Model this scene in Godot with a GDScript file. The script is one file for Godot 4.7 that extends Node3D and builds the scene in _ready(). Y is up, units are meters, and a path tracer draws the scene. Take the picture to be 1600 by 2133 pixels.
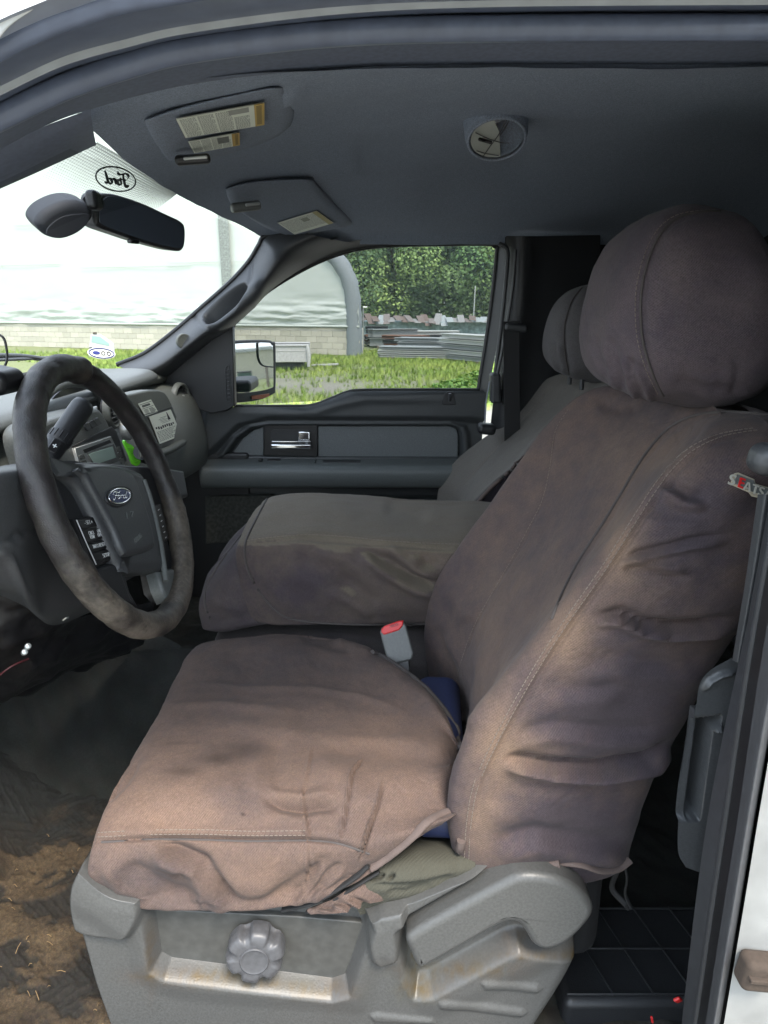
extends Node3D
# Inside of a work truck's cab, seen through the open driver's door. The eye of the photographer is the origin; metres; y up;
# -z goes across the cab to the passenger's side, -x to the front of the truck. Cab floor at FLOOR, yard at GROUND.
const F := 1467.0
const FLOOR := -0.93
const GROUND := -1.7
var cp := cos(deg_to_rad(16.5))
var sp := sin(deg_to_rad(16.5))
var used := {}
var rng := RandomNumberGenerator.new()
var noise := FastNoiseLite.new()
var M := {}
var T := {}

func _ready() -> void:
	rng.seed = 7
	noise.seed = 3
	noise.frequency = 1.0
	var cam := Camera3D.new()
	cam.name = "camera"
	cam.fov = 72.0
	cam.near = 0.02
	cam.far = 400.0
	add_child(cam)
	cam.rotation_degrees = Vector3(-16.5, 0, 0)
	cam.current = true
	var env := Environment.new()
	var sky := Sky.new()
	var sm := ProceduralSkyMaterial.new()
	sm.sky_top_color = Color(0.80, 0.86, 0.94)
	sm.sky_horizon_color = Color(0.90, 0.93, 0.95)
	sm.sky_curve = 0.25
	sm.ground_bottom_color = Color(0.4, 0.4, 0.38)
	sm.ground_horizon_color = Color(0.6, 0.62, 0.6)
	sky.sky_material = sm
	env.background_mode = Environment.BG_SKY
	env.sky = sky
	env.tonemap_mode = Environment.TONE_MAPPER_LINEAR
	env.tonemap_exposure = EXPO
	env.sdfgi_enabled = true
	env.ssao_enabled = true
	env.ssil_enabled = true
	env.fog_enabled = true
	env.fog_density = 0.0011
	env.fog_light_color = Color(0.86, 0.92, 0.92)
	var we := WorldEnvironment.new()
	we.name = "world_environment"
	we.environment = env
	add_child(we)
	var sun := DirectionalLight3D.new()
	sun.name = "overcast_sun"
	sun.light_energy = 0.5
	sun.light_color = Color(1.0, 0.97, 0.93)
	sun.light_angular_distance = 18.0
	sun.shadow_enabled = true
	add_child(sun)
	sun.look_at_from_position(Vector3(1.2, 5.0, 3.0), Vector3.ZERO)
	make_textures()
	make_materials()
	yard()
	cab_shell()
	passenger_door()
	dashboard()
	driver_seat()
	centre_seat()
	passenger_seat()
	steering_wheel()
	roof_fittings()
	floor_things()
	near_pillar()

const EXPO := 4.7

# ---------------------------------------------------------------- places
func ray(px: float, py: float) -> Vector3:
	var a := (px - 800.0) / F
	var b := (1066.5 - py) / F
	return Vector3(a, b * cp - sp, -b * sp - cp)

func UZ(px: float, py: float, z: float) -> Vector3:
	var r := ray(px, py)
	return r * (z / r.z)

func UY(px: float, py: float, y: float) -> Vector3:
	var r := ray(px, py)
	return r * (y / r.y)

func UX(px: float, py: float, x: float) -> Vector3:
	var r := ray(px, py)
	return r * (x / r.x)

func UP(px: float, py: float, o: Vector3, n: Vector3) -> Vector3:
	var r := ray(px, py)
	return r * (o.dot(n) / r.dot(n))

func pix(p: Vector3) -> Vector2:
	var d := maxf(-p.z * cp - p.y * sp, 0.05)
	return Vector2(800.0 + F * p.x / d, 1066.5 - F * (p.y * cp - p.z * sp) / d)

func pz(a: Array, z: float) -> PackedVector3Array:   # flat list px,py,px,py... on the plane z
	var o := PackedVector3Array()
	for i in range(0, a.size(), 2):
		o.append(UZ(a[i], a[i + 1], z))
	return o

func p3(a: Array) -> PackedVector3Array:             # flat list px,py,z
	var o := PackedVector3Array()
	for i in range(0, a.size(), 3):
		o.append(UZ(a[i], a[i + 1], a[i + 2]))
	return o

func v3(a: Array) -> PackedVector3Array:             # flat list x,y,z
	var o := PackedVector3Array()
	for i in range(0, a.size(), 3):
		o.append(Vector3(a[i], a[i + 1], a[i + 2]))
	return o

func v2(a: Array) -> PackedVector2Array:
	var o := PackedVector2Array()
	for i in range(0, a.size(), 2):
		o.append(Vector2(a[i], a[i + 1]))
	return o

# ---------------------------------------------------------------- curves
func crp(a: Vector3, b: Vector3, c: Vector3, d: Vector3, t: float) -> Vector3:
	return 0.5 * (2.0 * b + (c - a) * t + (2.0 * a - 5.0 * b + 4.0 * c - d) * t * t + (3.0 * b - a - 3.0 * c + d) * t * t * t)

func cr(p: PackedVector3Array, n: int, closed := false) -> PackedVector3Array:
	var o := PackedVector3Array()
	o.resize(n)
	var m := p.size()
	for i in n:
		var s := float(i) / float(n if closed else n - 1) * float(m if closed else m - 1)
		var k := int(s)
		if not closed:
			k = mini(k, m - 2)
		var t := s - k
		if closed:
			o[i] = crp(p[(k - 1 + m) % m], p[k % m], p[(k + 1) % m], p[(k + 2) % m], t)
		else:
			var a := p[k - 1] if k > 0 else 2.0 * p[0] - p[1]
			var d := p[k + 2] if k + 2 < m else 2.0 * p[m - 1] - p[m - 2]
			o[i] = crp(a, p[k], p[k + 1], d, t)
	return o

func cr2(p: PackedVector2Array, n: int, closed := true) -> PackedVector2Array:
	var q := PackedVector3Array()
	for v in p:
		q.append(Vector3(v.x, v.y, 0))
	var o := PackedVector2Array()
	for v in cr(q, n, closed):
		o.append(Vector2(v.x, v.y))
	return o

func even(p: PackedVector3Array, n: int) -> PackedVector3Array:   # the same line, cut into equal steps
	var at := [0.0]
	for i in range(1, p.size()):
		at.append(at[-1] + p[i].distance_to(p[i - 1]))
	var o := PackedVector3Array()
	var k := 0
	for i in n:
		var s: float = at[-1] * i / (n - 1.0)
		while k < p.size() - 2 and at[k + 1] < s:
			k += 1
		o.append(p[k].lerp(p[k + 1], clampf((s - at[k]) / maxf(at[k + 1] - at[k], 1e-6), 0, 1)))
	return o

func net(rows: Array, nu: int, nv: int, wrap := false) -> PackedVector3Array:
	var r := []
	for x in rows:
		r.append(cr(x, nv, wrap))
	var o := PackedVector3Array()
	o.resize(nu * nv)
	for j in nv:
		var col := PackedVector3Array()
		for x in r:
			col.append(x[j])
		col = cr(col, nu)
		for i in nu:
			o[i * nv + j] = col[i]
	return o

# ---------------------------------------------------------------- surfaces on a grid
func gnorm(P: PackedVector3Array, nu: int, nv: int, wrap: bool, ref: Vector3) -> PackedVector3Array:
	var N := PackedVector3Array()
	N.resize(nu * nv)
	var sum := 0.0
	for i in nu:
		var a := maxi(i - 1, 0) * nv
		var b := mini(i + 1, nu - 1) * nv
		for j in nv:
			var l := (j - 1 + nv) % nv if wrap else maxi(j - 1, 0)
			var r := (j + 1) % nv if wrap else mini(j + 1, nv - 1)
			var n := (P[b + j] - P[a + j]).cross(P[i * nv + r] - P[i * nv + l])
			N[i * nv + j] = n.normalized()
			sum += n.dot(P[i * nv + j] - ref)
	if sum < 0.0:
		for k in N.size():
			N[k] = -N[k]
	for j in nv:
		if N[j].length() < 0.5:
			N[j] = N[nv + j]
		var e := (nu - 1) * nv + j
		if N[e].length() < 0.5:
			N[e] = N[e - nv]
	return N

func gmesh(P: PackedVector3Array, nu: int, nv: int, wrap: bool, ref: Vector3, C := PackedColorArray(), uv := false) -> ArrayMesh:
	var N := gnorm(P, nu, nv, wrap, ref)
	var I := PackedInt32Array()
	var hi := nv if wrap else nv - 1
	# does the a-b-c order turn clockwise seen from the side the normals point to?
	var vote := 0.0
	for i in range(0, nu - 1, maxi(1, nu / 9)):
		for j in range(0, hi, maxi(1, hi / 9)):
			var a := i * nv + j
			vote += (P[(i + 1) * nv + j] - P[a]).cross(P[i * nv + (j + 1) % nv] - P[a]).dot(N[a])
	for i in nu - 1:
		for j in hi:
			var a := i * nv + j
			var b := i * nv + (j + 1) % nv
			var c := a + nv
			var d := b + nv
			if vote > 0.0:
				I.append_array([a, b, c, b, d, c])
			else:
				I.append_array([a, c, b, b, c, d])
	var A := []
	A.resize(Mesh.ARRAY_MAX)
	A[Mesh.ARRAY_VERTEX] = P
	A[Mesh.ARRAY_NORMAL] = N
	A[Mesh.ARRAY_INDEX] = I
	if C.size():
		A[Mesh.ARRAY_COLOR] = C
	if uv:
		var U := PackedVector2Array()
		for i in nu:
			for j in nv:
				U.append(Vector2(j / (nv - 1.0), i / (nu - 1.0)))
		A[Mesh.ARRAY_TEX_UV] = U
	var m := ArrayMesh.new()
	m.add_surface_from_arrays(Mesh.PRIMITIVE_TRIANGLES, A)
	return m

# marks on a surface, given as lines or outlines where they lie: k 0 groove or ridge, 1 fold (ridge beside valley), 2 raised or sunk area
func crease(a: Array, d: float, w: float, k := 0) -> Dictionary:
	var p := v2(a)
	return mark(p, d, w, k)

func mark(p: PackedVector2Array, d: float, w: float, k: int) -> Dictionary:
	var box := Rect2(p[0], Vector2.ZERO)
	for v in p:
		box = box.expand(v)
	return {"p": p, "d": d, "w": w, "k": k, "box": box.grow(w * (1.5 if k == 2 else 3.0))}

func area(a: Array, d: float, soft: float, smooth := 0) -> Dictionary:
	var p := v2(a)
	if smooth:
		p = cr2(p, smooth)
	return mark(p, d, soft, 2)

func relief_at(q: Vector2, feats: Array) -> float:
	var sum := 0.0
	for f in feats:
		if not f.box.has_point(q):
			continue
		var p: PackedVector2Array = f.p
		var m := p.size()
		var best := 1e9
		var at := 0.0
		var side := 1.0
		for i in (m if f.k == 2 else m - 1):
			var a := p[i]
			var b := p[(i + 1) % m]
			var ab := b - a
			var t := clampf((q - a).dot(ab) / maxf(ab.length_squared(), 1e-6), 0.0, 1.0)
			var dd := q.distance_squared_to(a + ab * t)
			if dd < best:
				best = dd
				at = (i + t) / (m - 1.0)
				side = signf(ab.cross(q - a))
		best = sqrt(best)
		if f.k == 2:
			var inside := Geometry2D.is_point_in_polygon(q, p)
			sum += f.d * smoothstep(-f.w, f.w, best if inside else -best)
		else:
			var ends := smoothstep(0.0, 0.22, at) * smoothstep(1.0, 0.78, at)
			var x: float = best / f.w
			if f.k == 1:
				sum += f.d * ends * side * x * exp(-x * x * 0.7) * 2.0
			else:
				sum += f.d * ends * exp(-x * x)
	return sum

func deform(P: PackedVector3Array, nu: int, nv: int, wrap: bool, ref: Vector3, feats: Array, rough := 0.0, freq := 9.0, crinkle := 0.0) -> PackedVector3Array:
	var N := gnorm(P, nu, nv, wrap, ref)
	var o := P.duplicate()
	for k in P.size():
		var h := 0.0
		if rough > 0.0:
			var q := P[k] * freq
			h = rough * noise.get_noise_3dv(q)
		if crinkle > 0.0:   # fine slack creases of worn cloth, in patches
			var a := P[k] + 0.02 * Vector3(noise.get_noise_3dv(P[k] * 6.0), noise.get_noise_3dv(P[k] * 6.0 + Vector3(5, 0, 0)), 0)
			var patch := smoothstep(-0.05, 0.35, noise.get_noise_3dv(P[k] * 4.0 + Vector3(2, 8, 1)))
			h -= crinkle * patch * maxf(0.0, 1.0 - absf(noise.get_noise_3d(a.x * 5.0 + 3.0, a.y * 13.0, a.z * 5.0)) / 0.07)
			h += crinkle * 0.7 * noise.get_noise_3d(a.x * 10.0, a.y * 26.0, a.z * 12.0)
		if N[k].dot(P[k]) < 0.02:
			h += relief_at(pix(P[k]), feats)
		o[k] = P[k] + N[k] * h
	return o

func on(P: PackedVector3Array, N: PackedVector3Array, line: PackedVector2Array, lift := 0.0) -> PackedVector3Array:   # where a line drawn on a surface lies
	var o := PackedVector3Array()
	var Q := PackedVector2Array()
	Q.resize(P.size())
	for k in P.size():
		Q[k] = pix(P[k]) if N[k].dot(P[k]) < 0.0 else Vector2(-9e4, 0)
	for q in line:
		var best := 1e12
		var at := 0
		for k in Q.size():
			var d := Q[k].distance_squared_to(q) * (0.6 + 0.4 * P[k].length())
			if d < best:
				best = d
				at = k
		var r := ray(q.x, q.y)
		var s := r * (P[at].dot(N[at]) / minf(r.dot(N[at]), -0.05))
		if s.distance_to(P[at]) > 0.02:
			s = P[at]
		o.append(s + N[at] * lift)
	return o

# ---------------------------------------------------------------- nodes
func numbered(called: String) -> String:
	var n: int = used.get(called, -1) + 1
	used[called] = n
	return called if n == 0 else "%s_%03d" % [called, n]

func thing(called: String, label: String, category: String, group := "") -> Node3D:
	var o := Node3D.new()
	o.name = numbered(called)
	add_child(o, true)
	return tag(o, label, category, group)

func tag(o: Node3D, label: String, category: String, group := "") -> Node3D:
	o.set_meta("label", label)
	o.set_meta("category", category)
	if group:
		o.set_meta("group", group)
	return o

func put(called: String, mesh: Mesh, m: Material, parent: Node = null, label := "") -> MeshInstance3D:
	var o := MeshInstance3D.new()
	o.name = called if parent else numbered(called)
	o.mesh = mesh
	o.material_override = m
	if parent == null:
		parent = self
	parent.add_child(o, true)
	if label:
		o.set_meta("label", label)
	return o

func struct(called: String, mesh: Mesh, m: Material, label := "") -> MeshInstance3D:
	var o := put(called, mesh, m)
	o.set_meta("kind", "structure")
	if label:
		o.set_meta("label", label)
	return o

func stuff(o: Node3D) -> Node3D:
	o.set_meta("kind", "stuff")
	return o

# ---------------------------------------------------------------- solids
func begin() -> SurfaceTool:
	var st := SurfaceTool.new()
	st.begin(Mesh.PRIMITIVE_TRIANGLES)
	return st

func tri(st: SurfaceTool, a: Vector3, b: Vector3, c: Vector3, na: Vector3, nb: Vector3, nc: Vector3) -> void:
	if (c - a).cross(b - a).dot(na + nb + nc) < 0.0:
		var t := b
		b = c
		c = t
		t = nb
		nb = nc
		nc = t
	st.set_normal(na)
	st.add_vertex(a)
	st.set_normal(nb)
	st.add_vertex(b)
	st.set_normal(nc)
	st.add_vertex(c)

func quad(st: SurfaceTool, a: Vector3, b: Vector3, c: Vector3, d: Vector3, n: Vector3) -> void:
	tri(st, a, b, c, n, n, n)
	tri(st, a, c, d, n, n, n)

func add_box(st: SurfaceTool, size: Vector3, r: float, x := Transform3D(), seg := 2) -> void:   # a box with rounded edges
	var h := size * 0.5
	r = minf(r, minf(h.x, minf(h.y, h.z)) * 0.98)
	for ax in 3:
		var u := (ax + 1) % 3
		var v := (ax + 2) % 3
		var us := steps(h[u], r, seg)
		var vs := steps(h[v], r, seg)
		for s in [-1.0, 1.0]:
			var pts := []
			for a in us:
				for b in vs:
					var p := Vector3.ZERO
					p[ax] = h[ax] * s
					p[u] = a
					p[v] = b
					var q := p.clamp(-(h - Vector3.ONE * r), h - Vector3.ONE * r)
					var n := (p - q).normalized()
					pts.append([x * (q + n * r), (x.basis * n).normalized()])
			for i in us.size() - 1:
				for j in vs.size() - 1:
					var a = pts[i * vs.size() + j]
					var b = pts[(i + 1) * vs.size() + j]
					var c = pts[(i + 1) * vs.size() + j + 1]
					var d = pts[i * vs.size() + j + 1]
					tri(st, a[0], b[0], c[0], a[1], b[1], c[1])
					tri(st, a[0], c[0], d[0], a[1], c[1], d[1])

func steps(h: float, r: float, seg: int) -> Array:
	var o := []
	for i in seg + 1:
		o.append(-h + r - r * tan(PI / 4 * (1.0 - i / float(seg))))
	var m := o.duplicate()
	m.reverse()
	for v in m:
		o.append(-v)
	return o

func box(size: Vector3, r: float, x := Transform3D(), seg := 2) -> ArrayMesh:
	var st := begin()
	add_box(st, size, r, x, seg)
	return st.commit()

func at(p: Vector3, deg := Vector3.ZERO) -> Transform3D:
	return Transform3D(Basis.from_euler(deg * PI / 180.0), p)

func facing(o: Vector3, right: Vector3, up: Vector3) -> Transform3D:
	var a := right.normalized()
	var n := a.cross(up).normalized()
	return Transform3D(Basis(a, n.cross(a), n), o)

func add_tube(st: SurfaceTool, p: PackedVector3Array, r, sides := 10, closed := false, squash := 1.0, up := Vector3.UP) -> void:
	var n := p.size()
	var rings := []
	var last := Vector3.ZERO
	for i in n:
		var t := (p[(i + 1) % n] - p[(i - 1 + n) % n]) if closed else (p[mini(i + 1, n - 1)] - p[maxi(i - 1, 0)])
		t = t.normalized()
		var s := up.cross(t) if last == Vector3.ZERO else (last - t * last.dot(t))
		if s.length() < 0.01:
			s = t.cross(Vector3(0.3, 0.2, 1))
		s = s.normalized()
		last = s
		var w := t.cross(s)
		var ri: float = r if not r is Array else r[i]
		var ring := []
		for k in sides:
			var a := TAU * k / sides
			var d := s * cos(a) + w * sin(a) * squash
			ring.append([p[i] + d * ri, (s * cos(a) * squash + w * sin(a)).normalized()])
		rings.append(ring)
	for i in (n if closed else n - 1):
		var A = rings[i]
		var B = rings[(i + 1) % n]
		for k in sides:
			var l := (k + 1) % sides
			tri(st, A[k][0], B[k][0], B[l][0], A[k][1], B[k][1], B[l][1])
			tri(st, A[k][0], B[l][0], A[l][0], A[k][1], B[l][1], A[l][1])
	if not closed:
		for e in [0, n - 1]:
			var t := (p[0] - p[1]).normalized() if e == 0 else (p[n - 1] - p[n - 2]).normalized()
			for k in sides:
				tri(st, p[e], rings[e][k][0], rings[e][(k + 1) % sides][0], t, t, t)

func tube(p: PackedVector3Array, r, sides := 10, closed := false, squash := 1.0, up := Vector3.UP) -> ArrayMesh:
	var st := begin()
	add_tube(st, p, r, sides, closed, squash, up)
	return st.commit()

func add_plate(st: SurfaceTool, poly: PackedVector2Array, depth: float, bevel: float, x: Transform3D, seg := 3, dome := 0.0) -> void:
	# an outline in the xy plane of x, its face at z = 0 (towards +z), bevelled, going back by depth
	if Geometry2D.is_polygon_clockwise(poly):
		poly = poly.duplicate()
		poly.reverse()
	var n := poly.size()
	var nor := PackedVector2Array()
	var mit := PackedVector2Array()
	for i in n:
		var a := (poly[i] - poly[(i - 1 + n) % n]).normalized()
		var b := (poly[(i + 1) % n] - poly[i]).normalized()
		var na := Vector2(a.y, -a.x)
		var nb := Vector2(b.y, -b.x)
		var m := (na + nb).normalized()
		nor.append(m)
		mit.append(m / maxf(m.dot(na), 0.45))
	var rings := []
	for k in seg + 1:
		var a := PI / 2 * k / seg
		var ring := []
		for i in n:
			var q := poly[i] - mit[i] * bevel * (1.0 - sin(a))
			ring.append([x * Vector3(q.x, q.y, -bevel * (1.0 - cos(a))), (x.basis * Vector3(nor[i].x * sin(a), nor[i].y * sin(a), cos(a) + 0.001)).normalized()])
		rings.append(ring)
	var back := []
	for i in n:
		back.append([x * Vector3(poly[i].x, poly[i].y, -depth), (x.basis * Vector3(nor[i].x, nor[i].y, 0)).normalized()])
	rings.append(back)
	for k in rings.size() - 1:
		for i in n:
			var j := (i + 1) % n
			var A = rings[k]
			var B = rings[k + 1]
			tri(st, A[i][0], B[i][0], B[j][0], A[i][1], B[i][1], B[j][1])
			tri(st, A[i][0], B[j][0], A[j][0], A[i][1], B[j][1], A[j][1])
	var inner := PackedVector2Array()
	for i in n:
		inner.append(poly[i] - mit[i] * bevel)
	var T3 := Geometry2D.triangulate_polygon(inner)
	if T3.is_empty():
		T3 = Geometry2D.triangulate_polygon(poly)
	var f := x.basis.z.normalized()
	for i in range(0, T3.size(), 3):
		tri(st, rings[0][T3[i]][0], rings[0][T3[i + 1]][0], rings[0][T3[i + 2]][0], f, f, f)
		tri(st, back[T3[i]][0], back[T3[i + 1]][0], back[T3[i + 2]][0], -f, -f, -f)

func plate(poly: PackedVector2Array, depth: float, bevel: float, x: Transform3D, seg := 3) -> ArrayMesh:
	var st := begin()
	add_plate(st, poly, depth, bevel, x, seg)
	return st.commit()

func local(x: Transform3D, a: Array) -> PackedVector2Array:   # an outline as seen, laid on the xy plane of x
	var o := PackedVector2Array()
	var inv := x.affine_inverse()
	for i in range(0, a.size(), 2):
		var q := inv * UP(a[i], a[i + 1], x.origin, x.basis.z)
		o.append(Vector2(q.x, q.y))
	return o

func add_lathe(st: SurfaceTool, prof: PackedVector2Array, x: Transform3D, sides := 24) -> void:   # (radius, along z)
	var rings := []
	for i in prof.size():
		var a := prof[maxi(i - 1, 0)]
		var b := prof[mini(i + 1, prof.size() - 1)]
		var t := (b - a).normalized()
		var ring := []
		for k in sides:
			var w := TAU * k / sides
			ring.append([x * Vector3(prof[i].x * cos(w), prof[i].x * sin(w), prof[i].y), (x.basis * Vector3(t.y * cos(w), t.y * sin(w), -t.x)).normalized()])
		rings.append(ring)
	var s := 0.0
	for i in prof.size() - 1:
		s += (prof[i + 1].y - prof[i].y) * (prof[i].x + prof[i + 1].x)
	for i in prof.size() - 1:
		for k in sides:
			var l := (k + 1) % sides
			var A = rings[i]
			var B = rings[i + 1]
			var g := 1.0 if s >= 0.0 else -1.0
			tri(st, A[k][0], B[k][0], B[l][0], A[k][1] * g, B[k][1] * g, B[l][1] * g)
			tri(st, A[k][0], B[l][0], A[l][0], A[k][1] * g, B[l][1] * g, A[l][1] * g)

func lathe(prof: Array, x: Transform3D, sides := 24) -> ArrayMesh:
	var st := begin()
	add_lathe(st, v2(prof), x, sides)
	return st.commit()

func words(text: String, high: float, m: Material, x: Transform3D, parent: Node, called := "lettering", bold := false, serif := false) -> MeshInstance3D:
	var t := TextMesh.new()
	t.text = text
	var f := SystemFont.new()
	f.font_names = PackedStringArray(["Droid Serif" if serif else "Droid Sans"])
	f.font_weight = 700 if bold else 400
	t.font = f
	t.font_size = 32
	t.pixel_size = high / 24.0
	t.depth = high * 0.06
	var o := put(called, t, m, parent)
	o.transform = x
	return o

func stitches(p: PackedVector3Array, long: float, gap: float, r: float) -> ArrayMesh:
	var total := 0.0
	for i in range(1, p.size()):
		total += p[i].distance_to(p[i - 1])
	var n := maxi(2, int(total / (long + gap)))
	var q := even(p, n * 3 + 1)
	var st := begin()
	for i in n:
		add_tube(st, PackedVector3Array([q[i * 3], q[i * 3 + 1], q[i * 3 + 2]]), r, 4)
	return st.commit()

# ---------------------------------------------------------------- textures and materials
func grey_image(w: int, h: int, f: Callable) -> Image:
	var b := PackedByteArray()
	b.resize(w * h)
	for y in h:
		for x in w:
			b[y * w + x] = clampi(int(f.call(x, y) * 255.0), 0, 255)
	return Image.create_from_data(w, h, false, Image.FORMAT_L8, b)

func tex(i: Image) -> ImageTexture:
	i.generate_mipmaps()
	return ImageTexture.create_from_image(i)

func noise_tex(type: int, freq: float, oct: int, seed_: int, lo := 0.0, hi := 1.0, size := 256) -> ImageTexture:
	var f := FastNoiseLite.new()
	f.noise_type = type
	f.frequency = freq
	f.fractal_octaves = oct
	f.seed = seed_
	if type == FastNoiseLite.TYPE_CELLULAR:
		f.cellular_return_type = FastNoiseLite.RETURN_DISTANCE2_SUB
		f.fractal_type = FastNoiseLite.FRACTAL_NONE
	var im := f.get_seamless_image(size, size)
	im.convert(Image.FORMAT_L8)
	var b := im.get_data()
	for k in b.size():
		b[k] = int(lerpf(lo, hi, b[k] / 255.0) * 255.0)
	return tex(Image.create_from_data(size, size, false, Image.FORMAT_L8, b))

func make_textures() -> void:
	T.weave = tex(grey_image(256, 256, func(x, y): return 0.80 + 0.09 * sin((x + y) * TAU / 4.0) + rng.randf_range(-0.11, 0.11)))
	T.weave_h = tex(grey_image(128, 128, func(x, y): return 0.5 + 0.32 * sin((x + y) * TAU / 8.0) + 0.12 * sin((x - y) * TAU / 4.0) + rng.randf_range(-0.06, 0.06)))
	T.leather = noise_tex(FastNoiseLite.TYPE_CELLULAR, 0.09, 1, 5)
	T.fine = noise_tex(FastNoiseLite.TYPE_SIMPLEX_SMOOTH, 0.12, 3, 9)
	T.fine_soft = noise_tex(FastNoiseLite.TYPE_SIMPLEX_SMOOTH, 0.03, 5, 19, 0.62, 1.0)
	T.dust = noise_tex(FastNoiseLite.TYPE_SIMPLEX_SMOOTH, 0.06, 5, 11, 0.84, 1.0)
	T.mud = noise_tex(FastNoiseLite.TYPE_SIMPLEX_SMOOTH, 0.025, 6, 23)
	T.speck = tex(grey_image(256, 256, func(_x, _y): return 0.78 + rng.randf_range(-0.2, 0.2)))

func lin(r: float, g: float, b: float, a := 1.0) -> Color:
	var c := Color(r, g, b).linear_to_srgb()
	c.a = a
	return c

func mat(c: Color, rough := 0.6, how := {}) -> StandardMaterial3D:
	var m := StandardMaterial3D.new()
	m.albedo_color = Color(c.r, c.g, c.b).linear_to_srgb()
	m.roughness = rough
	m.metallic = how.get("metal", 0.0)
	m.metallic_specular = how.get("spec", 0.5)
	m.vertex_color_use_as_albedo = how.get("vc", false)
	if how.has("tex"):
		m.albedo_texture = how.tex
	if how.has("tile"):
		m.uv1_triplanar = true
		m.uv1_world_triplanar = how.get("world", true)
		m.uv1_scale = Vector3.ONE / how.tile
	if how.has("h"):
		m.heightmap_enabled = true
		m.heightmap_texture = how.h
		m.heightmap_scale = how.hs
	if how.has("rim"):
		m.rim_enabled = true
		m.rim = how.rim
		m.rim_tint = 0.6
	if how.has("backlight"):
		m.backlight_enabled = true
		m.backlight = how.backlight
	return m

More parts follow.
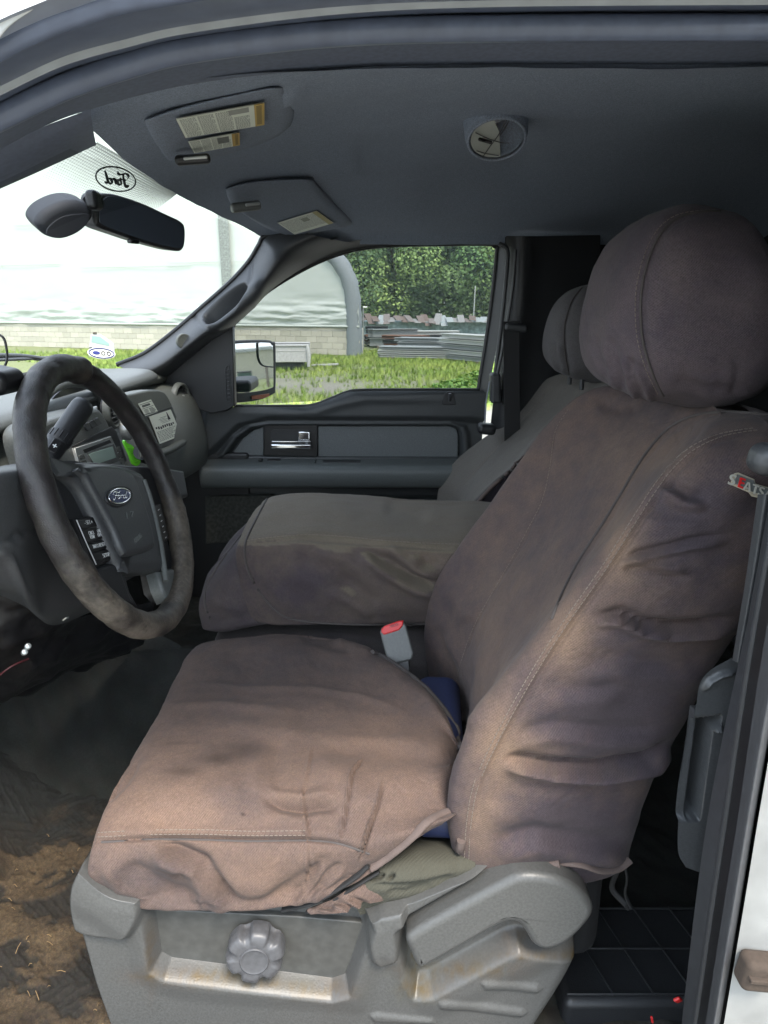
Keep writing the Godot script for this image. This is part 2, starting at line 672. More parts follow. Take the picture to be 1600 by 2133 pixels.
func make_materials() -> void:
	M.cover = mat(Color(1.12, 1.12, 1.12), 0.85, {"vc": true, "tex": T.weave, "tile": 0.20, "h": T.weave_h, "hs": 0.022, "spec": 0.3, "rim": 0.09})
	M.cover_dark = mat(Color(0.012, 0.012, 0.013), 0.85, {"tex": T.weave, "tile": 0.06})
	M.thread = mat(Color(0.17, 0.14, 0.115), 0.9)
	M.piping = mat(Color(0.10, 0.085, 0.08), 0.85, {"tex": T.weave, "tile": 0.04})
	M.hem = mat(Color(0.17, 0.125, 0.11), 0.9, {"tex": T.weave, "tile": 0.05, "h": T.fine, "hs": 0.05})
	M.valance = mat(Color(0.088, 0.088, 0.0845), 0.42, {"vc": true, "tex": T.dust, "tile": 0.075, "h": T.leather, "hs": 0.016})
	M.valance_smooth = mat(Color(0.074, 0.074, 0.069), 0.45, {"tex": T.dust, "tile": 0.3, "h": T.fine, "hs": 0.006})
	M.knob = mat(Color(0.085, 0.085, 0.09), 0.42, {"tex": T.dust, "tile": 0.12, "h": T.fine, "hs": 0.008})
	M.cloth_grey = mat(Color(0.085, 0.082, 0.060), 0.95, {"tex": T.weave, "tile": 0.09, "h": T.weave_h, "hs": 0.07})
	M.navy = mat(Color(0.012, 0.02, 0.065), 0.55, {"tex": T.dust, "tile": 0.1})
	M.plastic = mat(Color(0.047, 0.050, 0.053), 0.42, {"tex": T.dust, "tile": 0.075, "h": T.leather, "hs": 0.016})
	M.hazed_pillar_plastic = mat(Color(0.12, 0.14, 0.19), 0.6, {"tex": T.dust, "tile": 0.1})  # dark trim, lightened and blued to carry lens haze
	M.pod = mat(Color(0.02, 0.023, 0.03), 0.75)
	M.plastic_dark = mat(Color(0.017, 0.018, 0.020), 0.45, {"tex": T.dust, "tile": 0.075, "h": T.leather, "hs": 0.016})
	M.plastic_grey = mat(Color(0.125, 0.135, 0.13), 0.48, {"tex": T.dust, "tile": 0.075, "h": T.leather, "hs": 0.016})
	M.dash_grey = mat(Color(0.112, 0.120, 0.107), 0.5, {"tex": T.dust, "tile": 0.075, "h": T.leather, "hs": 0.016})
	M.door_plastic = mat(Color(0.050, 0.055, 0.057), 0.45, {"tex": T.dust, "tile": 0.075, "h": T.leather, "hs": 0.016})
	M.armrest = mat(Color(0.125, 0.140, 0.137), 0.45, {"tex": T.dust, "tile": 0.075, "h": T.leather, "hs": 0.016})
	M.insert = mat(Color(0.21, 0.228, 0.232), 0.7, {"tex": T.speck, "tile": 0.1})
	M.black = mat(Color(0.006, 0.006, 0.007), 0.4)
	M.black_matte = mat(Color(0.007, 0.007, 0.008), 0.9, {"tex": T.dust, "tile": 0.5})
	M.rubber = mat(Color(0.13, 0.155, 0.22), 0.34, {"tex": T.dust, "tile": 0.3})  # black rubber made bluish and paler: lens haze put into the colour
	M.seal_dark = mat(Color(0.030, 0.032, 0.036), 0.42, {"tex": T.dust, "tile": 0.2})
	M.seal_light = mat(Color(0.062, 0.064, 0.068), 0.5, {"tex": T.dust, "tile": 0.2})
	M.strip = mat(Color(0.36, 0.385, 0.41), 0.35, {"tex": T.dust, "tile": 0.4})  # pale tone stands for a highlight along the frame edge
	M.skin = mat(Color(0.28, 0.282, 0.272), 0.3, {"tex": T.dust, "tile": 0.8})
	M.frame_paint = mat(Color(0.30, 0.33, 0.40), 0.3, {"tex": T.dust, "tile": 0.5})  # bluish tone includes the haze over the door frame
	M.white_paint = mat(Color(0.52, 0.525, 0.51), 0.25, {"tex": T.dust, "tile": 0.9})
	M.headliner = mat(Color(0.34, 0.40, 0.505), 0.95, {"tex": T.speck, "tile": 0.16, "h": T.fine, "hs": 0.02})  # grey felt, raised and blued to imitate haze from the lens
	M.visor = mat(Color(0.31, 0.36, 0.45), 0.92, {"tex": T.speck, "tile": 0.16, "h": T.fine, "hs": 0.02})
	M.chrome = mat(Color(0.75, 0.76, 0.77), 0.08, {"metal": 1.0})
	M.silver = mat(Color(0.45, 0.47, 0.46), 0.3, {"metal": 0.6})
	M.steel = mat(Color(0.55, 0.55, 0.52), 0.3, {"metal": 1.0})
	M.paper = mat(Color(0.78, 0.80, 0.74), 0.7)
	M.ink = mat(Color(0.02, 0.025, 0.03), 0.7)
	M.ink_white = mat(Color(0.6, 0.62, 0.62), 0.6)
	M.tag_ink = mat(Color(0.36, 0.35, 0.30), 0.7)
	M.red = mat(Color(0.55, 0.02, 0.02), 0.4)
	M.green_tag = mat(Color(0.13, 0.52, 0.02), 0.4)
	M.belt_grey = mat(Color(0.12, 0.125, 0.12), 0.5, {"tex": T.dust, "tile": 0.1})
	M.belt = mat(Color(0.02, 0.02, 0.021), 0.8, {"tex": T.weave, "tile": 0.03})
	M.mirror = mat(Color(0.85, 0.87, 0.86), 0.02, {"metal": 1.0})
	M.lens = mat(Color(0.50, 0.53, 0.48), 0.12, {"spec": 0.8})  # pale grey-green imitates outdoors reflected in the lamp
	M.amber = mat(Color(0.30, 0.07, 0.02), 0.3)
	M.rust = mat(Color(0.06, 0.042, 0.03), 0.9, {"tex": T.dust, "tile": 0.08})
	var g := StandardMaterial3D.new()
	g.transparency = BaseMaterial3D.TRANSPARENCY_ALPHA
	g.albedo_color = Color(0.05, 0.11, 0.09, 0.22)
	g.roughness = 0.02
	g.metallic_specular = 0.0
	M.glass = g
	var s := StandardMaterial3D.new()
	s.transparency = BaseMaterial3D.TRANSPARENCY_ALPHA
	s.albedo_color = Color(0.07, 0.16, 0.13, 0.36)
	s.roughness = 0.02
	s.metallic_specular = 0.03
	M.glass_side = s

# ---------------------------------------------------------------- seats
func cover_colors(P: PackedVector3Array, blobs: Array, plum := Color(0.072, 0.060, 0.064), tan_ := Color(0.205, 0.136, 0.102), base := 0.44) -> PackedColorArray:
	var C := PackedColorArray()
	C.resize(P.size())
	for k in P.size():
		var p := P[k]
		var w := base + 0.17 * noise.get_noise_3dv(p * 3.1) + 0.20 * noise.get_noise_3dv(p * 9.0 + Vector3(7, 0, 0)) + 0.16 * noise.get_noise_3dv(p * 31.0) + 0.10 * noise.get_noise_3dv(p * 110.0)
		var dark := 0.0
		var q := pix(p)
		for b in blobs:
			var d := Vector2((q.x - b[0]) / b[2], (q.y - b[1]) / b[3]).length_squared()
			if d < 5.0:
				var e := exp(-d * 1.2)
				if b.size() > 5:
					dark += b[4] * e
				else:
					w += b[4] * e
		var c := plum.lerp(tan_, clampf(w, 0.0, 1.15))
		C[k] = c * clampf(1.0 - dark, 0.15, 1.3)
	return C

func cushion_ring(x: float, yt: float, ybn: float, zn: float, zf: float, yb := -0.715) -> PackedVector3Array:
	var w := zn - zf
	return PackedVector3Array([
		Vector3(x, ybn, zn - 0.016), Vector3(x, lerpf(ybn, yt, 0.22), zn + 0.004), Vector3(x, lerpf(ybn, yt, 0.62), zn + 0.008), Vector3(x, yt - 0.016, zn - 0.02),
		Vector3(x, yt, zn - 0.07), Vector3(x, yt - 0.004, zn - w * 0.34), Vector3(x, yt - 0.006, zn - w * 0.6), Vector3(x, yt + 0.002, zf + 0.07),
		Vector3(x, yt - 0.016, zf + 0.016), Vector3(x, lerpf(yb, yt, 0.5), zf), Vector3(x, yb, zf + 0.03), Vector3(x, minf(yb, ybn) - 0.004, (zn + zf) / 2)])

func seat_back(F_: Array, R_: Array, zn: float, zf: float, dip: float) -> Array:
	# F_: y, front x; R_: rear x; the cross-section of a bucket seat's back at each height, then a rounded top
	var rows := []
	for k in F_.size():
		var y: float = F_[k][0]
		var f: float = F_[k][1]
		var r: float = R_[k]
		var s: float = F_[k][2] if F_[k].size() > 2 else 0.0
		var n := zn - s
		var a := zf + s
		var w := n - a
		var u := (f + r) / 2
		var d := dip * (1.0 - s / 0.12)
		rows.append(PackedVector3Array([
			Vector3(r, y, n - 0.04), Vector3(u, y, n + 0.004), Vector3(f + 0.03, y, n - 0.002), Vector3(f, y, n - 0.03), Vector3(f + d * 0.55, y, n - w * 0.18),
			Vector3(f + d, y, n - w * 0.32), Vector3(f + d * 1.05, y, n - w * 0.5), Vector3(f + d, y, n - w * 0.68), Vector3(f + d * 0.55, y, n - w * 0.82),
			Vector3(f - 0.004, y, a + 0.03), Vector3(f + 0.03, y, a + 0.002), Vector3(u, y, a - 0.004), Vector3(r, y, a + 0.04), Vector3(r + 0.012, y, (n + a) / 2)]))
	return rows

func headrest_shape(c: Vector3, h: Vector3, lean: float, nu: int, nv: int) -> PackedVector3Array:   # a stuffed block with swollen faces
	var P := PackedVector3Array()
	var b := Basis(Vector3(0, 0, 1), deg_to_rad(lean))
	for i in nu:
		var t := PI * (i + 0.02) / (nu - 0.96)
		var ct := cos(t)
		var st := sin(t)
		for j in nv:
			var f := TAU * j / nv
			var e1 := 0.80
			var e2 := 0.60
			var r := pow(absf(st), e1)
			var v := Vector3(signf(cos(f)) * pow(absf(cos(f)), e2) * r, signf(ct) * pow(absf(ct), e1 + 0.02 - (0.18 if ct < 0.0 else 0.0)), signf(sin(f)) * pow(absf(sin(f)), e2) * r)
			if v.x > 0.0:
				v.x *= 1.3 - 0.62 * smoothstep(-0.3, 1.0, v.y)
			v.z *= 1.0 - 0.10 * v.y * absf(v.y) - 0.06 * (1.0 - v.x)
			v.x += 0.06 * v.y * v.y
			P.append(c + b * (v * h))
	return P

func driver_seat() -> void:
	var s := thing("driver_seat", "driver's seat in a dirt-worn brown-grey canvas cover, right behind the steering wheel", "car seat", "front seats of the truck")
	# the lower cushion
	var nu := 320
	var nv := 430
	var rows := [
		cushion_ring(-0.318, -0.668, -0.69, -0.80, -1.08), cushion_ring(-0.345, -0.64, -0.68, -0.722, -1.14), cushion_ring(-0.352, -0.612, -0.69, -0.695, -1.175),
		cushion_ring(-0.328, -0.588, -0.706, -0.690, -1.196), cushion_ring(-0.22, -0.578, -0.712, -0.688, -1.205), cushion_ring(-0.12, -0.578, -0.708, -0.688, -1.20),
		cushion_ring(-0.03, -0.578, -0.672, -0.690, -1.15), cushion_ring(0.035, -0.577, -0.618, -0.696, -1.07, -0.66), cushion_ring(0.08, -0.578, -0.597, -0.71, -0.99, -0.63),
		cushion_ring(0.108, -0.60, -0.612, -0.76, -0.92, -0.63)]
	var P := net(rows, nu, nv, true)
	var mid := Vector3(-0.12, -0.64, -0.95)
	var feats := [
		crease([150, 1756, 250, 1749, 330, 1745, 420, 1746, 520, 1749, 640, 1748, 705, 1755, 790, 1780], -0.006, 5),
		crease([150, 1738, 250, 1732, 330, 1729, 420, 1730, 520, 1732, 640, 1731, 705, 1738, 790, 1764], 0.002, 10),
		crease([655, 1540, 641, 1600, 632, 1655, 634, 1682, 644, 1740, 643, 1810, 628, 1900], 0.0050, 2.4, 1),
		crease([540, 1655, 590, 1676, 633, 1683, 668, 1676, 712, 1680], -0.014, 13), crease([548, 1640, 592, 1656, 633, 1664, 668, 1657, 705, 1660], 0.006, 12),
		crease([760, 1570, 735, 1610, 722, 1680, 704, 1770], 0.0050, 2.4, 1), crease([800, 1620, 785, 1680, 762, 1745, 745, 1800], 0.0050, 2.4, 1), crease([775, 1700, 762, 1750, 750, 1790], 0.004, 2.2, 1),
		crease([588, 1530, 576, 1580, 580, 1640, 592, 1672], -0.004, 16), crease([545, 1540, 530, 1610, 535, 1660], 0.003, 18),
		crease([380, 1422, 520, 1430, 650, 1428, 740, 1446, 870, 1490], 0.0035, 7), crease([330, 1470, 450, 1466, 640, 1480], 0.003, 8), crease([420, 1500, 560, 1520, 700, 1540, 860, 1545, 950, 1575], 0.004, 16),
		crease([660, 1570, 780, 1560, 900, 1580, 970, 1600], -0.003, 18),
		crease([310, 1770, 360, 1778, 410, 1806, 450, 1850, 490, 1895], 0.016, 17, 1), crease([355, 1838, 385, 1812, 420, 1832, 460, 1880], -0.008, 13), crease([395, 1880, 420, 1862, 430, 1900], 0.006, 8),
		crease([250, 1800, 300, 1822, 350, 1850, 430, 1880], -0.008, 18), crease([215, 1790, 250, 1850, 330, 1872], 0.006, 14), crease([420, 1800, 455, 1830, 520, 1850, 600, 1850], 0.008, 22),
		crease([520, 1880, 600, 1850, 660, 1810, 690, 1770], -0.006, 14), crease([640, 1880, 680, 1830, 720, 1800], 0.005, 8, 1), crease([600, 1890, 650, 1840, 672, 1800], 0.004, 8, 1),
		crease([200, 1670, 230, 1655, 260, 1625, 300, 1560], -0.006, 9), crease([185, 1668, 215, 1640, 240, 1600], 0.006, 9), crease([690, 1300, 710, 1335, 740, 1350, 790, 1362], 0.007, 10), crease([620, 1322, 690, 1340, 740, 1350], -0.006, 10),
		crease([300, 1640, 420, 1650, 520, 1640], 0.004, 40), crease([440, 1380, 620, 1390, 780, 1420], -0.006, 50), crease([640, 1570, 720, 1620, 760, 1690], 0.005, 30)]
	P = deform(P, nu, nv, true, mid, feats, 0.0035, 10.0, 0.0007)
	var N := gnorm(P, nu, nv, true, mid)
	var blobs := [[420, 1640, 260, 120, 0.42], [760, 1560, 160, 120, 0.35], [600, 1820, 160, 60, 0.4], [330, 1720, 160, 50, 0.3], [830, 1680, 90, 90, 0.2], [560, 1380, 160, 50, -0.12], [500, 1660, 60, 40, -0.35],
		[300, 1830, 100, 50, -0.25], [430, 1880, 60, 30, -0.2], [470, 1570, 60, 30, 0.22, 1], [385, 1606, 32, 13, 0.36, 1], [452, 1580, 34, 13, 0.36, 1], [507, 1696, 5, 4, 0.7, 1], [515, 1562, 36, 18, 0.34, 1], [360, 1548, 30, 4, 0.25, 1], [850, 1430, 80, 60, -0.1]]
	var cush := put("cushion_cover", gmesh(P, nu, nv, true, mid, cover_colors(P, blobs)), M.cover, s, "worn canvas cushion cover with dirt stains")
	for dy in [-8, -17]:
		put("stitching", stitches(on(P, N, cr2(v2([205, 1751 + dy, 300, 1746 + dy, 420, 1745 + dy, 520, 1748 + dy, 638, 1747 + dy]), 40, false), 0.0004), 0.0035, 0.002, 0.0006), M.thread, cush)
	put("seam_edge", tube(on(P, N, cr2(v2([212, 1754, 250, 1752, 330, 1748, 420, 1749, 520, 1752, 640, 1751, 705, 1757, 770, 1778]), 70, false), 0.0), 0.0016, 6), M.piping, cush)
	put("hem", tube(on(P, N, cr2(v2([948, 1688, 915, 1700, 880, 1722, 840, 1755, 800, 1786, 772, 1806]), 26, false), 0.002), 0.0055, 8, false, 0.5), M.hem, cush)
	put("hem", tube(on(P, N, cr2(v2([775, 1360, 850, 1380, 905, 1425, 935, 1470, 955, 1530, 966, 1590, 955, 1650, 945, 1690]), 40, false), 0.001), 0.0045, 8), M.piping, cush)
	# elastic and the hanging end of the cover
	var strap := cr(p3([590, 1892, -0.70, 650, 1878, -0.690, 700, 1852, -0.684, 745, 1822, -0.684, 768, 1800, -0.686]), 24)
	put("elastic_band", tube(strap, 0.0065, 8, false, 0.45), M.belt, s)
	put("elastic_band", tube(cr(p3([640, 1898, -0.70, 690, 1876, -0.688, 740, 1846, -0.686, 790, 1815, -0.69]), 24), 0.004, 8, false, 0.5), M.belt, s)
	var fr := net([p3([655, 1885, -0.69, 700, 1868, -0.685, 745, 1838, -0.69, 775, 1822, -0.70]), p3([640, 1896, -0.685, 700, 1888, -0.676, 760, 1862, -0.683, 800, 1850, -0.695]), p3([648, 1904, -0.682, 700, 1902, -0.671, 760, 1885, -0.680, 812, 1872, -0.695])], 24, 40)
	fr = deform(fr, 24, 40, false, Vector3(0, -0.72, -0.9), [crease([690, 1880, 720, 1890, 745, 1905], 0.006, 6, 1), crease([720, 1870, 750, 1885, 770, 1895], 0.006, 6, 1), crease([660, 1890, 690, 1895, 720, 1900], 0.004, 6, 1)], 0.004, 30.0)
	put("cover_flap", gmesh(fr, 24, 40, false, Vector3(0, -0.7, -0.9), cover_colors(fr, [[720, 1870, 90, 50, 0.2]])), M.cover, s)
	# the seat's own cloth where the cover has ridden up
	var cl := net([p3([735, 1760, -0.73, 800, 1735, -0.78, 880, 1725, -0.80, 990, 1735, -0.80]), p3([730, 1810, -0.70, 810, 1785, -0.71, 880, 1770, -0.715, 990, 1775, -0.72]), p3([730, 1860, -0.69, 810, 1835, -0.684, 890, 1822, -0.684, 990, 1805, -0.70]), p3([740, 1885, -0.695, 810, 1868, -0.688, 890, 1850, -0.69, 980, 1828, -0.70]), p3([750, 1905, -0.70, 820, 1890, -0.70, 890, 1870, -0.70, 980, 1850, -0.71])], 40, 60)
	cl = deform(cl, 40, 60, false, Vector3(0, -0.75, -0.9), [crease([760, 1845, 830, 1848, 890, 1842, 960, 1822], -0.006, 6), crease([765, 1832, 785, 1828, 802, 1820], -0.012, 4), crease([806, 1834, 822, 1820], -0.012, 4), crease([800, 1862, 850, 1858, 905, 1845], -0.005, 5)], 0.002, 20.0)
	put("seat_cloth", gmesh(cl, 40, 60, false, Vector3(0, -0.75, -0.9)), M.cloth_grey, s, "exposed grey seat cloth with a torn corner")
	# the back
	nu = 230
	nv = 360
	var zn := -0.698
	var zf := -1.222
	var Fx := [[-0.692, 0.098, 0.02], [-0.684, 0.090, 0.004], [-0.60, 0.078], [-0.54, 0.084], [-0.467, 0.108], [-0.41, 0.143], [-0.357, 0.178], [-0.277, 0.23], [-0.20, 0.28], [-0.158, 0.318, 0.004], [-0.134, 0.35, 0.03], [-0.124, 0.385, 0.07], [-0.122, 0.405, 0.12]]
	var Rx := [0.305, 0.312, 0.322, 0.338, 0.366, 0.385, 0.405, 0.435, 0.462, 0.474, 0.466, 0.45, 0.44]
	P = net(seat_back(Fx, Rx, zn, zf, 0.052), nu, nv, true)
	mid = Vector3(0.27, -0.38, -0.96)
	var seam := [985, 1800, 990, 1720, 1005, 1640, 1040, 1560, 1082, 1480, 1125, 1405, 1172, 1330, 1222, 1258, 1270, 1190, 1322, 1108, 1372, 1030, 1410, 980, 1450, 943, 1495, 919, 1545, 905, 1640, 893]
	var seam2 := []
	for i in range(0, seam.size(), 2):
		seam2.append_array([seam[i] - 13, seam[i + 1] - 5])
	var inner := [948, 1430, 960, 1380, 985, 1310, 1022, 1240, 1060, 1175, 1098, 1105, 1130, 1040, 1146, 970, 1156, 900, 1185, 850]
	var welt := [1150, 1290, 1172, 1236, 1205, 1170, 1250, 1100, 1292, 1032, 1335, 960, 1378, 906, 1420, 876, 1470, 862, 1530, 860, 1620, 868]
	feats = [crease(seam, -0.004, 6), crease(seam2, 0.0022, 9), crease(inner, -0.003, 5), crease(welt, -0.004, 9),
		crease([1040, 1590, 1090, 1590, 1150, 1602, 1250, 1606, 1350, 1588, 1420, 1540], 0.016, 11, 1), crease([1060, 1545, 1150, 1520, 1260, 1535, 1400, 1530], 0.005, 16, 1), crease([1050, 1640, 1120, 1655, 1250, 1660], 0.004, 30),
		crease([1230, 1290, 1290, 1285, 1340, 1306, 1400, 1312, 1470, 1308, 1560, 1292], 0.016, 10, 1), crease([1290, 1168, 1330, 1158, 1380, 1146, 1450, 1130, 1530, 1120], 0.008, 7, 1), crease([1290, 1178, 1330, 1176, 1385, 1190, 1440, 1200], -0.007, 9, 1),
		crease([1370, 1010, 1402, 1022, 1430, 1040, 1480, 1050], 0.008, 13, 1), crease([1330, 1070, 1390, 1080, 1480, 1085], 0.003, 14, 1), crease([1200, 1400, 1280, 1385, 1400, 1400, 1500, 1390], 0.004, 20, 1), crease([1120, 1440, 1200, 1450, 1300, 1440], 0.003, 18, 1),
		crease([1020, 1770, 1120, 1745, 1230, 1770, 1330, 1775], 0.008, 20, 1), crease([1000, 1700, 1080, 1690, 1200, 1720], 0.004, 24),
		crease([905, 1300, 920, 1350, 945, 1400, 950, 1450], -0.01, 14), crease([930, 1310, 950, 1370, 965, 1440], 0.006, 14), crease([985, 1380, 975, 1450, 970, 1500], -0.006, 14), crease([1010, 1330, 1000, 1400, 985, 1480, 990, 1530], 0.005, 20),
		crease([1100, 1090, 1060, 1130, 1010, 1180, 960, 1230], -0.005, 26), crease([930, 1210, 960, 1260, 980, 1300], 0.006, 20), crease([1240, 838, 1290, 852, 1330, 846], -0.004, 12)]
	P = deform(P, nu, nv, true, mid, feats, 0.003, 9.0, 0.0010)
	N = gnorm(P, nu, nv, true, mid)
	blobs = [[1180, 1320, 60, 110, 0.55], [1040, 1560, 60, 130, 0.6], [1290, 1130, 50, 120, 0.5], [1000, 1720, 40, 100, 0.5], [1400, 960, 70, 50, 0.4], [1030, 1280, 60, 120, 0.15], [1350, 1240, 120, 120, 0.15], [1300, 1480, 160, 140, -0.3], [1200, 1720, 160, 80, -0.3], [1450, 1150, 100, 160, -0.25], [1100, 1560, 60, 40, 0.3], [1150, 1020, 90, 90, -0.05]]
	blobs.append_array([[1080, 1150, 130, 170, 0.22], [1010, 1400, 60, 110, 0.2], [1250, 950, 120, 100, 0.28]])
	var bk := put("backrest_cover", gmesh(P, nu, nv, true, mid, cover_colors(P, blobs, Color(0.076, 0.060, 0.068), Color(0.255, 0.172, 0.120), 0.18)), M.cover, s, "worn canvas backrest cover faded brown along its seam")
	var sl := cr2(v2(seam), 120, false)
	for off in [Vector2(-9, -3), Vector2(-18, -7)]:
		var q := PackedVector2Array()
		for v in sl:
			if v.x < 1600:
				q.append(v + off)
		put("stitching", stitches(on(P, N, q, 0.0003), 0.0035, 0.002, 0.0006), M.thread, bk)
	put("piping", tube(on(P, N, cr2(v2(welt), 90, false), 0.0006), 0.0022, 6), M.piping, bk)
	put("stitching", stitches(on(P, N, cr2(v2(inner), 60, false), 0.0003), 0.003, 0.003, 0.0005), M.thread, bk)
	put("hem", tube(on(P, N, cr2(v2([962, 1748, 958, 1790, 975, 1815, 1005, 1824, 1060, 1818, 1110, 1806, 1165, 1795]), 30, false), 0.002), 0.0055, 8), M.hem, bk)
	put("hem", tube(cr(p3([1165, 1795, -0.70, 1210, 1800, -0.695, 1250, 1812, -0.70, 1285, 1808, -0.71, 1310, 1790, -0.72]), 20), 0.006, 8, false, 0.5), M.hem, bk)
	put("loose_strap", tube(cr(p3([1300, 1795, -0.73, 1306, 1830, -0.728, 1302, 1860, -0.735, 1314, 1890, -0.73]), 20), 0.004, 6, false, 0.4), M.belt, bk)
	put("loose_strap", tube(cr(p3([1285, 1815, -0.74, 1275, 1850, -0.75, 1300, 1880, -0.74, 1312, 1892, -0.73]), 20), 0.004, 6, false, 0.3), M.belt, bk)
	var lab := thing("woven_label", "small woven tag with shaped edge and red letter sewn on the driver's backrest side", "label")
	var lo := UZ(1575, 1015, -0.668)
	var lx := facing(lo, UZ(1600, 1024, -0.668) - UZ(1530, 1000, -0.672), UZ(1600, 960, -0.680) - UZ(1600, 1024, -0.668))
	put("backing", plate(local(lx, [1523, 1008, 1532, 985, 1538, 984, 1572, 998, 1574, 1007, 1640, 1026, 1640, 1044, 1620, 1046, 1568, 1033, 1562, 1025]), 0.003, 0.0008, lx), mat(Color(0.30, 0.27, 0.20), 0.8), lab)
	put("field", plate(local(lx, [1527, 1006, 1535, 988, 1570, 1001, 1572, 1009, 1640, 1030, 1640, 1040, 1620, 1042, 1566, 1024]), 0.003, 0.0005, lx.translated_local(Vector3(0, 0, 0.0008))), M.plastic_grey, lab)
	var wx := lx.translated_local(Vector3(0.0015, -0.0015, 0.0016))
	words("S", 0.0115, M.tag_ink, wx.translated_local(Vector3(-0.0262, 0.0, 0)), lab, "lettering", true)
	words("E", 0.0105, M.red, wx.translated_local(Vector3(-0.0172, 0.0, 0)), lab, "lettering", true)
	words("ATSAVER", 0.0095, M.tag_ink, wx.translated_local(Vector3(0.0120, -0.0015, 0)), lab, "lettering", true)
	# headrest
	nu = 130
	nv = 170
	mid = Vector3(0.372, -0.004, -0.955)
	P = headrest_shape(mid, Vector3(0.098, 0.121, 0.146), -10.0, nu, nv)
	var hs := [1500, 440, 1440, 445, 1400, 462, 1368, 500, 1345, 560, 1335, 620, 1336, 690, 1346, 740, 1362, 785, 1382, 825]
	feats = [crease(hs, -0.005, 8), crease([1230, 690, 1245, 740, 1270, 790], 0.004, 10, 1), crease([1262, 700, 1275, 760, 1300, 815], 0.005, 10, 1), crease([1300, 740, 1315, 790, 1340, 830], 0.005, 9, 1), crease([1320, 760, 1345, 800, 1370, 835], 0.005, 9, 1),
		crease([1490, 740, 1485, 790, 1480, 830], 0.0018, 8, 1), crease([1530, 740, 1528, 790, 1520, 830], 0.0015, 8, 1), crease([1400, 790, 1460, 810, 1560, 815], -0.004, 14)]
	P = deform(P, nu, nv, true, mid, feats, 0.004, 9.0, 0.0005)
	N = gnorm(P, nu, nv, true, mid)
	var hr := put("headrest_cover", gmesh(P, nu, nv, true, mid, cover_colors(P, [[1420, 560, 60, 90, 0.15]], Color(0.092, 0.074, 0.090), Color(0.21, 0.165, 0.155), 0.16)), M.cover, s)
	var hl := cr2(v2(hs), 60, false)
	put("piping", tube(on(P, N, hl, 0.0004), 0.0016, 6), M.piping, hr)
	var hq := PackedVector2Array()
	for v in hl:
		hq.append(v + Vector2(-11, -2))
	put("stitching", stitches(on(P, N, hq, 0.0003), 0.0035, 0.0025, 0.0006), M.thread, hr)
	for z in [-0.90, -1.02]:
		put("headrest_post", tube(v3([0.42, -0.15, z, 0.42, -0.09, z]), 0.006, 10), M.plastic_dark, s)
	seat_valance(s)
	put("seat_frame", box(Vector3(0.5, 0.16, 0.40), 0.03, at(Vector3(0.05, -0.80, -0.96))), M.black_matte, s)
	var nv_ := thing("navy_cushion", "navy blue pad stuffed in the gap between driver's cushion and backrest", "cushion")
	put("pad", box(Vector3(0.075, 0.05, 0.35), 0.024, at(Vector3(0.080, -0.630, -0.905), Vector3(0, -4, 0)), 5), M.navy, nv_)
	buckle()

func coons(top: PackedVector3Array, bot: PackedVector3Array, left: PackedVector3Array, right: PackedVector3Array, nu: int, nv: int) -> PackedVector3Array:
	var t := even(cr(top, nv * 3), nv)
	var b := even(cr(bot, nv * 3), nv)
	var l := even(cr(left, nu * 3), nu)
	var r := even(cr(right, nu * 3), nu)
	var o := PackedVector3Array()
	for i in nu:
		var v := i / (nu - 1.0)
		for j in nv:
			var u := j / (nv - 1.0)
			o.append(t[j].lerp(b[j], v) + l[i].lerp(r[i], u) - (t[0].lerp(t[nv - 1], u).lerp(b[0].lerp(b[nv - 1], u), v)))
	return o

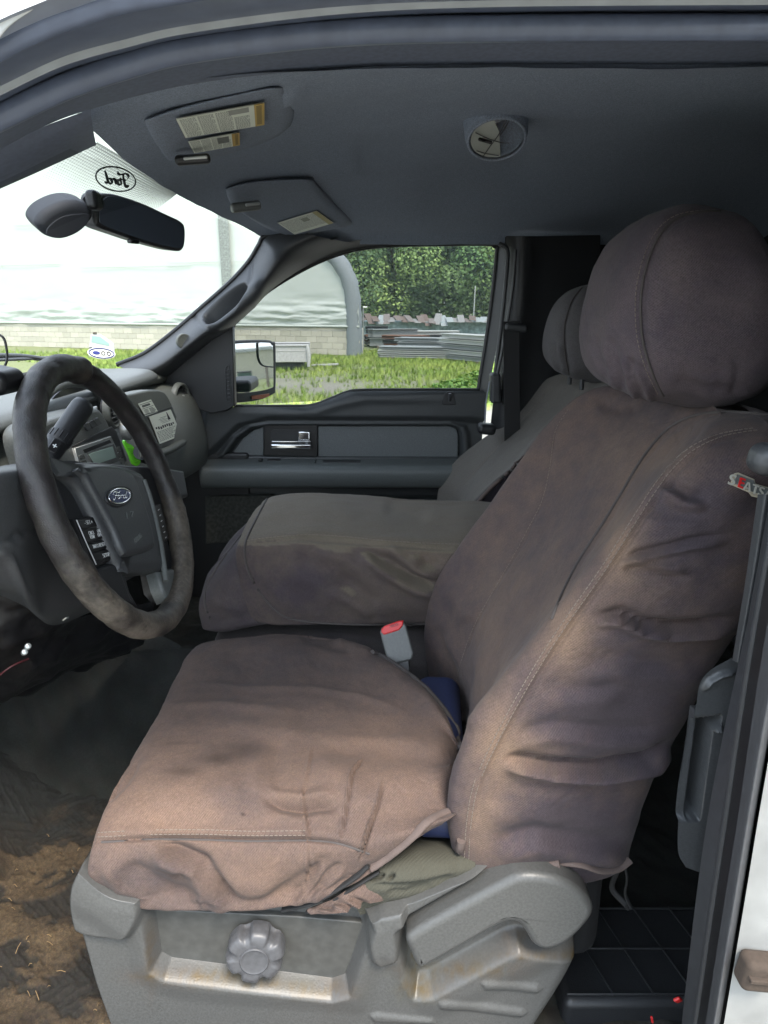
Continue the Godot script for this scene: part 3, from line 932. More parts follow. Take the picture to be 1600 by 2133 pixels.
func seat_valance(s: Node3D) -> void:
	var z := -0.683
	var nu := 130
	var nv := 300
	var P := coons(pz([168, 1800, 230, 1850, 300, 1866, 450, 1882, 620, 1890, 752, 1908, 800, 1893, 850, 1880, 905, 1858, 960, 1836, 1040, 1815, 1100, 1800, 1165, 1797, 1215, 1822], z), pz([228, 2140, 270, 2172, 400, 2200, 700, 2235, 950, 2240, 1110, 2170], z),
		pz([168, 1800, 152, 1840, 152, 1900, 172, 1965, 196, 2050, 228, 2140], z), pz([1215, 1822, 1244, 1870, 1244, 1925, 1222, 1985, 1185, 2060, 1110, 2170], z), nu, nv)
	# the moulding: shoulder at the front, panel with the knob let in, well behind the lever, strengthening ribs
	var feats := [
		area([130, 1780, 300, 1866, 300, 1890, 268, 1945, 230, 1950, 150, 1930, 120, 1860], 0.012, 10, 40),
		area([120, 1900, 260, 1946, 330, 2062, 690, 2098, 760, 2090, 800, 1985, 900, 2110, 1100, 2030, 1230, 2000, 1150, 2300, 200, 2300], -0.004, 22, 60),
		area([298, 1872, 320, 2022, 345, 2036, 690, 2080, 722, 2070, 772, 1925, 764, 1904], -0.034, 13),
		area([298, 1864, 450, 1880, 620, 1888, 760, 1908, 764, 1928, 620, 1904, 450, 1896, 305, 1882], 0.005, 5),
		area([752, 1905, 840, 1882, 846, 1920, 828, 1990, 792, 2008, 776, 1990], 0.014, 9),
		area([832, 1930, 1060, 1800, 1260, 1800, 1270, 1960, 1212, 2006, 1120, 1988, 1082, 1980, 1060, 1986, 900, 2072, 868, 2078, 845, 2040], -0.030, 14),
		area([1004, 2047, 1015, 2044, 1120, 2058, 1128, 2066, 1118, 2072, 1012, 2060], 0.0032, 5), area([914, 2089, 925, 2085, 1088, 2108, 1097, 2115, 1086, 2122, 920, 2101], 0.0032, 5), area([772, 2120, 785, 2116, 900, 2128, 906, 2136, 780, 2133], 0.0032, 5)]
	var r := 0.026
	for i in nu:
		for j in nv:
			var k := i * nv + j
			var h := relief_at(pix(P[k]), feats)
			# the outer edge is rolled over
			var e := minf(minf(P[k].distance_to(P[j]), P[k].distance_to(P[i * nv])), P[k].distance_to(P[i * nv + nv - 1]))
			for q in range(maxi(0, j - 24), mini(nv, j + 25), 4):
				e = minf(e, P[k].distance_to(P[q]))
			if e < r:
				h -= r - sqrt(maxf(r * r - (r - e) * (r - e), 0.0))
			P[k].z += h
	# rim turned back towards the seat
	var Q := PackedVector3Array()
	for j in nv:
		Q.append(P[j] + Vector3(0.0, -0.004, -0.10))
	for i in nu:
		for j in nv:
			Q.append(P[i * nv + j])
	for i in nu + 1:
		Q[i * nv] = Q[i * nv] + (Vector3(0.004, 0, -0.06) if i > 0 else Vector3.ZERO)
		Q[i * nv + nv - 1] = Q[i * nv + nv - 1] + (Vector3(-0.004, 0, -0.08) if i > 0 else Vector3.ZERO)
	nu += 1
	var C := PackedColorArray()
	for p in Q:
		var q := pix(p)
		var rust := 0.0
		for b in [[420, 2034, 110, 14, 0.9], [560, 2052, 120, 12, 0.5], [660, 2068, 70, 12, 0.7], [690, 2010, 20, 60, 0.25], [880, 2060, 40, 22, 0.9], [960, 2020, 110, 18, 0.55], [1210, 1985, 20, 26, 0.9], [1120, 1990, 90, 10, 0.5], [315, 1980, 10, 60, 0.5], [860, 1990, 14, 50, 0.5], [1180, 1830, 60, 12, 0.2], [1075, 1950, 30, 30, 0.4]]:
			rust += b[4] * exp(-Vector2((q.x - b[0]) / b[2], (q.y - b[1]) / b[3]).length_squared())
		var nn := noise.get_noise_3dv(p * 60.0) + 0.6 * noise.get_noise_3dv(p * 170.0)
		var w := clampf(rust * (0.85 + 1.2 * nn), 0, 1)
		var c := Color(1, 1, 1).lerp(Color(1.45, 0.66, 0.24), w)
		var scuff := maxf(0.0, noise.get_noise_3d(p.x * 50, p.y * 9, p.z * 9) - 0.42)
		C.append(c * (1.0 + 0.8 * scuff + 0.10 * noise.get_noise_3dv(p * 8.0)))
	put("valance", gmesh(Q, nu, nv, false, Vector3(0, -0.8, -0.9), C), M.valance, s, "grey moulded plastic seat base trim with rust stains")
	var x := Transform3D(Basis(), Vector3(0, 0, z - 0.026))
	var pn := put("knob_panel", plate(local(x, [306, 1893, 325, 2012, 340, 2024, 690, 2066, 706, 2060, 762, 1930, 752, 1921, 620, 1909, 450, 1900]), 0.01, 0.002, x), M.valance_smooth, s)
	# six-lobed lumbar knob
	var kx := Transform3D(Basis.from_euler(Vector3(-0.10, 0.06, 0)), UZ(535, 1968, z - 0.018))
	var kn := put("lumbar_knob", knob_shape(kx), M.knob, s)
	put("knob_cap", lathe([0.0185, 0.0245, 0.018, 0.0272, 0.0165, 0.0276, 0.0145, 0.0255, 0.0, 0.0258], kx), M.knob, kn)
	# recliner lever
	var lx := Transform3D(Basis.from_euler(Vector3(0.0, 0.0, 0)), Vector3(0, 0, z + 0.016))
	var lp := cr2(local(lx, [846, 1962, 862, 1944, 920, 1910, 985, 1874, 1050, 1840, 1085, 1826, 1130, 1826, 1180, 1838, 1222, 1868, 1238, 1898, 1226, 1925, 1190, 1962, 1160, 1978, 1134, 1982, 1112, 1972, 1098, 1950, 1084, 1930, 1064, 1924, 1040, 1932, 980, 1966, 920, 2000, 886, 2018, 868, 2016, 856, 1990]), 140)
	put("recliner_lever", plate(lp, 0.034, 0.010, lx, 6), M.valance, s, "grey recliner lever with a hooked end")

func knob_shape(x: Transform3D) -> ArrayMesh:
	var nu := 20
	var nv := 120
	var prof := [[0.0365, 0.0], [0.0365, 0.004], [0.037, 0.010], [0.0365, 0.015], [0.0355, 0.020], [0.033, 0.0235], [0.029, 0.0255], [0.025, 0.026], [0.019, 0.0257], [0.0165, 0.025]]
	var rows := []
	for q in prof:
		var ring := PackedVector3Array()
		for j in nv:
			var a := TAU * j / nv
			var l := cos(6.0 * a)
			var cut := smoothstep(-0.05, -0.95, l)
			var deep := clampf((q[0] - 0.019) / 0.022, 0.0, 1.0)
			var rr: float = q[0] - 0.0075 * cut * deep * (0.55 if q[1] < 0.001 else 1.0)
			var zz: float = q[1] - 0.004 * cut * deep * smoothstep(0.012, 0.03, q[1])
			ring.append(x * Vector3(rr * cos(a + 0.3), rr * sin(a + 0.3), zz))
		rows.append(ring)
	var P := net(rows, nu * 2, nv, true)
	return gmesh(P, nu * 2, nv, true, x * Vector3(0, 0, 0.012))

func buckle() -> void:
	var b := thing("seat_belt_buckle", "grey seat belt buckle with red release button beside the driver's cushion", "belt buckle")
	var o := UZ(829, 1336, -1.10)
	var x := facing(o, UZ(862, 1340, -1.10) - UZ(800, 1345, -1.10), UZ(818, 1295, -1.12) - UZ(838, 1372, -1.09))
	var poly := local(x, [791, 1316, 796, 1306, 826, 1296, 840, 1294, 846, 1302, 862, 1360, 858, 1374, 820, 1384, 808, 1380])
	put("housing", plate(poly, 0.02, 0.004, x), M.belt_grey, b)
	var btn := local(x, [795, 1311, 800, 1305, 830, 1294, 841, 1293, 840, 1304, 832, 1314, 800, 1324, 794, 1318])
	put("release_button", plate(btn, 0.018, 0.003, x.translated_local(Vector3(0, 0.001, 0.0015))), M.red, b)
	words("PRESS", 0.0045, M.ink, facing(UP(820, 1303, x.origin, x.basis.z) + x.basis.z * 0.0022, UZ(840, 1298, -1.1) - UZ(800, 1311, -1.1), x.basis.y), b)
	put("stalk", box(Vector3(0.022, 0.10, 0.008), 0.003, Transform3D(x.basis, o + x.basis * Vector3(0.006, -0.075, -0.012))), M.black, b)

func centre_seat() -> void:
	var s := thing("folded_centre_seat", "wide fold-down centre armrest in brown-grey canvas between the two seats", "armrest")
	# hull of the folded seat back: rings across x, each going round near face, top, far face
	var rows := []
	for d in [[-0.262, -0.56, -0.425, -1.235, -1.52], [-0.268, -0.575, -0.418, -1.222, -1.545], [-0.235, -0.588, -0.408, -1.212, -1.56], [-0.16, -0.59, -0.405, -1.208, -1.565], [-0.04, -0.588, -0.412, -1.21, -1.565], [0.10, -0.588, -0.42, -1.21, -1.56], [0.25, -0.585, -0.425, -1.21, -1.56], [0.30, -0.58, -0.43, -1.22, -1.55]]:
		var x: float = d[0]
		var yb: float = d[1]
		var yt: float = d[2]
		var zn: float = d[3]
		var zf: float = d[4]
		rows.append(PackedVector3Array([Vector3(x, yb, zn - 0.03), Vector3(x, yb + 0.025, zn - 0.004), Vector3(x, (yb + yt) / 2, zn + 0.006), Vector3(x - 0.004, yt - 0.022, zn), Vector3(x, yt - 0.004, zn - 0.03), Vector3(x, yt + 0.004, zn - 0.10),
			Vector3(x, yt + 0.006, (zn + zf) / 2), Vector3(x, yt, zf + 0.08), Vector3(x, yt - 0.012, zf + 0.02), Vector3(x, (yb + yt) / 2, zf), Vector3(x, yb, zf + 0.03), Vector3(x, yb - 0.004, (zn + zf) / 2)]))
	var nu := 110
	var nv := 170
	var P := net(rows, nu, nv, true)
	var mid := Vector3(0.0, -0.5, -1.38)
	var top := [505, 1134, 560, 1128, 640, 1122, 720, 1126, 800, 1134, 900, 1140, 985, 1142]
	var front := [556, 1040, 535, 1080, 513, 1128, 512, 1165, 525, 1205, 555, 1250, 590, 1282, 640, 1294, 720, 1299, 800, 1300, 900, 1302]
	var feats := [crease(top, -0.004, 5), crease([505, 1122, 560, 1116, 640, 1110, 720, 1114, 800, 1122, 985, 1130], 0.002, 10), crease([750, 1140, 800, 1180, 860, 1215, 930, 1235], 0.014, 12, 1), crease([800, 1140, 830, 1170, 870, 1200, 910, 1215], -0.008, 9, 1), crease([690, 1210, 740, 1240, 790, 1275], 0.008, 16, 1),
		crease([600, 1170, 680, 1200, 720, 1260], 0.006, 24, 1), crease([540, 1180, 570, 1230, 620, 1275], 0.005, 16), crease([870, 1150, 880, 1180, 920, 1190], 0.006, 12, 1), crease([640, 1140, 720, 1150, 800, 1200], 0.004, 18, 1), crease([700, 1060, 850, 1080, 980, 1085], -0.006, 40), crease([800, 1045, 840, 1060, 900, 1070], -0.006, 20)]
	P = deform(P, nu, nv, true, mid, feats, 0.003, 9.0, 0.0008)
	var N := gnorm(P, nu, nv, true, mid)
	var C := cover_colors(P, [[640, 1080, 160, 40, 0.1], [900, 1160, 80, 40, 0.35], [780, 1130, 200, 14, 0.3], [620, 1220, 140, 50, -0.25]], Color(0.078, 0.062, 0.068), Color(0.20, 0.155, 0.112), 0.25)
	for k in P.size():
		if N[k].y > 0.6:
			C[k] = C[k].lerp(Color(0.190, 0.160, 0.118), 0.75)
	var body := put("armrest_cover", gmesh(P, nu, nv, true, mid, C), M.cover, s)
	put("stitching", stitches(on(P, N, cr2(v2([515, 1126, 560, 1120, 640, 1114, 720, 1118, 800, 1126, 900, 1132, 975, 1134]), 50, false), 0.0003), 0.004, 0.003, 0.0007), M.thread, body)
	put("piping", tube(on(P, N, cr2(v2(front), 70, false), 0.001), 0.0022, 6), M.piping, body)
	# the drooping front lobe
	rows = []
	for d in [[-0.335, -0.575, -0.555, -1.27, -1.46], [-0.352, -0.597, -0.53, -1.245, -1.49], [-0.345, -0.607, -0.508, -1.232, -1.515], [-0.315, -0.608, -0.475, -1.226, -1.535], [-0.28, -0.602, -0.445, -1.224, -1.54], [-0.24, -0.595, -0.428, -1.226, -1.54], [-0.2, -0.59, -0.43, -1.235, -1.53]]:
		rows.append(cushion_ring(d[0], d[2], d[1], d[3], d[4], d[1]))
	P = deform(net(rows, 60, 120, true), 60, 120, true, Vector3(-0.27, -0.55, -1.38), [crease([440, 1190, 480, 1140, 520, 1085], -0.003, 6), crease([430, 1240, 470, 1262, 520, 1275], 0.004, 12)], 0.003, 9.0)
	N = gnorm(P, 60, 120, true, Vector3(-0.27, -0.55, -1.38))
	var lobe := put("front_lobe", gmesh(P, 60, 120, true, Vector3(-0.27, -0.55, -1.38), cover_colors(P, [], Color(0.068, 0.056, 0.064), Color(0.15, 0.12, 0.10), 0.2)), M.cover, s)
	put("piping", tube(on(P, N, cr2(v2([515, 1100, 480, 1145, 448, 1190, 430, 1225, 428, 1260, 440, 1290]), 30, false), 0.001), 0.0022, 6), M.piping, lobe)
	# the middle seat's cushion below
	rows = []
	for d in [[-0.33, -0.67, -0.72, -1.24, -1.52], [-0.34, -0.645, -0.74, -1.23, -1.55], [-0.30, -0.628, -0.75, -1.222, -1.57], [-0.1, -0.62, -0.75, -1.215, -1.58], [0.15, -0.618, -0.75, -1.212, -1.58]]:
		rows.append(cushion_ring(d[0], d[1], d[2], d[3], d[4], -0.75))
	P = deform(net(rows, 60, 90, true), 60, 90, true, Vector3(-0.1, -0.68, -1.4), [crease([560, 1308, 660, 1318, 760, 1330, 800, 1336], 0.004, 7)], 0.003, 9.0)
	var t := thing("centre_seat_cushion", "narrow middle seat cushion in grey canvas under the folded armrest", "seat cushion")
	put("cushion_cover", gmesh(P, 60, 90, true, Vector3(-0.1, -0.68, -1.4), cover_colors(P, [], Color(0.085, 0.076, 0.08), Color(0.15, 0.13, 0.115), 0.25)), M.cover, t)
	put("seat_frame", box(Vector3(0.42, 0.16, 0.30), 0.02, at(Vector3(-0.05, -0.835, -1.40))), M.black_matte, t)

func passenger_seat() -> void:
	var s := thing("passenger_seat", "passenger seat in a greenish grey canvas cover beyond the centre armrest", "car seat", "front seats of the truck")
	var Fx := [[-0.66, 0.18, 0.05], [-0.64, 0.165], [-0.58, 0.165], [-0.52, 0.175], [-0.46, 0.212], [-0.41, 0.268], [-0.344, 0.352], [-0.28, 0.418], [-0.22, 0.465, 0.004], [-0.197, 0.50, 0.03], [-0.187, 0.53, 0.07], [-0.184, 0.55, 0.12]]
	var Rx := [0.38, 0.395, 0.415, 0.445, 0.47, 0.50, 0.55, 0.59, 0.61, 0.61, 0.60, 0.59]
	var nu := 110
	var nv := 150
	var P := net(seat_back(Fx, Rx, -1.60, -2.10, 0.045), nu, nv, true)
	var mid := Vector3(0.32, -0.42, -1.85)
	var seam := [985, 1060, 1020, 1020, 1060, 985, 1090, 955, 1130, 905, 1165, 870, 1200, 850, 1260, 838]
	P = deform(P, nu, nv, true, mid, [crease(seam, 0.008, 7), crease([960, 1015, 1010, 960, 1060, 905, 1110, 850], -0.003, 5), crease([1100, 960, 1140, 930, 1180, 925], 0.006, 7, 1), crease([1080, 1000, 1130, 985, 1180, 985], 0.006, 8, 1), crease([1060, 1030, 1120, 1025, 1180, 1030], 0.006, 8, 1)], 0.003, 8.0)
	var N := gnorm(P, nu, nv, true, mid)
	var C := cover_colors(P, [], Color(0.172, 0.162, 0.146), Color(0.24, 0.215, 0.185), 0.35)
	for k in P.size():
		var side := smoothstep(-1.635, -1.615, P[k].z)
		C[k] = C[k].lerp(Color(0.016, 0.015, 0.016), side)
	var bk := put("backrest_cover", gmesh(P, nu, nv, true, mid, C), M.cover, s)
	put("piping", tube(on(P, N, cr2(v2(seam), 50, false), 0.002), 0.005, 7), M.hem, bk)
	put("stitching", stitches(on(P, N, cr2(v2([962, 1012, 1010, 960, 1060, 905, 1110, 850, 1140, 815]), 40, false), 0.0004), 0.005, 0.004, 0.0008), M.thread, bk)
	mid = Vector3(0.535, -0.075, -1.86)
	nu = 70
	nv = 90
	P = headrest_shape(mid, Vector3(0.115, 0.12, 0.14), -12.0, nu, nv)
	P = deform(P, nu, nv, true, mid, [crease([1215, 598, 1190, 630, 1175, 680, 1175, 730, 1185, 785], -0.006, 5), crease([1148, 700, 1156, 745, 1170, 775], 0.006, 6, 1), crease([1165, 710, 1172, 750, 1185, 780], 0.006, 6, 1)], 0.003, 9.0)
	N = gnorm(P, nu, nv, true, mid)
	var hr := put("headrest_cover", gmesh(P, nu, nv, true, mid, cover_colors(P, [], Color(0.12, 0.112, 0.12), Color(0.17, 0.16, 0.15), 0.25)), M.cover, s)
	put("piping", tube(on(P, N, cr2(v2([1212, 600, 1190, 630, 1176, 680, 1176, 730, 1185, 780]), 30, false), 0.0005), 0.002, 6), M.piping, hr)
	for z in [-1.80, -1.92]:
		put("headrest_post", tube(v3([0.50, -0.21, z, 0.50, -0.14, z]), 0.006, 8), M.plastic, s)
	var rows := [cushion_ring(-0.30, -0.68, -0.73, -1.70, -2.04), cushion_ring(-0.32, -0.64, -0.74, -1.62, -2.10), cushion_ring(-0.28, -0.615, -0.75, -1.605, -2.12), cushion_ring(0.0, -0.61, -0.75, -1.60, -2.12), cushion_ring(0.2, -0.615, -0.75, -1.60, -2.12)]
	P = deform(net(rows, 40, 70, true), 40, 70, true, Vector3(0, -0.7, -1.85), [], 0.004, 9.0)
	put("cushion_cover", gmesh(P, 40, 70, true, Vector3(0, -0.7, -1.85), cover_colors(P, [])), M.cover, s)
	put("seat_frame", box(Vector3(0.5, 0.2, 0.42), 0.03, at(Vector3(0.05, -0.83, -1.86))), M.black_matte, s)

# ---------------------------------------------------------------- the cab
func tab(xs: Array, ys: Array, v: float) -> float:
	var n := xs.size()
	if v >= xs[0]:
		return ys[0]
	for i in n - 1:
		if v >= xs[i + 1]:
			var t: float = (v - xs[i]) / (xs[i + 1] - xs[i])
			var a: float = ys[maxi(i - 1, 0)]
			var d: float = ys[mini(i + 2, n - 1)]
			return crp(Vector3(a, 0, 0), Vector3(ys[i], 0, 0), Vector3(ys[i + 1], 0, 0), Vector3(d, 0, 0), t).x
	return ys[n - 1]

const HZ := [-0.60, -0.64, -0.75, -1.0, -1.35, -1.7, -1.95, -2.08, -2.14]
func hl_front(z: float) -> float:
	return tab(HZ, [-0.235, -0.25, -0.285, -0.33, -0.375, -0.372, -0.352, -0.338, -0.33], z)

func hl(x: float, z: float) -> float:   # height of the headliner
	var yc := tab(HZ, [0.170, 0.187, 0.207, 0.236, 0.252, 0.236, 0.204, 0.184, 0.160], z)
	var yf := tab(HZ, [0.152, 0.158, 0.163, 0.174, 0.190, 0.190, 0.183, 0.174, 0.155], z)
	var t := clampf((x - hl_front(z)) / 0.36, 0.0, 1.0)
	var y := lerpf(yf, yc, t * (2.0 - t))
	return y - 0.5 * maxf(0.0, x - 0.75) * maxf(0.0, x - 0.75)

func on_roof(px: float, py: float, gap: float) -> Vector3:
	var p := UY(px, py, 0.21)
	for i in 12:
		p = p.lerp(UY(px, py, hl(p.x, p.z) - gap), 0.7)
	return p

func cab_shell() -> void:
	var nu := 60
	var nv := 110
	var P := PackedVector3Array()
	for i in nu:
		var z := lerpf(-0.60, -2.14, i / (nu - 1.0))
		for j in nv:
			var x := lerpf(hl_front(z), 1.02, pow(j / (nv - 1.0), 1.3))
			P.append(Vector3(x, hl(x, z), z))
	P = deform(P, nu, nv, false, Vector3(0.2, 0.6, -1.4), [crease([640, 178, 600, 196, 590, 230], 0.004, 18), crease([860, 430, 960, 400, 1060, 360, 1140, 300], -0.006, 60), crease([650, 365, 700, 345, 760, 330], 0.004, 30)], 0.004, 3.5)
	struct("headliner", gmesh(P, nu, nv, false, Vector3(0.2, 0.8, -1.4)), M.headliner, "blue-grey felt headliner lining the cab roof, lens haze mixed into its colour")
	struct("cab_roof", box(Vector3(1.62, 0.03, 1.75), 0.012, at(Vector3(0.36, 0.285, -1.35))), M.white_paint)
	struct("rear_wall", box(Vector3(0.04, 1.3, 1.8), 0.01, at(Vector3(1.02, -0.33, -1.35))), M.black_matte)
	struct("rear_side_wall", box(Vector3(0.70, 1.25, 0.05), 0.01, at(Vector3(0.69, -0.34, -0.52))), M.black_matte)
	struct("rear_side_wall", box(Vector3(0.62, 1.25, 0.05), 0.01, at(Vector3(0.74, -0.36, -2.19))), M.black_matte)
	struct("firewall", box(Vector3(0.04, 0.80, 1.75), 0.01, at(Vector3(-1.02, -0.59, -1.35))), M.black_matte)
	struct("kick_panel", box(Vector3(0.6, 0.55, 0.03), 0.01, at(Vector3(-0.72, -0.72, -2.16))), M.plastic_dark)
	struct("door_sill", box(Vector3(1.5, 0.22, 0.04), 0.012, at(Vector3(-0.3, -1.045, -0.52))), M.plastic_dark)
	# the frame of the driver's doorway: flange, painted-in edge highlight, two rubber seals
	var c0 := p3([-90, 90, -0.40, 0, 42, -0.40, 70, 12, -0.40, 140, -14, -0.40, 300, -62, -0.40, 700, -125, -0.40, 1180, -150, -0.40, 1760, -160, -0.40])
	var c1 := p3([-90, 146, -0.42, 0, 99, -0.42, 66, 66, -0.42, 150, 34, -0.42, 290, -4, -0.42, 700, -64, -0.42, 1180, -86, -0.42, 1760, -92, -0.42])
	var c2 := p3([-90, 226, -0.485, 0, 181, -0.485, 130, 120, -0.485, 260, 83, -0.485, 400, 52, -0.485, 700, 15, -0.485, 1050, 1, -0.485, 1760, -6, -0.485])
	var c3 := p3([-90, 244, -0.487, 0, 200, -0.487, 130, 139, -0.487, 260, 101, -0.487, 400, 69, -0.487, 700, 31, -0.487, 1050, 15, -0.487, 1760, 10, -0.487])
	var c4 := p3([-90, 270, -0.53, 0, 228, -0.53, 130, 164, -0.53, 260, 122, -0.53, 400, 88, -0.53, 700, 52, -0.53, 1050, 38, -0.53, 1760, 34, -0.53])
	var c5 := p3([-90, 290, -0.512, 0, 246, -0.512, 130, 184, -0.512, 260, 139, -0.512, 400, 104, -0.512, 700, 70, -0.512, 1050, 60, -0.512, 1760, 58, -0.512])
	var c6 := p3([-90, 310, -0.56, 0, 270, -0.56, 130, 206, -0.56, 260, 160, -0.56, 400, 126, -0.56, 700, 92, -0.56, 1050, 84, -0.56, 1760, 82, -0.56])
	var c7 := p3([-90, 352, -0.61, 0, 312, -0.61, 90, 265, -0.61, 190, 228, -0.61, 400, 176, -0.61, 700, 144, -0.61, 1050, 135, -0.61, 1760, 136, -0.61])
	var fr := thing("door_frame", "curved frame of the driver's doorway with rubber seals along the top of the opening", "door frame")
	var up := Vector3(0, 0.7, -0.7)
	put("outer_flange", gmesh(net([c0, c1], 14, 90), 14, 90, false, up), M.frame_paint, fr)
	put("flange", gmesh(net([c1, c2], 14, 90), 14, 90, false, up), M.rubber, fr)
	put("painted_highlight", gmesh(net([c2, c3], 6, 90), 6, 90, false, up), M.strip, fr)
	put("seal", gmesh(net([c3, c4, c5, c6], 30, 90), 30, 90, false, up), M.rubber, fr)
	put("inner_trim", gmesh(net([c6, c7], 8, 90), 8, 90, false, up), M.hazed_pillar_plastic, fr)
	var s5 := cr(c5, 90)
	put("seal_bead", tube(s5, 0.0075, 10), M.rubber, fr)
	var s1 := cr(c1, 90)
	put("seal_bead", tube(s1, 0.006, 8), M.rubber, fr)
	var outer := net([c0, pz([-90, 60, 0, 12, 70, -20, 140, -48, 300, -96, 700, -160, 1180, -185, 1760, -195], -0.42), v3([-0.5, 0.30, -0.55, -0.3, 0.30, -0.55, -0.2, 0.30, -0.55, -0.1, 0.30, -0.55, 0.0, 0.30, -0.55, 0.1, 0.30, -0.55, 0.2, 0.30, -0.55, 0.45, 0.30, -0.55])], 20, 60)
	put("roof_rail", gmesh(outer, 20, 60, false, Vector3(0, 0.2, -1)), M.white_paint, fr)
	# trim on the near windscreen pillar
	var pr := net([p3([-120, 368, -0.61, 0, 312, -0.61, 90, 265, -0.61, 190, 228, -0.61]), p3([-120, 400, -0.63, 0, 345, -0.63, 90, 300, -0.63, 192, 255, -0.63]), p3([-120, 440, -0.665, 0, 388, -0.665, 95, 346, -0.68, 200, 298, -0.70]), p3([-120, 446, -0.70, 0, 394, -0.70, 97, 351, -0.71, 202, 302, -0.73])], 24, 40)
	put("pillar_trim", gmesh(pr, 24, 40, false, Vector3(-0.2, 0.4, -0.65)), M.hazed_pillar_plastic, fr)
	# windscreen
	var ws := net([v3([-0.25, 0.118, -0.62, -0.345, 0.168, -1.0, -0.39, 0.188, -1.36, -0.385, 0.187, -1.7, -0.30, 0.165, -2.16]), v3([-0.56, -0.02, -0.60, -0.66, 0.015, -1.0, -0.70, 0.02, -1.36, -0.68, 0.02, -1.7, -0.50, -0.01, -2.19]), v3([-0.86, -0.185, -0.60, -0.98, -0.195, -1.0, -1.0, -0.20, -1.36, -0.95, -0.195, -1.7, -0.72, -0.20, -2.19])], 20, 30)
	var w := thing("windscreen", "wide windscreen glass with a dotted shade band and an oval script logo seen reversed", "windscreen")
	put("glass_pane", gmesh(ws, 20, 30, false, Vector3(0.2, -0.3, -1.3)), M.glass, w)
	shade_band(w, ws)
	# far windscreen pillar
	nu = 90
	nv = 130
	var up_ := p3([600, 470, -2.06, 552, 492, -2.06, 539, 512, -2.06, 518, 546, -2.07, 480, 588, -2.07, 420, 641, -2.08, 360, 693, -2.08, 300, 737, -2.09, 244, 760, -2.09])
	var mid_ := p3([660, 492, -2.01, 600, 520, -2.01, 578, 548, -2.00, 550, 588, -2.00, 512, 624, -2.00, 450, 674, -2.00, 395, 718, -2.00, 345, 756, -2.01, 290, 785, -2.02])
	var lo_ := p3([740, 508, -2.12, 680, 532, -2.12, 636, 556, -2.12, 592, 584, -2.12, 548, 618, -2.12, 498, 664, -2.12, 434, 720, -2.12, 382, 764, -2.12, 332, 810, -2.12])
	P = net([up_, mid_, lo_], nu, nv)
	var ref := Vector3(-0.7, -0.1, -2.4)
	P = deform(P, nu, nv, false, ref, [area([428, 664, 434, 650, 470, 617, 503, 595, 511, 598, 508, 612, 486, 640, 450, 668, 434, 672], -0.055, 5, 50), crease([396, 646, 410, 668, 432, 686, 470, 690], -0.004, 4), crease([525, 540, 522, 580, 512, 620], -0.003, 4),
		crease([425, 694, 470, 672, 520, 626, 552, 575], 0.014, 16)], 0.001, 6.0)
	var pl := thing("windscreen_pillar", "far windscreen pillar trim in charcoal plastic with a moulded grab handle", "pillar")
	put("pillar_trim", gmesh(P, nu, nv, false, ref), M.plastic, pl)
	put("windscreen_edge", tube(cr(up_, 60), 0.007, 8), M.black, pl)
	var N := gnorm(P, nu, nv, false, ref)
	var gr := on(P, N, v2([383, 711]), 0.0)[0]
	put("round_cover", lathe([0.021, -0.006, 0.021, 0.003, 0.019, 0.006, 0.0165, 0.004, 0.0, 0.0045], Transform3D(Basis.looking_at((gr.normalized() + Vector3(-0.7, 0.1, -0.3)).normalized(), Vector3.UP), gr)), M.dash_grey, pl)
	# far door pillar with its belt
	var bp := thing("rear_door_pillar", "dark pillar behind the passenger's window with seat belt and latch trim", "pillar")
	P = net([p3([1052, 492, -2.10, 1050, 620, -2.10, 1035, 760, -2.10, 1015, 950, -2.10]), p3([1085, 492, -2.05, 1080, 620, -2.05, 1062, 760, -2.05, 1045, 950, -2.05]), p3([1140, 492, -2.06, 1130, 620, -2.06, 1120, 760, -2.06, 1110, 950, -2.06]), p3([1250, 490, -2.08, 1250, 620, -2.08, 1250, 760, -2.08, 1250, 950, -2.08])], 40, 50)
	put("pillar_trim", gmesh(P, 40, 50, false, Vector3(0.4, -0.1, -2.6)), M.plastic_dark, bp)
	put("seal", tube(cr(p3([1040, 508, -2.08, 1056, 520, -2.07, 1056, 560, -2.07, 1044, 680, -2.07, 1030, 790, -2.07]), 30), 0.006, 8), M.plastic, bp)
	put("seal", tube(cr(p3([1074, 520, -2.035, 1068, 600, -2.035, 1052, 700, -2.035, 1036, 780, -2.035]), 30), 0.0045, 8), M.plastic, bp)
	put("latch_trim", box(Vector3(0.028, 0.085, 0.05), 0.008, Transform3D(Basis.from_euler(Vector3(0, 0, 0.06)), UZ(1031, 808, -2.05)), 3), M.plastic, bp)
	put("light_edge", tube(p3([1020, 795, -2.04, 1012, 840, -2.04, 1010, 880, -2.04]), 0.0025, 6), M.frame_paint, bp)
	put("lever_knob", box(Vector3(0.05, 0.03, 0.05), 0.012, Transform3D(Basis.from_euler(Vector3(0, 0, -0.1)), UZ(1013, 893, -1.98)), 4), M.plastic_dark, bp)
	var belt := thing("seat_belt", "black seat belt hanging from its guide on the far pillar", "seat belt")
	put("strap", box(Vector3(0.045, 0.34, 0.004), 0.001, Transform3D(Basis.from_euler(Vector3(0, 0, 0.06)), UZ(1066, 800, -1.99))), M.belt, belt)
	put("guide", box(Vector3(0.062, 0.02, 0.02), 0.008, Transform3D(Basis.from_euler(Vector3(0, 0, -0.1)), UZ(1075, 683, -1.985)), 3), M.plastic, belt)

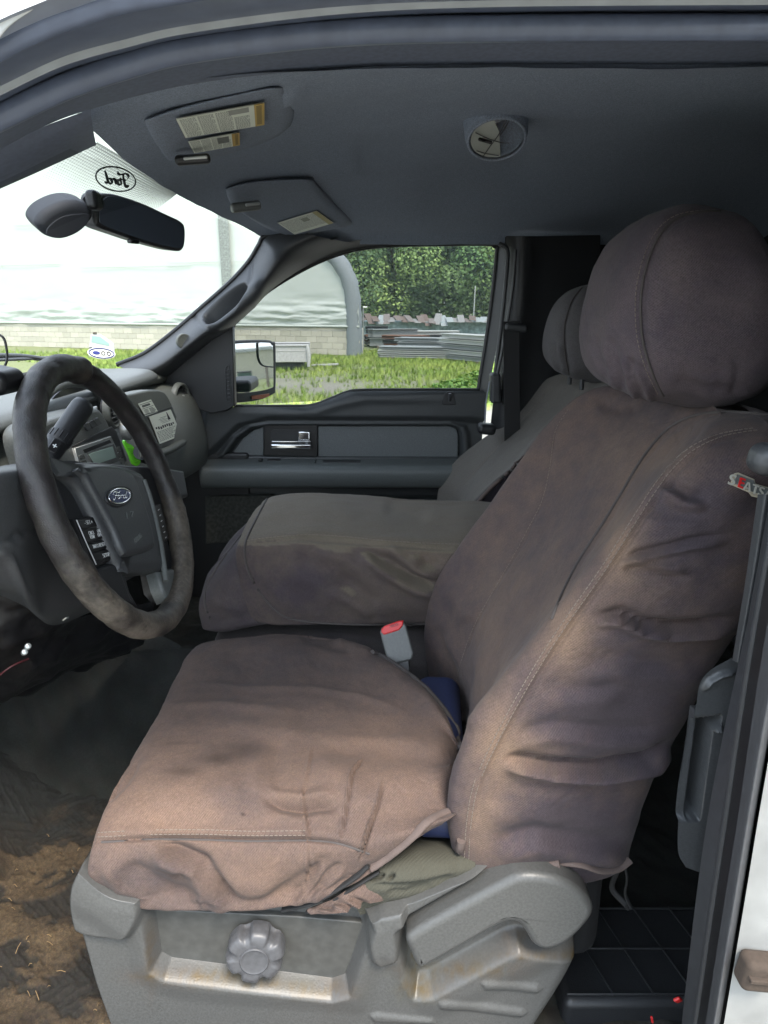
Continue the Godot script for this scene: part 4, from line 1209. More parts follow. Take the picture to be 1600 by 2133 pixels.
func script_strokes() -> Array:   # the four joined letters of the oval logo, in a box about 1 wide and 0.6 high round the middle
	return [[-0.44, 0.10, -0.48, 0.20, -0.40, 0.30, -0.26, 0.27, -0.12, 0.22, -0.04, 0.27, -0.03, 0.32], [-0.24, 0.27, -0.27, 0.10, -0.33, -0.12, -0.42, -0.26, -0.50, -0.22, -0.46, -0.15], [-0.38, 0.02, -0.27, 0.05, -0.16, 0.03, -0.13, 0.09],
		[-0.08, 0.02, -0.17, -0.05, -0.18, -0.17, -0.10, -0.20, -0.03, -0.11, -0.04, 0.0, -0.08, 0.02, 0.04, 0.0], [0.06, 0.03, 0.05, -0.08, 0.03, -0.19], [0.05, -0.08, 0.10, 0.01, 0.16, 0.03, 0.18, 0.0],
		[0.36, 0.0, 0.27, 0.02, 0.20, -0.08, 0.21, -0.18, 0.28, -0.20, 0.36, -0.08], [0.46, 0.28, 0.41, 0.10, 0.36, -0.12, 0.39, -0.20, 0.48, -0.14]]

func logo_script(x: Transform3D, w: float, thick: float, flip: bool) -> ArrayMesh:
	var st := begin()
	for s in script_strokes():
		var p := PackedVector3Array()
		for i in range(0, s.size(), 2):
			p.append(x * Vector3(s[i] * w * (-1.0 if flip else 1.0), s[i + 1] * w, 0))
		var q := cr(p, 14)
		var r := []
		for i in q.size():
			r.append(thick * (0.65 + 0.5 * sin(PI * i / (q.size() - 1.0))))
		add_tube(st, q, r, 6, false, 0.4, x.basis.z)
	return st.commit()

func ellipse_ring(x: Transform3D, a: float, b: float, r: float) -> ArrayMesh:
	var p := PackedVector3Array()
	for i in 48:
		p.append(x * Vector3(a * cos(TAU * i / 48), b * sin(TAU * i / 48), 0))
	return tube(p, r, 6, true)

func disc(a: float, b: float, n := 40) -> PackedVector2Array:
	var p := PackedVector2Array()
	for i in n:
		p.append(Vector2(a * cos(TAU * i / n), b * sin(TAU * i / n)))
	return p

func shade_band(w: Node3D, ws: PackedVector3Array) -> void:
	# fine dots baked into the glass, dense at the top edge and thinning out
	var n := 26
	var m := 90
	var o := Vector3(-0.47, 0.115, -1.2)
	var nrm := (ws[9 * 30 + 12] - ws[2 * 30 + 12]).cross(ws[5 * 30 + 18] - ws[5 * 30 + 8]).normalized()
	if nrm.dot(o) > 0:
		nrm = -nrm
	o = ws[4 * 30 + 11] + nrm * 0.004
	var im := Image.create_empty(512, 192, false, Image.FORMAT_RGBA8)
	for y in 192:
		for x in 512:
			var v := y / 192.0
			var u := x / 512.0
			var cx := fposmod(x + 4.0 * (y / 8 % 2), 8.0) - 4.0
			var cy := fposmod(y, 8.0) - 4.0
			var dens := (1.0 - v) * 0.85 + 0.30 * u
			var rr := 0.9 + 4.0 * dens
			var on_ := clampf(rr - sqrt(cx * cx + cy * cy), 0.0, 1.0)
			im.set_pixel(x, y, Color(0.05, 0.055, 0.06, clampf(on_ * 0.35 + 0.62 * dens * dens, 0.0, 0.93)))
	var dm := StandardMaterial3D.new()
	dm.albedo_texture = tex(im)
	dm.transparency = BaseMaterial3D.TRANSPARENCY_ALPHA
	dm.roughness = 0.5
	var P := coons(cr(PackedVector3Array([UP(204, 296, o, nrm), UP(280, 342, o, nrm), UP(372, 402, o, nrm)]), 12), cr(PackedVector3Array([UP(80, 384, o, nrm), UP(160, 420, o, nrm), UP(250, 440, o, nrm), UP(330, 434, o, nrm)]), 12), PackedVector3Array([UP(204, 296, o, nrm), UP(130, 335, o, nrm), UP(84, 372, o, nrm), UP(80, 384, o, nrm)]), PackedVector3Array([UP(372, 402, o, nrm), UP(330, 434, o, nrm)]), n, m)
	put("dot_band", gmesh(P, n, m, false, o - nrm, PackedColorArray(), true), dm, w)
	var lo := o + nrm * 0.003
	var lx := Transform3D(Basis(UP(285, 381, lo, nrm) - UP(203, 369, lo, nrm), UP(244, 334, lo, nrm) - UP(243, 416, lo, nrm), nrm), UP(244, 375, lo, nrm))
	put("logo_oval", ellipse_ring(lx, 0.5, 0.30, 0.0011), M.ink, w)
	put("logo_script", logo_script(lx, 0.62, 0.0019, true), M.ink, w)
	var so := UX(212, 736, -0.78)
	var st := thing("oval_sticker", "oval blue and white sticker at the foot of the windscreen", "sticker")
	var sx := facing(so, Vector3(0.15, 0, -1), Vector3(-0.6, 0.8, 0))
	sx = facing(so, UP(240, 738, so, Vector3(0.5, 0.6, 0.6)) - UP(184, 734, so, Vector3(0.5, 0.6, 0.6)), Vector3(-0.5, 0.8, 0))
	put("oval", plate(disc(0.037, 0.0165), 0.0008, 0.0003, sx), M.paper, st)
	put("rim", ellipse_ring(sx.translated_local(Vector3(0, 0, 0.0006)), 0.033, 0.0135, 0.0014), mat(Color(0.02, 0.035, 0.20), 0.5), st)
	var bl := mat(Color(0.02, 0.035, 0.22), 0.5)
	put("print", plate(disc(0.010, 0.005, 20), 0.0006, 0.0002, sx.translated_local(Vector3(-0.014, 0, 0.0012))), bl, st)
	put("print", ellipse_ring(sx.translated_local(Vector3(0.004, 0, 0.0012)), 0.0045, 0.005, 0.001), M.ink, st)
	put("print", ellipse_ring(sx.translated_local(Vector3(0.019, 0, 0.0012)), 0.0045, 0.005, 0.001), M.ink, st)

func passenger_door() -> void:
	var d := thing("passenger_door", "closed passenger door with dark trim panel, grey insert and open view through its window", "car door")
	var z := -2.15
	var nu := 150
	var nv := 200
	var top := pz([330, 852, 420, 850, 495, 846, 600, 846, 650, 844, 690, 830, 720, 818, 750, 814, 860, 813, 1012, 813], z)
	var P := coons(top, pz([300, 1185, 700, 1190, 1000, 1190], z), pz([330, 852, 320, 900, 310, 960, 300, 1060, 300, 1185], z), pz([1012, 813, 1005, 900, 1000, 1000, 1000, 1190], z), nu, nv)
	var feats := [area([430, 830, 640, 846, 690, 832, 740, 814, 1020, 810, 1020, 880, 985, 874, 560, 872, 500, 886, 455, 930, 420, 960], 0.022, 9),
		area([452, 952, 486, 906, 520, 884, 560, 878, 940, 878, 968, 886, 976, 905, 978, 950], 0.012, 4), area([470, 950, 498, 912, 526, 893, 560, 887, 935, 887, 955, 894, 960, 910, 962, 950], -0.030, 5),
		crease([440, 858, 600, 860, 660, 858, 705, 842, 760, 830, 1005, 830], 0.004, 8), area([420, 1036, 560, 1032, 600, 1040, 540, 1130, 424, 1140], -0.014, 5), area([425, 1040, 1000, 1036, 1000, 1050, 425, 1056], -0.02, 6)]
	P = deform(P, nu, nv, false, Vector3(0, -0.5, -2.6), feats)
	put("door_panel", gmesh(P, nu, nv, false, Vector3(0, -0.5, -2.6)), M.door_plastic, d)
	var x := Transform3D(Basis(), Vector3(0, 0, z - 0.005))
	put("insert_panel", plate(local(x, [483, 948, 506, 914, 530, 896, 549, 890, 549, 949]), 0.01, 0.002, x), M.insert, d)
	put("insert_panel", plate(local(x, [663, 888, 936, 888, 950, 894, 954, 906, 954, 956, 663, 952]), 0.01, 0.003, x), M.insert, d)
	var x2 := x.translated_local(Vector3(0, 0, 0.006))
	put("handle_bezel", plate(local(x2, [550, 886, 661, 886, 661, 952, 550, 949]), 0.012, 0.002, x2), M.black, d)
	var cup := put("handle_cup", plate(local(x2.translated_local(Vector3(0, 0, 0.002)), [564, 899, 570, 895, 642, 896, 648, 902, 648, 936, 642, 941, 570, 939, 564, 933]), 0.002, 0.0008, x2.translated_local(Vector3(0, 0, 0.002))), M.plastic_dark, d)
	var hn := put("door_handle", box(Vector3(0.125, 0.016, 0.022), 0.005, Transform3D(Basis(), UZ(607, 929, z + 0.018)), 3), M.chrome, d)
	put("finger_plate", plate(local(x2.translated_local(Vector3(0, 0, 0.016)), [622, 899, 646, 899, 646, 922, 640, 924, 620, 918]), 0.012, 0.004, x2.translated_local(Vector3(0, 0, 0.016))), M.chrome, hn)
	put("handle_line", box(Vector3(0.12, 0.004, 0.004), 0.0015, Transform3D(Basis(), UZ(607, 920, z + 0.03))), M.chrome, hn)
	var mp := x.translated_local(Vector3(0, 0, 0.03))
	put("map_pocket", plate(local(mp, [427, 1036, 470, 1033, 560, 1033, 600, 1042, 585, 1080, 552, 1112, 515, 1128, 428, 1134]), 0.03, 0.006, mp), mat(Color(0.085, 0.088, 0.076), 0.9, {"tex": T.fine_soft, "tile": 0.12}), d)
	# armrest
	var rows := []
	for q in [[428, 0.6], [434, 0.9], [450, 1.0], [600, 1.0], [760, 1.0], [900, 1.0], [975, 1.0]]:
		var xx: float = UZ(q[0], 985, z).x
		var k: float = q[1]
		rows.append(PackedVector3Array([Vector3(xx, -0.540, z - 0.01), Vector3(xx, -0.540, z + 0.05 * k), Vector3(xx, -0.534, z + 0.088 * k), Vector3(xx, -0.512, z + 0.102 * k), Vector3(xx, -0.484, z + 0.104 * k), Vector3(xx, -0.471, z + 0.095 * k), Vector3(xx, -0.466, z + 0.07 * k), Vector3(xx, -0.464, z - 0.01)]))
	put("armrest", gmesh(net(rows, 60, 40), 60, 40, false, Vector3(0, -0.5, z)), M.armrest, d)
	put("switch", box(Vector3(0.012, 0.006, 0.022), 0.002, at(UY(543, 958, -0.460))), M.black, d)
	put("switch_plate", box(Vector3(0.04, 0.004, 0.018), 0.001, at(UY(571, 958, -0.464))), M.black, d)
	put("pull_recess", box(Vector3(0.115, 0.004, 0.026), 0.0015, at(UY(712, 961, -0.4645))), M.plastic_dark, d)
	put("seam", box(Vector3(0.0025, 0.003, 0.06), 0.001, at(UY(658, 960, -0.4645))), M.black, d)
	var kx := Transform3D(Basis(), UZ(936, 832, z + 0.024))
	put("lock_surround", plate(local(kx, [921, 842, 925, 822, 933, 816, 945, 817, 950, 842, 948, 844, 924, 844]), 0.006, 0.002, kx), M.plastic_dark, d)
	put("lock_knob", tube(p3([936, 836, z + 0.028, 937, 820, z + 0.032]), 0.005, 8), M.plastic, d)
	# window frame, sail panel and glass
	var inn := p3([488, 846, -2.17, 486, 760, -2.17, 485, 682, -2.17, 512, 648, -2.17, 560, 605, -2.17, 640, 557, -2.17, 720, 525, -2.17, 800, 512, -2.17, 900, 509, -2.17, 1010, 508, -2.17, 1030, 513, -2.17, 1035, 530, -2.17, 1020, 660, -2.17, 996, 815, -2.17])
	var out := p3([470, 856, -2.11, 470, 760, -2.11, 468, 680, -2.11, 500, 640, -2.11, 548, 592, -2.11, 630, 542, -2.11, 712, 508, -2.11, 800, 494, -2.11, 900, 490, -2.11, 1018, 488, -2.11, 1052, 494, -2.11, 1060, 530, -2.11, 1046, 660, -2.11, 1016, 818, -2.11])
	put("window_frame", gmesh(net([inn, out], 8, 110), 8, 110, false, Vector3(0, 0, -2.6)), M.plastic_dark, d)
	var trim := cr(inn, 100)
	put("window_seal", tube(trim, 0.0065, 8), M.black, d)
	put("belt_seal", tube(cr(pz([488, 846, 600, 846, 650, 844, 690, 830, 720, 818, 750, 813, 860, 812, 998, 812], -2.155), 60), 0.005, 8), M.black, d)
	var gl := cr(inn, 60)
	var gp := PackedVector2Array()
	for v in gl:
		gp.append(Vector2(v.x, v.y))
	put("glass_pane", plate(gp, 0.004, 0.0005, Transform3D(Basis(), Vector3(0, 0, -2.172)), 1), M.glass_side, d)
	var sx := Transform3D(Basis(), Vector3(0, 0, -2.10))
	put("sail_panel", plate(local(sx, [325, 795, 395, 728, 468, 662, 484, 660, 487, 760, 489, 846, 472, 856, 440, 862, 372, 840]), 0.03, 0.004, sx), M.plastic_dark, d)
	for i in 8:
		put("louvre", box(Vector3(0.009, 0.004, 0.006), 0.001, at(UZ(474.0 + 0.5 * i, 772.0 + i * 8.0, -2.096))), M.plastic, d)
	put("sail_rim", tube(cr(p3([470, 768, -2.098, 474, 762, -2.098, 478, 768, -2.098, 481, 830, -2.098, 477, 836, -2.098, 472, 830, -2.098, 470, 768, -2.098]), 30), 0.0016, 6), M.plastic, d)
	# outside mirror
	var m := thing("door_mirror", "black outside mirror on the passenger door with an amber marker", "mirror")
	var mx := Transform3D(Basis(), UZ(530, 770, -2.42))
	mx = Transform3D(Basis.from_euler(Vector3(-0.05, 0.87, 0.0)), UZ(530, 770, -2.42))
	var outl := local(mx, [486, 722, 490, 712, 500, 709, 555, 708, 570, 712, 576, 722, 576, 808, 570, 822, 540, 834, 500, 839, 491, 836, 488, 826])
	put("housing", plate(cr2(outl, 80), 0.10, 0.008, mx, 4), M.plastic_dark, m)
	var gx := mx.translated_local(Vector3(0, 0, 0.0022))
	put("mirror_glass", plate(cr2(local(gx, [488, 722, 493, 716, 556, 714, 566, 719, 569, 728, 570, 798, 566, 808, 540, 815, 500, 819, 492, 815, 490, 804]), 60), 0.002, 0.0008, gx), M.mirror, m)
	var hx := mx.translated_local(Vector3(0, 0, 0.0055))
	put("spotter_glass", plate(cr2(local(hx, [538, 716, 560, 716, 568, 724, 569, 758, 562, 763, 548, 760, 540, 745]), 40), 0.002, 0.0008, Transform3D(hx.basis.rotated(Vector3.UP, 0.02), hx.origin)), M.mirror, m)
	put("spotter_rim", tube(cr(PackedVector3Array([UP(537, 714, hx.origin, hx.basis.z), UP(539, 745, hx.origin, hx.basis.z), UP(548, 761, hx.origin, hx.basis.z), UP(570, 765, hx.origin, hx.basis.z)]), 20), 0.0022, 6), M.black, m)
	put("marker_lens", plate(local(hx, [524, 825, 545, 822, 562, 820, 561, 826, 545, 831, 526, 832]), 0.006, 0.001, hx), M.amber, m)
	put("bracket", box(Vector3(0.10, 0.04, 0.16), 0.015, at(UZ(500, 800, -2.33))), M.plastic_dark, m)

# ---------------------------------------------------------------- dashboard and wheel
func dash_x(o: Vector3) -> Transform3D:
	return facing(o, Vector3(0, 0, -1), Vector3(0, 1, 0))

func vent(parent: Node, px: float, py: float, xx: float, r: float, tilt: Basis) -> void:
	var x := dash_x(UX(px, py, xx))
	x.basis = tilt * x.basis
	var v := put("vent_ring", lathe([r * 0.80, -0.014, r * 0.86, 0.004, r * 0.95, 0.008, r * 1.08, 0.004, r * 1.12, -0.008], x), M.dash_grey, parent)
	put("vent_well", plate(disc(r * 0.86, r * 0.86), 0.004, 0.001, x.translated_local(Vector3(0, 0, -0.012))), M.black, v)
	for k in [-2, -1, 0, 1, 2]:
		var w := sqrt(maxf(r * r * 0.70 - pow(k * r * 0.32, 2), 0.0)) * 2.0
		put("vent_slat", box(Vector3(w, 0.0035, 0.012), 0.001, x * Transform3D(Basis.from_euler(Vector3(0.35, 0, 0)), Vector3(0, k * r * 0.32, -0.003))), M.plastic, v)
	put("vent_knob", box(Vector3(0.012, 0.018, 0.01), 0.003, x.translated_local(Vector3(0, 0, 0.004))), M.silver, v)

func dashboard() -> void:
	var d := thing("dashboard", "grey and black moulded dashboard below the windscreen", "dashboard")
	var nz := 90
	var np := 90
	var rows := []
	for z in [-0.58, -0.75, -0.95, -1.15, -1.30, -1.45, -1.65, -1.85, -1.98, -2.06, -2.10]:
		var in_: float = 0.05 * smoothstep(-1.22, -1.10, z) - 0.035 * smoothstep(-1.85, -2.06, z)
		var drop: float = 0.012 * smoothstep(-1.85, -2.1, z)
		rows.append(v3([-1.02, -0.200, z, -0.86, -0.186, z, -0.72, -0.178 - drop, z, -0.655, -0.182 - drop, z, -0.634, -0.196 - drop, z, -0.648, -0.211 - drop, z, -0.668 - in_ * 0.3, -0.222, z, -0.628 - in_, -0.240, z, -0.592 - in_, -0.285, z, -0.572 - in_, -0.36, z, -0.568 - in_, -0.43, z, -0.60 - in_, -0.485, z, -0.72, -0.51, z, -0.95, -0.52, z]))
	var P := net(rows, nz, np)
	P = deform(P, nz, np, false, Vector3(-0.85, -0.35, -1.35), [], 0.001, 8.0)
	put("dash_body", gmesh(P, nz, np, false, Vector3(-0.85, -0.35, -1.35)), M.dash_grey, d)
	# darker pad on the top
	rows = []
	for z in [-0.58, -0.8, -1.1, -1.4, -1.7, -1.95, -2.05, -2.095]:
		var e: float = smoothstep(-1.98, -2.1, z) * 0.03
		rows.append(v3([-0.88, -0.183, z, -0.74, -0.172 - e * 0.4, z, -0.66 - e, -0.174 - e * 0.4, z, -0.634 - e, -0.186 - e * 0.4, z, -0.630 - e, -0.202, z, -0.655 - e, -0.214, z]))
	put("dash_pad", gmesh(net(rows, 70, 40), 70, 40, false, Vector3(-0.8, -0.25, -1.35)), M.plastic_grey, d)
	# glove box lid with its papers
	var x := dash_x(Vector3(-0.572, -0.3, -1.8))
	put("glovebox_lid", plate(cr2(local(x, [262, 830, 285, 818, 318, 812, 340, 815, 352, 828, 366, 860, 386, 905, 378, 916, 330, 938, 316, 936, 290, 885]), 60), 0.03, 0.006, x, 4), M.dash_grey, d)
	put("lid_seam", tube(PackedVector3Array([UX(286, 868, -0.5705), UX(322, 859, -0.5705), UX(360, 849, -0.5705)]), 0.0014, 6), M.black, d)
	put("lid_ledge", tube(cr(PackedVector3Array([UX(330, 946, -0.565), UX(356, 936, -0.562), UX(385, 918, -0.562), UX(396, 906, -0.566)]), 16), 0.010, 10), M.dash_grey, d)
	paper_label("paper_label", "small white printed sticker, upper of two on the glove box lid", dash_x(Vector3(-0.5695, -0.3, -1.8)), [288, 841, 315, 832, 330, 858, 303, 867], 3)
	paper_label("paper_label", "large white printed notice with a small sketch on the glove box lid", dash_x(Vector3(-0.5690, -0.3, -1.8)), [311, 868, 356, 853, 379, 907, 333, 925], 4)
	# centre stack
	x = dash_x(Vector3(-0.578, -0.3, -1.38))
	put("centre_panel", plate(cr2(local(x, [70, 905, 95, 878, 150, 860, 196, 850, 212, 855, 232, 890, 262, 958, 280, 1015, 200, 1040, 110, 1040, 80, 960]), 60), 0.05, 0.01, x, 4), M.plastic_grey, d)
	x = x.translated_local(Vector3(0, 0, 0.002))
	put("radio_surround", plate(local(x, [152, 930, 234, 888, 243, 898, 280, 1000, 200, 1030]), 0.004, 0.001, x), M.black, d)
	x = x.translated_local(Vector3(0, 0, 0.004))
	var rd := put("radio", plate(local(x, [157, 934, 232, 909, 262, 972, 264, 990, 180, 1015]), 0.006, 0.0012, x), M.silver, d)
	x = x.translated_local(Vector3(0, 0, 0.0008))
	put("display_strip", plate(local(x, [174, 937, 229, 916, 233, 922, 178, 944]), 0.001, 0.0003, x), M.black, rd)
	put("screen_frame", plate(local(x, [181, 943, 238, 925, 251, 960, 200, 978]), 0.001, 0.0003, x), M.plastic_grey, rd)
	x = x.translated_local(Vector3(0, 0, 0.0008))
	put("screen", plate(local(x, [186, 946, 235, 930, 243, 953, 199, 968]), 0.001, 0.0003, x), mat(Color(0.42, 0.56, 0.50), 0.25), rd)
	for k in 3:
		put("radio_button", plate(local(x, [243 + k * 4, 932 + k * 12, 250 + k * 4, 930 + k * 12, 253 + k * 4, 939 + k * 12, 246 + k * 4, 942 + k * 12]), 0.002, 0.0006, x), M.dash_grey, rd)
		put("radio_button", plate(local(x, [166 + k * 5, 949 + k * 12, 175 + k * 5, 946 + k * 12, 179 + k * 5, 955 + k * 12, 170 + k * 5, 958 + k * 12]), 0.002, 0.0006, x), M.dash_grey, rd)
	var cx := dash_x(Vector3(-0.574, -0.3, -1.38))
	for k in 3:
		put("push_button", plate(local(cx, [176 + k * 10, 884 - k * 5, 185 + k * 10, 880 - k * 5, 194 + k * 10, 893 - k * 5, 184 + k * 10, 898 - k * 5]), 0.004, 0.001, cx), M.plastic, d)
	# instrument hood
	x = dash_x(Vector3(-0.655, -0.25, -1.05))
	put("instrument_well", plate(cr2(local(x, [88, 870, 98, 830, 130, 806, 165, 803, 195, 816, 214, 846, 205, 858, 150, 864]), 50), 0.004, 0.001, x.translated_local(Vector3(0, 0, 0.012))), M.black, d)
	put("instrument_hood", tube(cr(PackedVector3Array([UX(82, 880, -0.625), UX(92, 830, -0.625), UX(126, 802, -0.625), UX(168, 798, -0.625), UX(200, 812, -0.625), UX(222, 850, -0.625)]), 30), 0.010, 10), M.plastic_grey, d)
	put("panel_edge", tube(PackedVector3Array([UX(92, 880, -0.60), UX(150, 862, -0.60), UX(200, 850, -0.60)]), 0.004, 8), M.silver, d)
	vent(d, 236, 856, -0.585, 0.036, Basis())
	vent(d, 378, 829, -0.585, 0.040, Basis(Vector3.UP, -0.25))
	put("climate_knob", lathe([0.026, -0.004, 0.026, 0.008, 0.022, 0.014, 0.0, 0.015], dash_x(UX(262, 893, -0.575))), M.silver, d)
	put("indicator_tab", box(Vector3(0.012, 0.012, 0.03), 0.004, at(UZ(149, 853, -1.12), Vector3(0, 20, 10))), mat(Color(0.75, 0.10, 0.07), 0.5), d)
	# lower dash on the driver's side, column cover, dark underside
	var low := net([p3([-60, 985, -0.74, 20, 968, -0.80, 90, 962, -0.86, 150, 985, -0.90]), p3([-60, 1010, -0.70, 20, 1000, -0.76, 100, 1010, -0.84, 165, 1060, -0.92]), p3([-60, 1120, -0.70, 30, 1120, -0.76, 110, 1140, -0.86, 190, 1170, -0.95]), p3([-60, 1200, -0.72, 50, 1230, -0.78, 100, 1262, -0.86, 200, 1250, -0.96]), p3([-60, 1215, -0.78, 50, 1262, -0.84, 110, 1302, -0.92, 190, 1275, -1.0])], 50, 50)
	low = deform(low, 50, 50, false, Vector3(-0.8, -0.3, -1.0), [crease([-20, 1140, 20, 1160, 50, 1230, 90, 1290], 0.006, 8), crease([20, 1120, 60, 1105, 140, 1100], -0.005, 4), crease([-20, 1135, 60, 1120], -0.004, 4)])
	put("knee_panel", gmesh(low, 50, 50, false, Vector3(-0.8, -0.4, -1.0)), M.plastic, d)
	var co := net([p3([20, 1020, -0.86, 60, 980, -0.88, 150, 960, -0.95, 260, 985, -1.05]), p3([30, 1050, -0.84, 80, 1020, -0.86, 160, 1010, -0.93, 280, 1040, -1.06]), p3([60, 1150, -0.85, 110, 1170, -0.87, 200, 1180, -0.96, 300, 1140, -1.07]), p3([100, 1215, -0.90, 150, 1235, -0.93, 220, 1230, -1.0, 300, 1190, -1.08])], 40, 40)
	put("column_cover", gmesh(co, 40, 40, false, Vector3(-0.6, -0.4, -1.1)), M.plastic, d)
	var un := net([p3([-80, 1180, -0.86, 60, 1250, -0.90, 150, 1290, -1.0, 330, 1250, -1.25]), p3([-80, 1330, -0.90, 40, 1370, -0.95, 130, 1380, -1.05, 300, 1330, -1.3]), p3([-80, 1480, -1.0, 10, 1470, -1.05, 80, 1430, -1.15, 260, 1360, -1.4])], 30, 40)
	un = deform(un, 30, 40, false, Vector3(-1, -0.4, -1.2), [], 0.02, 9.0)
	put("underside_panel", gmesh(un, 30, 40, false, Vector3(-1, -0.3, -1.2)), M.black, d)
	for q in [[59, 1346], [52, 1358]]:
		var bx := Transform3D(Basis.looking_at(-Vector3(0.5, 0.5, 0.7), Vector3.UP), UZ(q[0], q[1], -0.90))
		put("bolt", lathe([0.0045, -0.01, 0.0045, 0.001, 0.0035, 0.003, 0.0, 0.0032], bx, 12), M.silver, d)
	put("release_lever", box(Vector3(0.008, 0.035, 0.008), 0.002, Transform3D(Basis.from_euler(Vector3(0.3, 0, 0.5)), UZ(124, 1270, -0.93))), M.plastic_grey, d)
	put("bright_clip", box(Vector3(0.008, 0.004, 0.004), 0.001, at(UZ(135, 1288, -0.93), Vector3(0, 0, 40))), M.steel, d)
	put("wire", tube(cr(p3([-40, 1440, -0.92, 5, 1402, -0.92, 30, 1385, -0.93, 60, 1372, -0.95]), 20), 0.0016, 6), mat(Color(0.045, 0.005, 0.008), 0.5), d)
	put("black_cable", tube(cr(PackedVector3Array([UZ(-20, 690, -0.95), UZ(6, 702, -0.95), UZ(14, 725, -0.95), UZ(15, 750, -0.95), UZ(8, 768, -0.95)]), 24), 0.0016, 6), M.black, d)
	put("gadget", box(Vector3(0.05, 0.03, 0.06), 0.012, at(UZ(-10, 790, -0.86), Vector3(0, 0, -12)), 4), M.black, d)
	# key with its tag
	var k := thing("key_tag", "bright lime green plastic tag hanging from the ignition key", "key tag")
	var ko := UZ(278, 945, -1.20)
	var kx := facing(ko, Vector3(0.75, 0, -0.65), Vector3(0.0, 1, 0))
	put("tag", plate(local(kx, [257, 920, 261, 917, 266, 923, 277, 928, 288, 945, 295, 958, 292, 968, 284, 972, 276, 967, 268, 945, 262, 932]), 0.006, 0.0015, kx), M.green_tag, k)
	for i in 9:
		var a := UP(270.0 + i * 1.9, 934.0 + i * 3.5, kx.origin, kx.basis.z) + kx.basis.z * 0.0006
		put("embossing", box(Vector3(0.006, 0.0015, 0.0014), 0.0006, Transform3D(kx.basis.rotated(kx.basis.z, 0.15), a)), mat(Color(0.09, 0.36, 0.015), 0.4), k)
	var ig := thing("ignition_lock", "black ignition lock with a key in it on the dashboard right of the wheel hub", "ignition")
	put("barrel", tube(PackedVector3Array([UZ(304, 952, -1.27), UZ(294, 942, -1.20)]), 0.013, 14), M.black, ig)
	put("key_head", box(Vector3(0.012, 0.026, 0.006), 0.002, Transform3D(kx.basis, UZ(297, 938, -1.195))), M.steel, ig)
	# gear lever on the column
	var g := thing("gear_stalk", "black column gear lever with a ribbed grip and a plus button", "gear lever")
	var p0 := UZ(85, 972, -1.02)
	var p1 := UZ(178, 838, -1.12)
	var ax := (p1 - p0).normalized()
	var gx := facing(p0, ax.cross(Vector3(0, 0, 1)), ax)
	gx = Transform3D(Basis(gx.basis.x, gx.basis.z * -1.0, gx.basis.y), p0)
	gx.basis.z = ax
	gx.basis.x = ax.cross(Vector3(0, 0, 1)).normalized()
	gx.basis.y = gx.basis.z.cross(gx.basis.x)
	var L := p0.distance_to(p1)
	put("grip", lathe([0.0, L, 0.008, L - 0.0005, 0.0155, L - 0.004, 0.0175, L - 0.012, 0.0170, L * 0.55, 0.0168, L * 0.48], gx, 28), M.plastic_dark, g)
	put("collar", lathe([0.0172, L * 0.49, 0.0178, L * 0.47, 0.0178, L * 0.36, 0.0168, L * 0.34], gx, 24), M.plastic_dark, g)
	put("shaft", lathe([0.0166, L * 0.345, 0.0168, L * 0.15, 0.014, 0.0, 0.0, 0.0], gx, 24), M.plastic_dark, g)
	for i in 14:
		var a := TAU * i / 14
		put("rib", tube(PackedVector3Array([gx * Vector3(0.0178 * cos(a), 0.0178 * sin(a), L * 0.37), gx * Vector3(0.0180 * cos(a), 0.0180 * sin(a), L * 0.46)]), 0.0011, 5), M.black, g)
	var toward := (-(p0.lerp(p1, 0.25))).normalized()
	toward = (toward - ax * toward.dot(ax)).normalized()
	var bx := Transform3D(Basis(toward.cross(ax) * -1.0, ax, toward), p0.lerp(p1, 0.24) + toward * 0.0160)
	put("button", box(Vector3(0.014, 0.022, 0.004), 0.0015, bx, 3), M.black, g)
	put("plus_sign", box(Vector3(0.007, 0.0016, 0.001), 0.0003, bx.translated_local(Vector3(0, 0, 0.0022))), M.ink_white, g)
	put("plus_sign", box(Vector3(0.0016, 0.007, 0.001), 0.0003, bx.translated_local(Vector3(0, 0, 0.0023))), M.ink_white, g)
	# outside at the foot of the glass
	var wi := thing("wiper", "black wiper arm resting along the bottom of the windscreen", "wiper")
	put("wiper_arm", tube(cr(PackedVector3Array([UX(-60, 742, -0.98), UX(40, 742, -0.98), UX(110, 750, -0.96), UX(180, 752, -0.95)]), 16), 0.007, 8), M.black, wi)
	put("wiper_blade", tube(PackedVector3Array([UX(-60, 752, -0.98), UX(45, 748, -0.975), UX(120, 744, -0.97)]), 0.005, 6), M.plastic, wi)
	struct("cowl", box(Vector3(0.22, 0.03, 1.5), 0.01, at(Vector3(-1.12, -0.215, -1.35))), M.plastic_grey)
	struct("hood", box(Vector3(1.1, 0.06, 1.6), 0.03, at(Vector3(-1.75, -0.32, -1.35), Vector3(0, 0, 4)), 4), M.white_paint)

func paper_label(called: String, label: String, x: Transform3D, q: Array, kind: int) -> void:
	var t := thing(called, label, "label")
	label_on(t, x, q, kind)

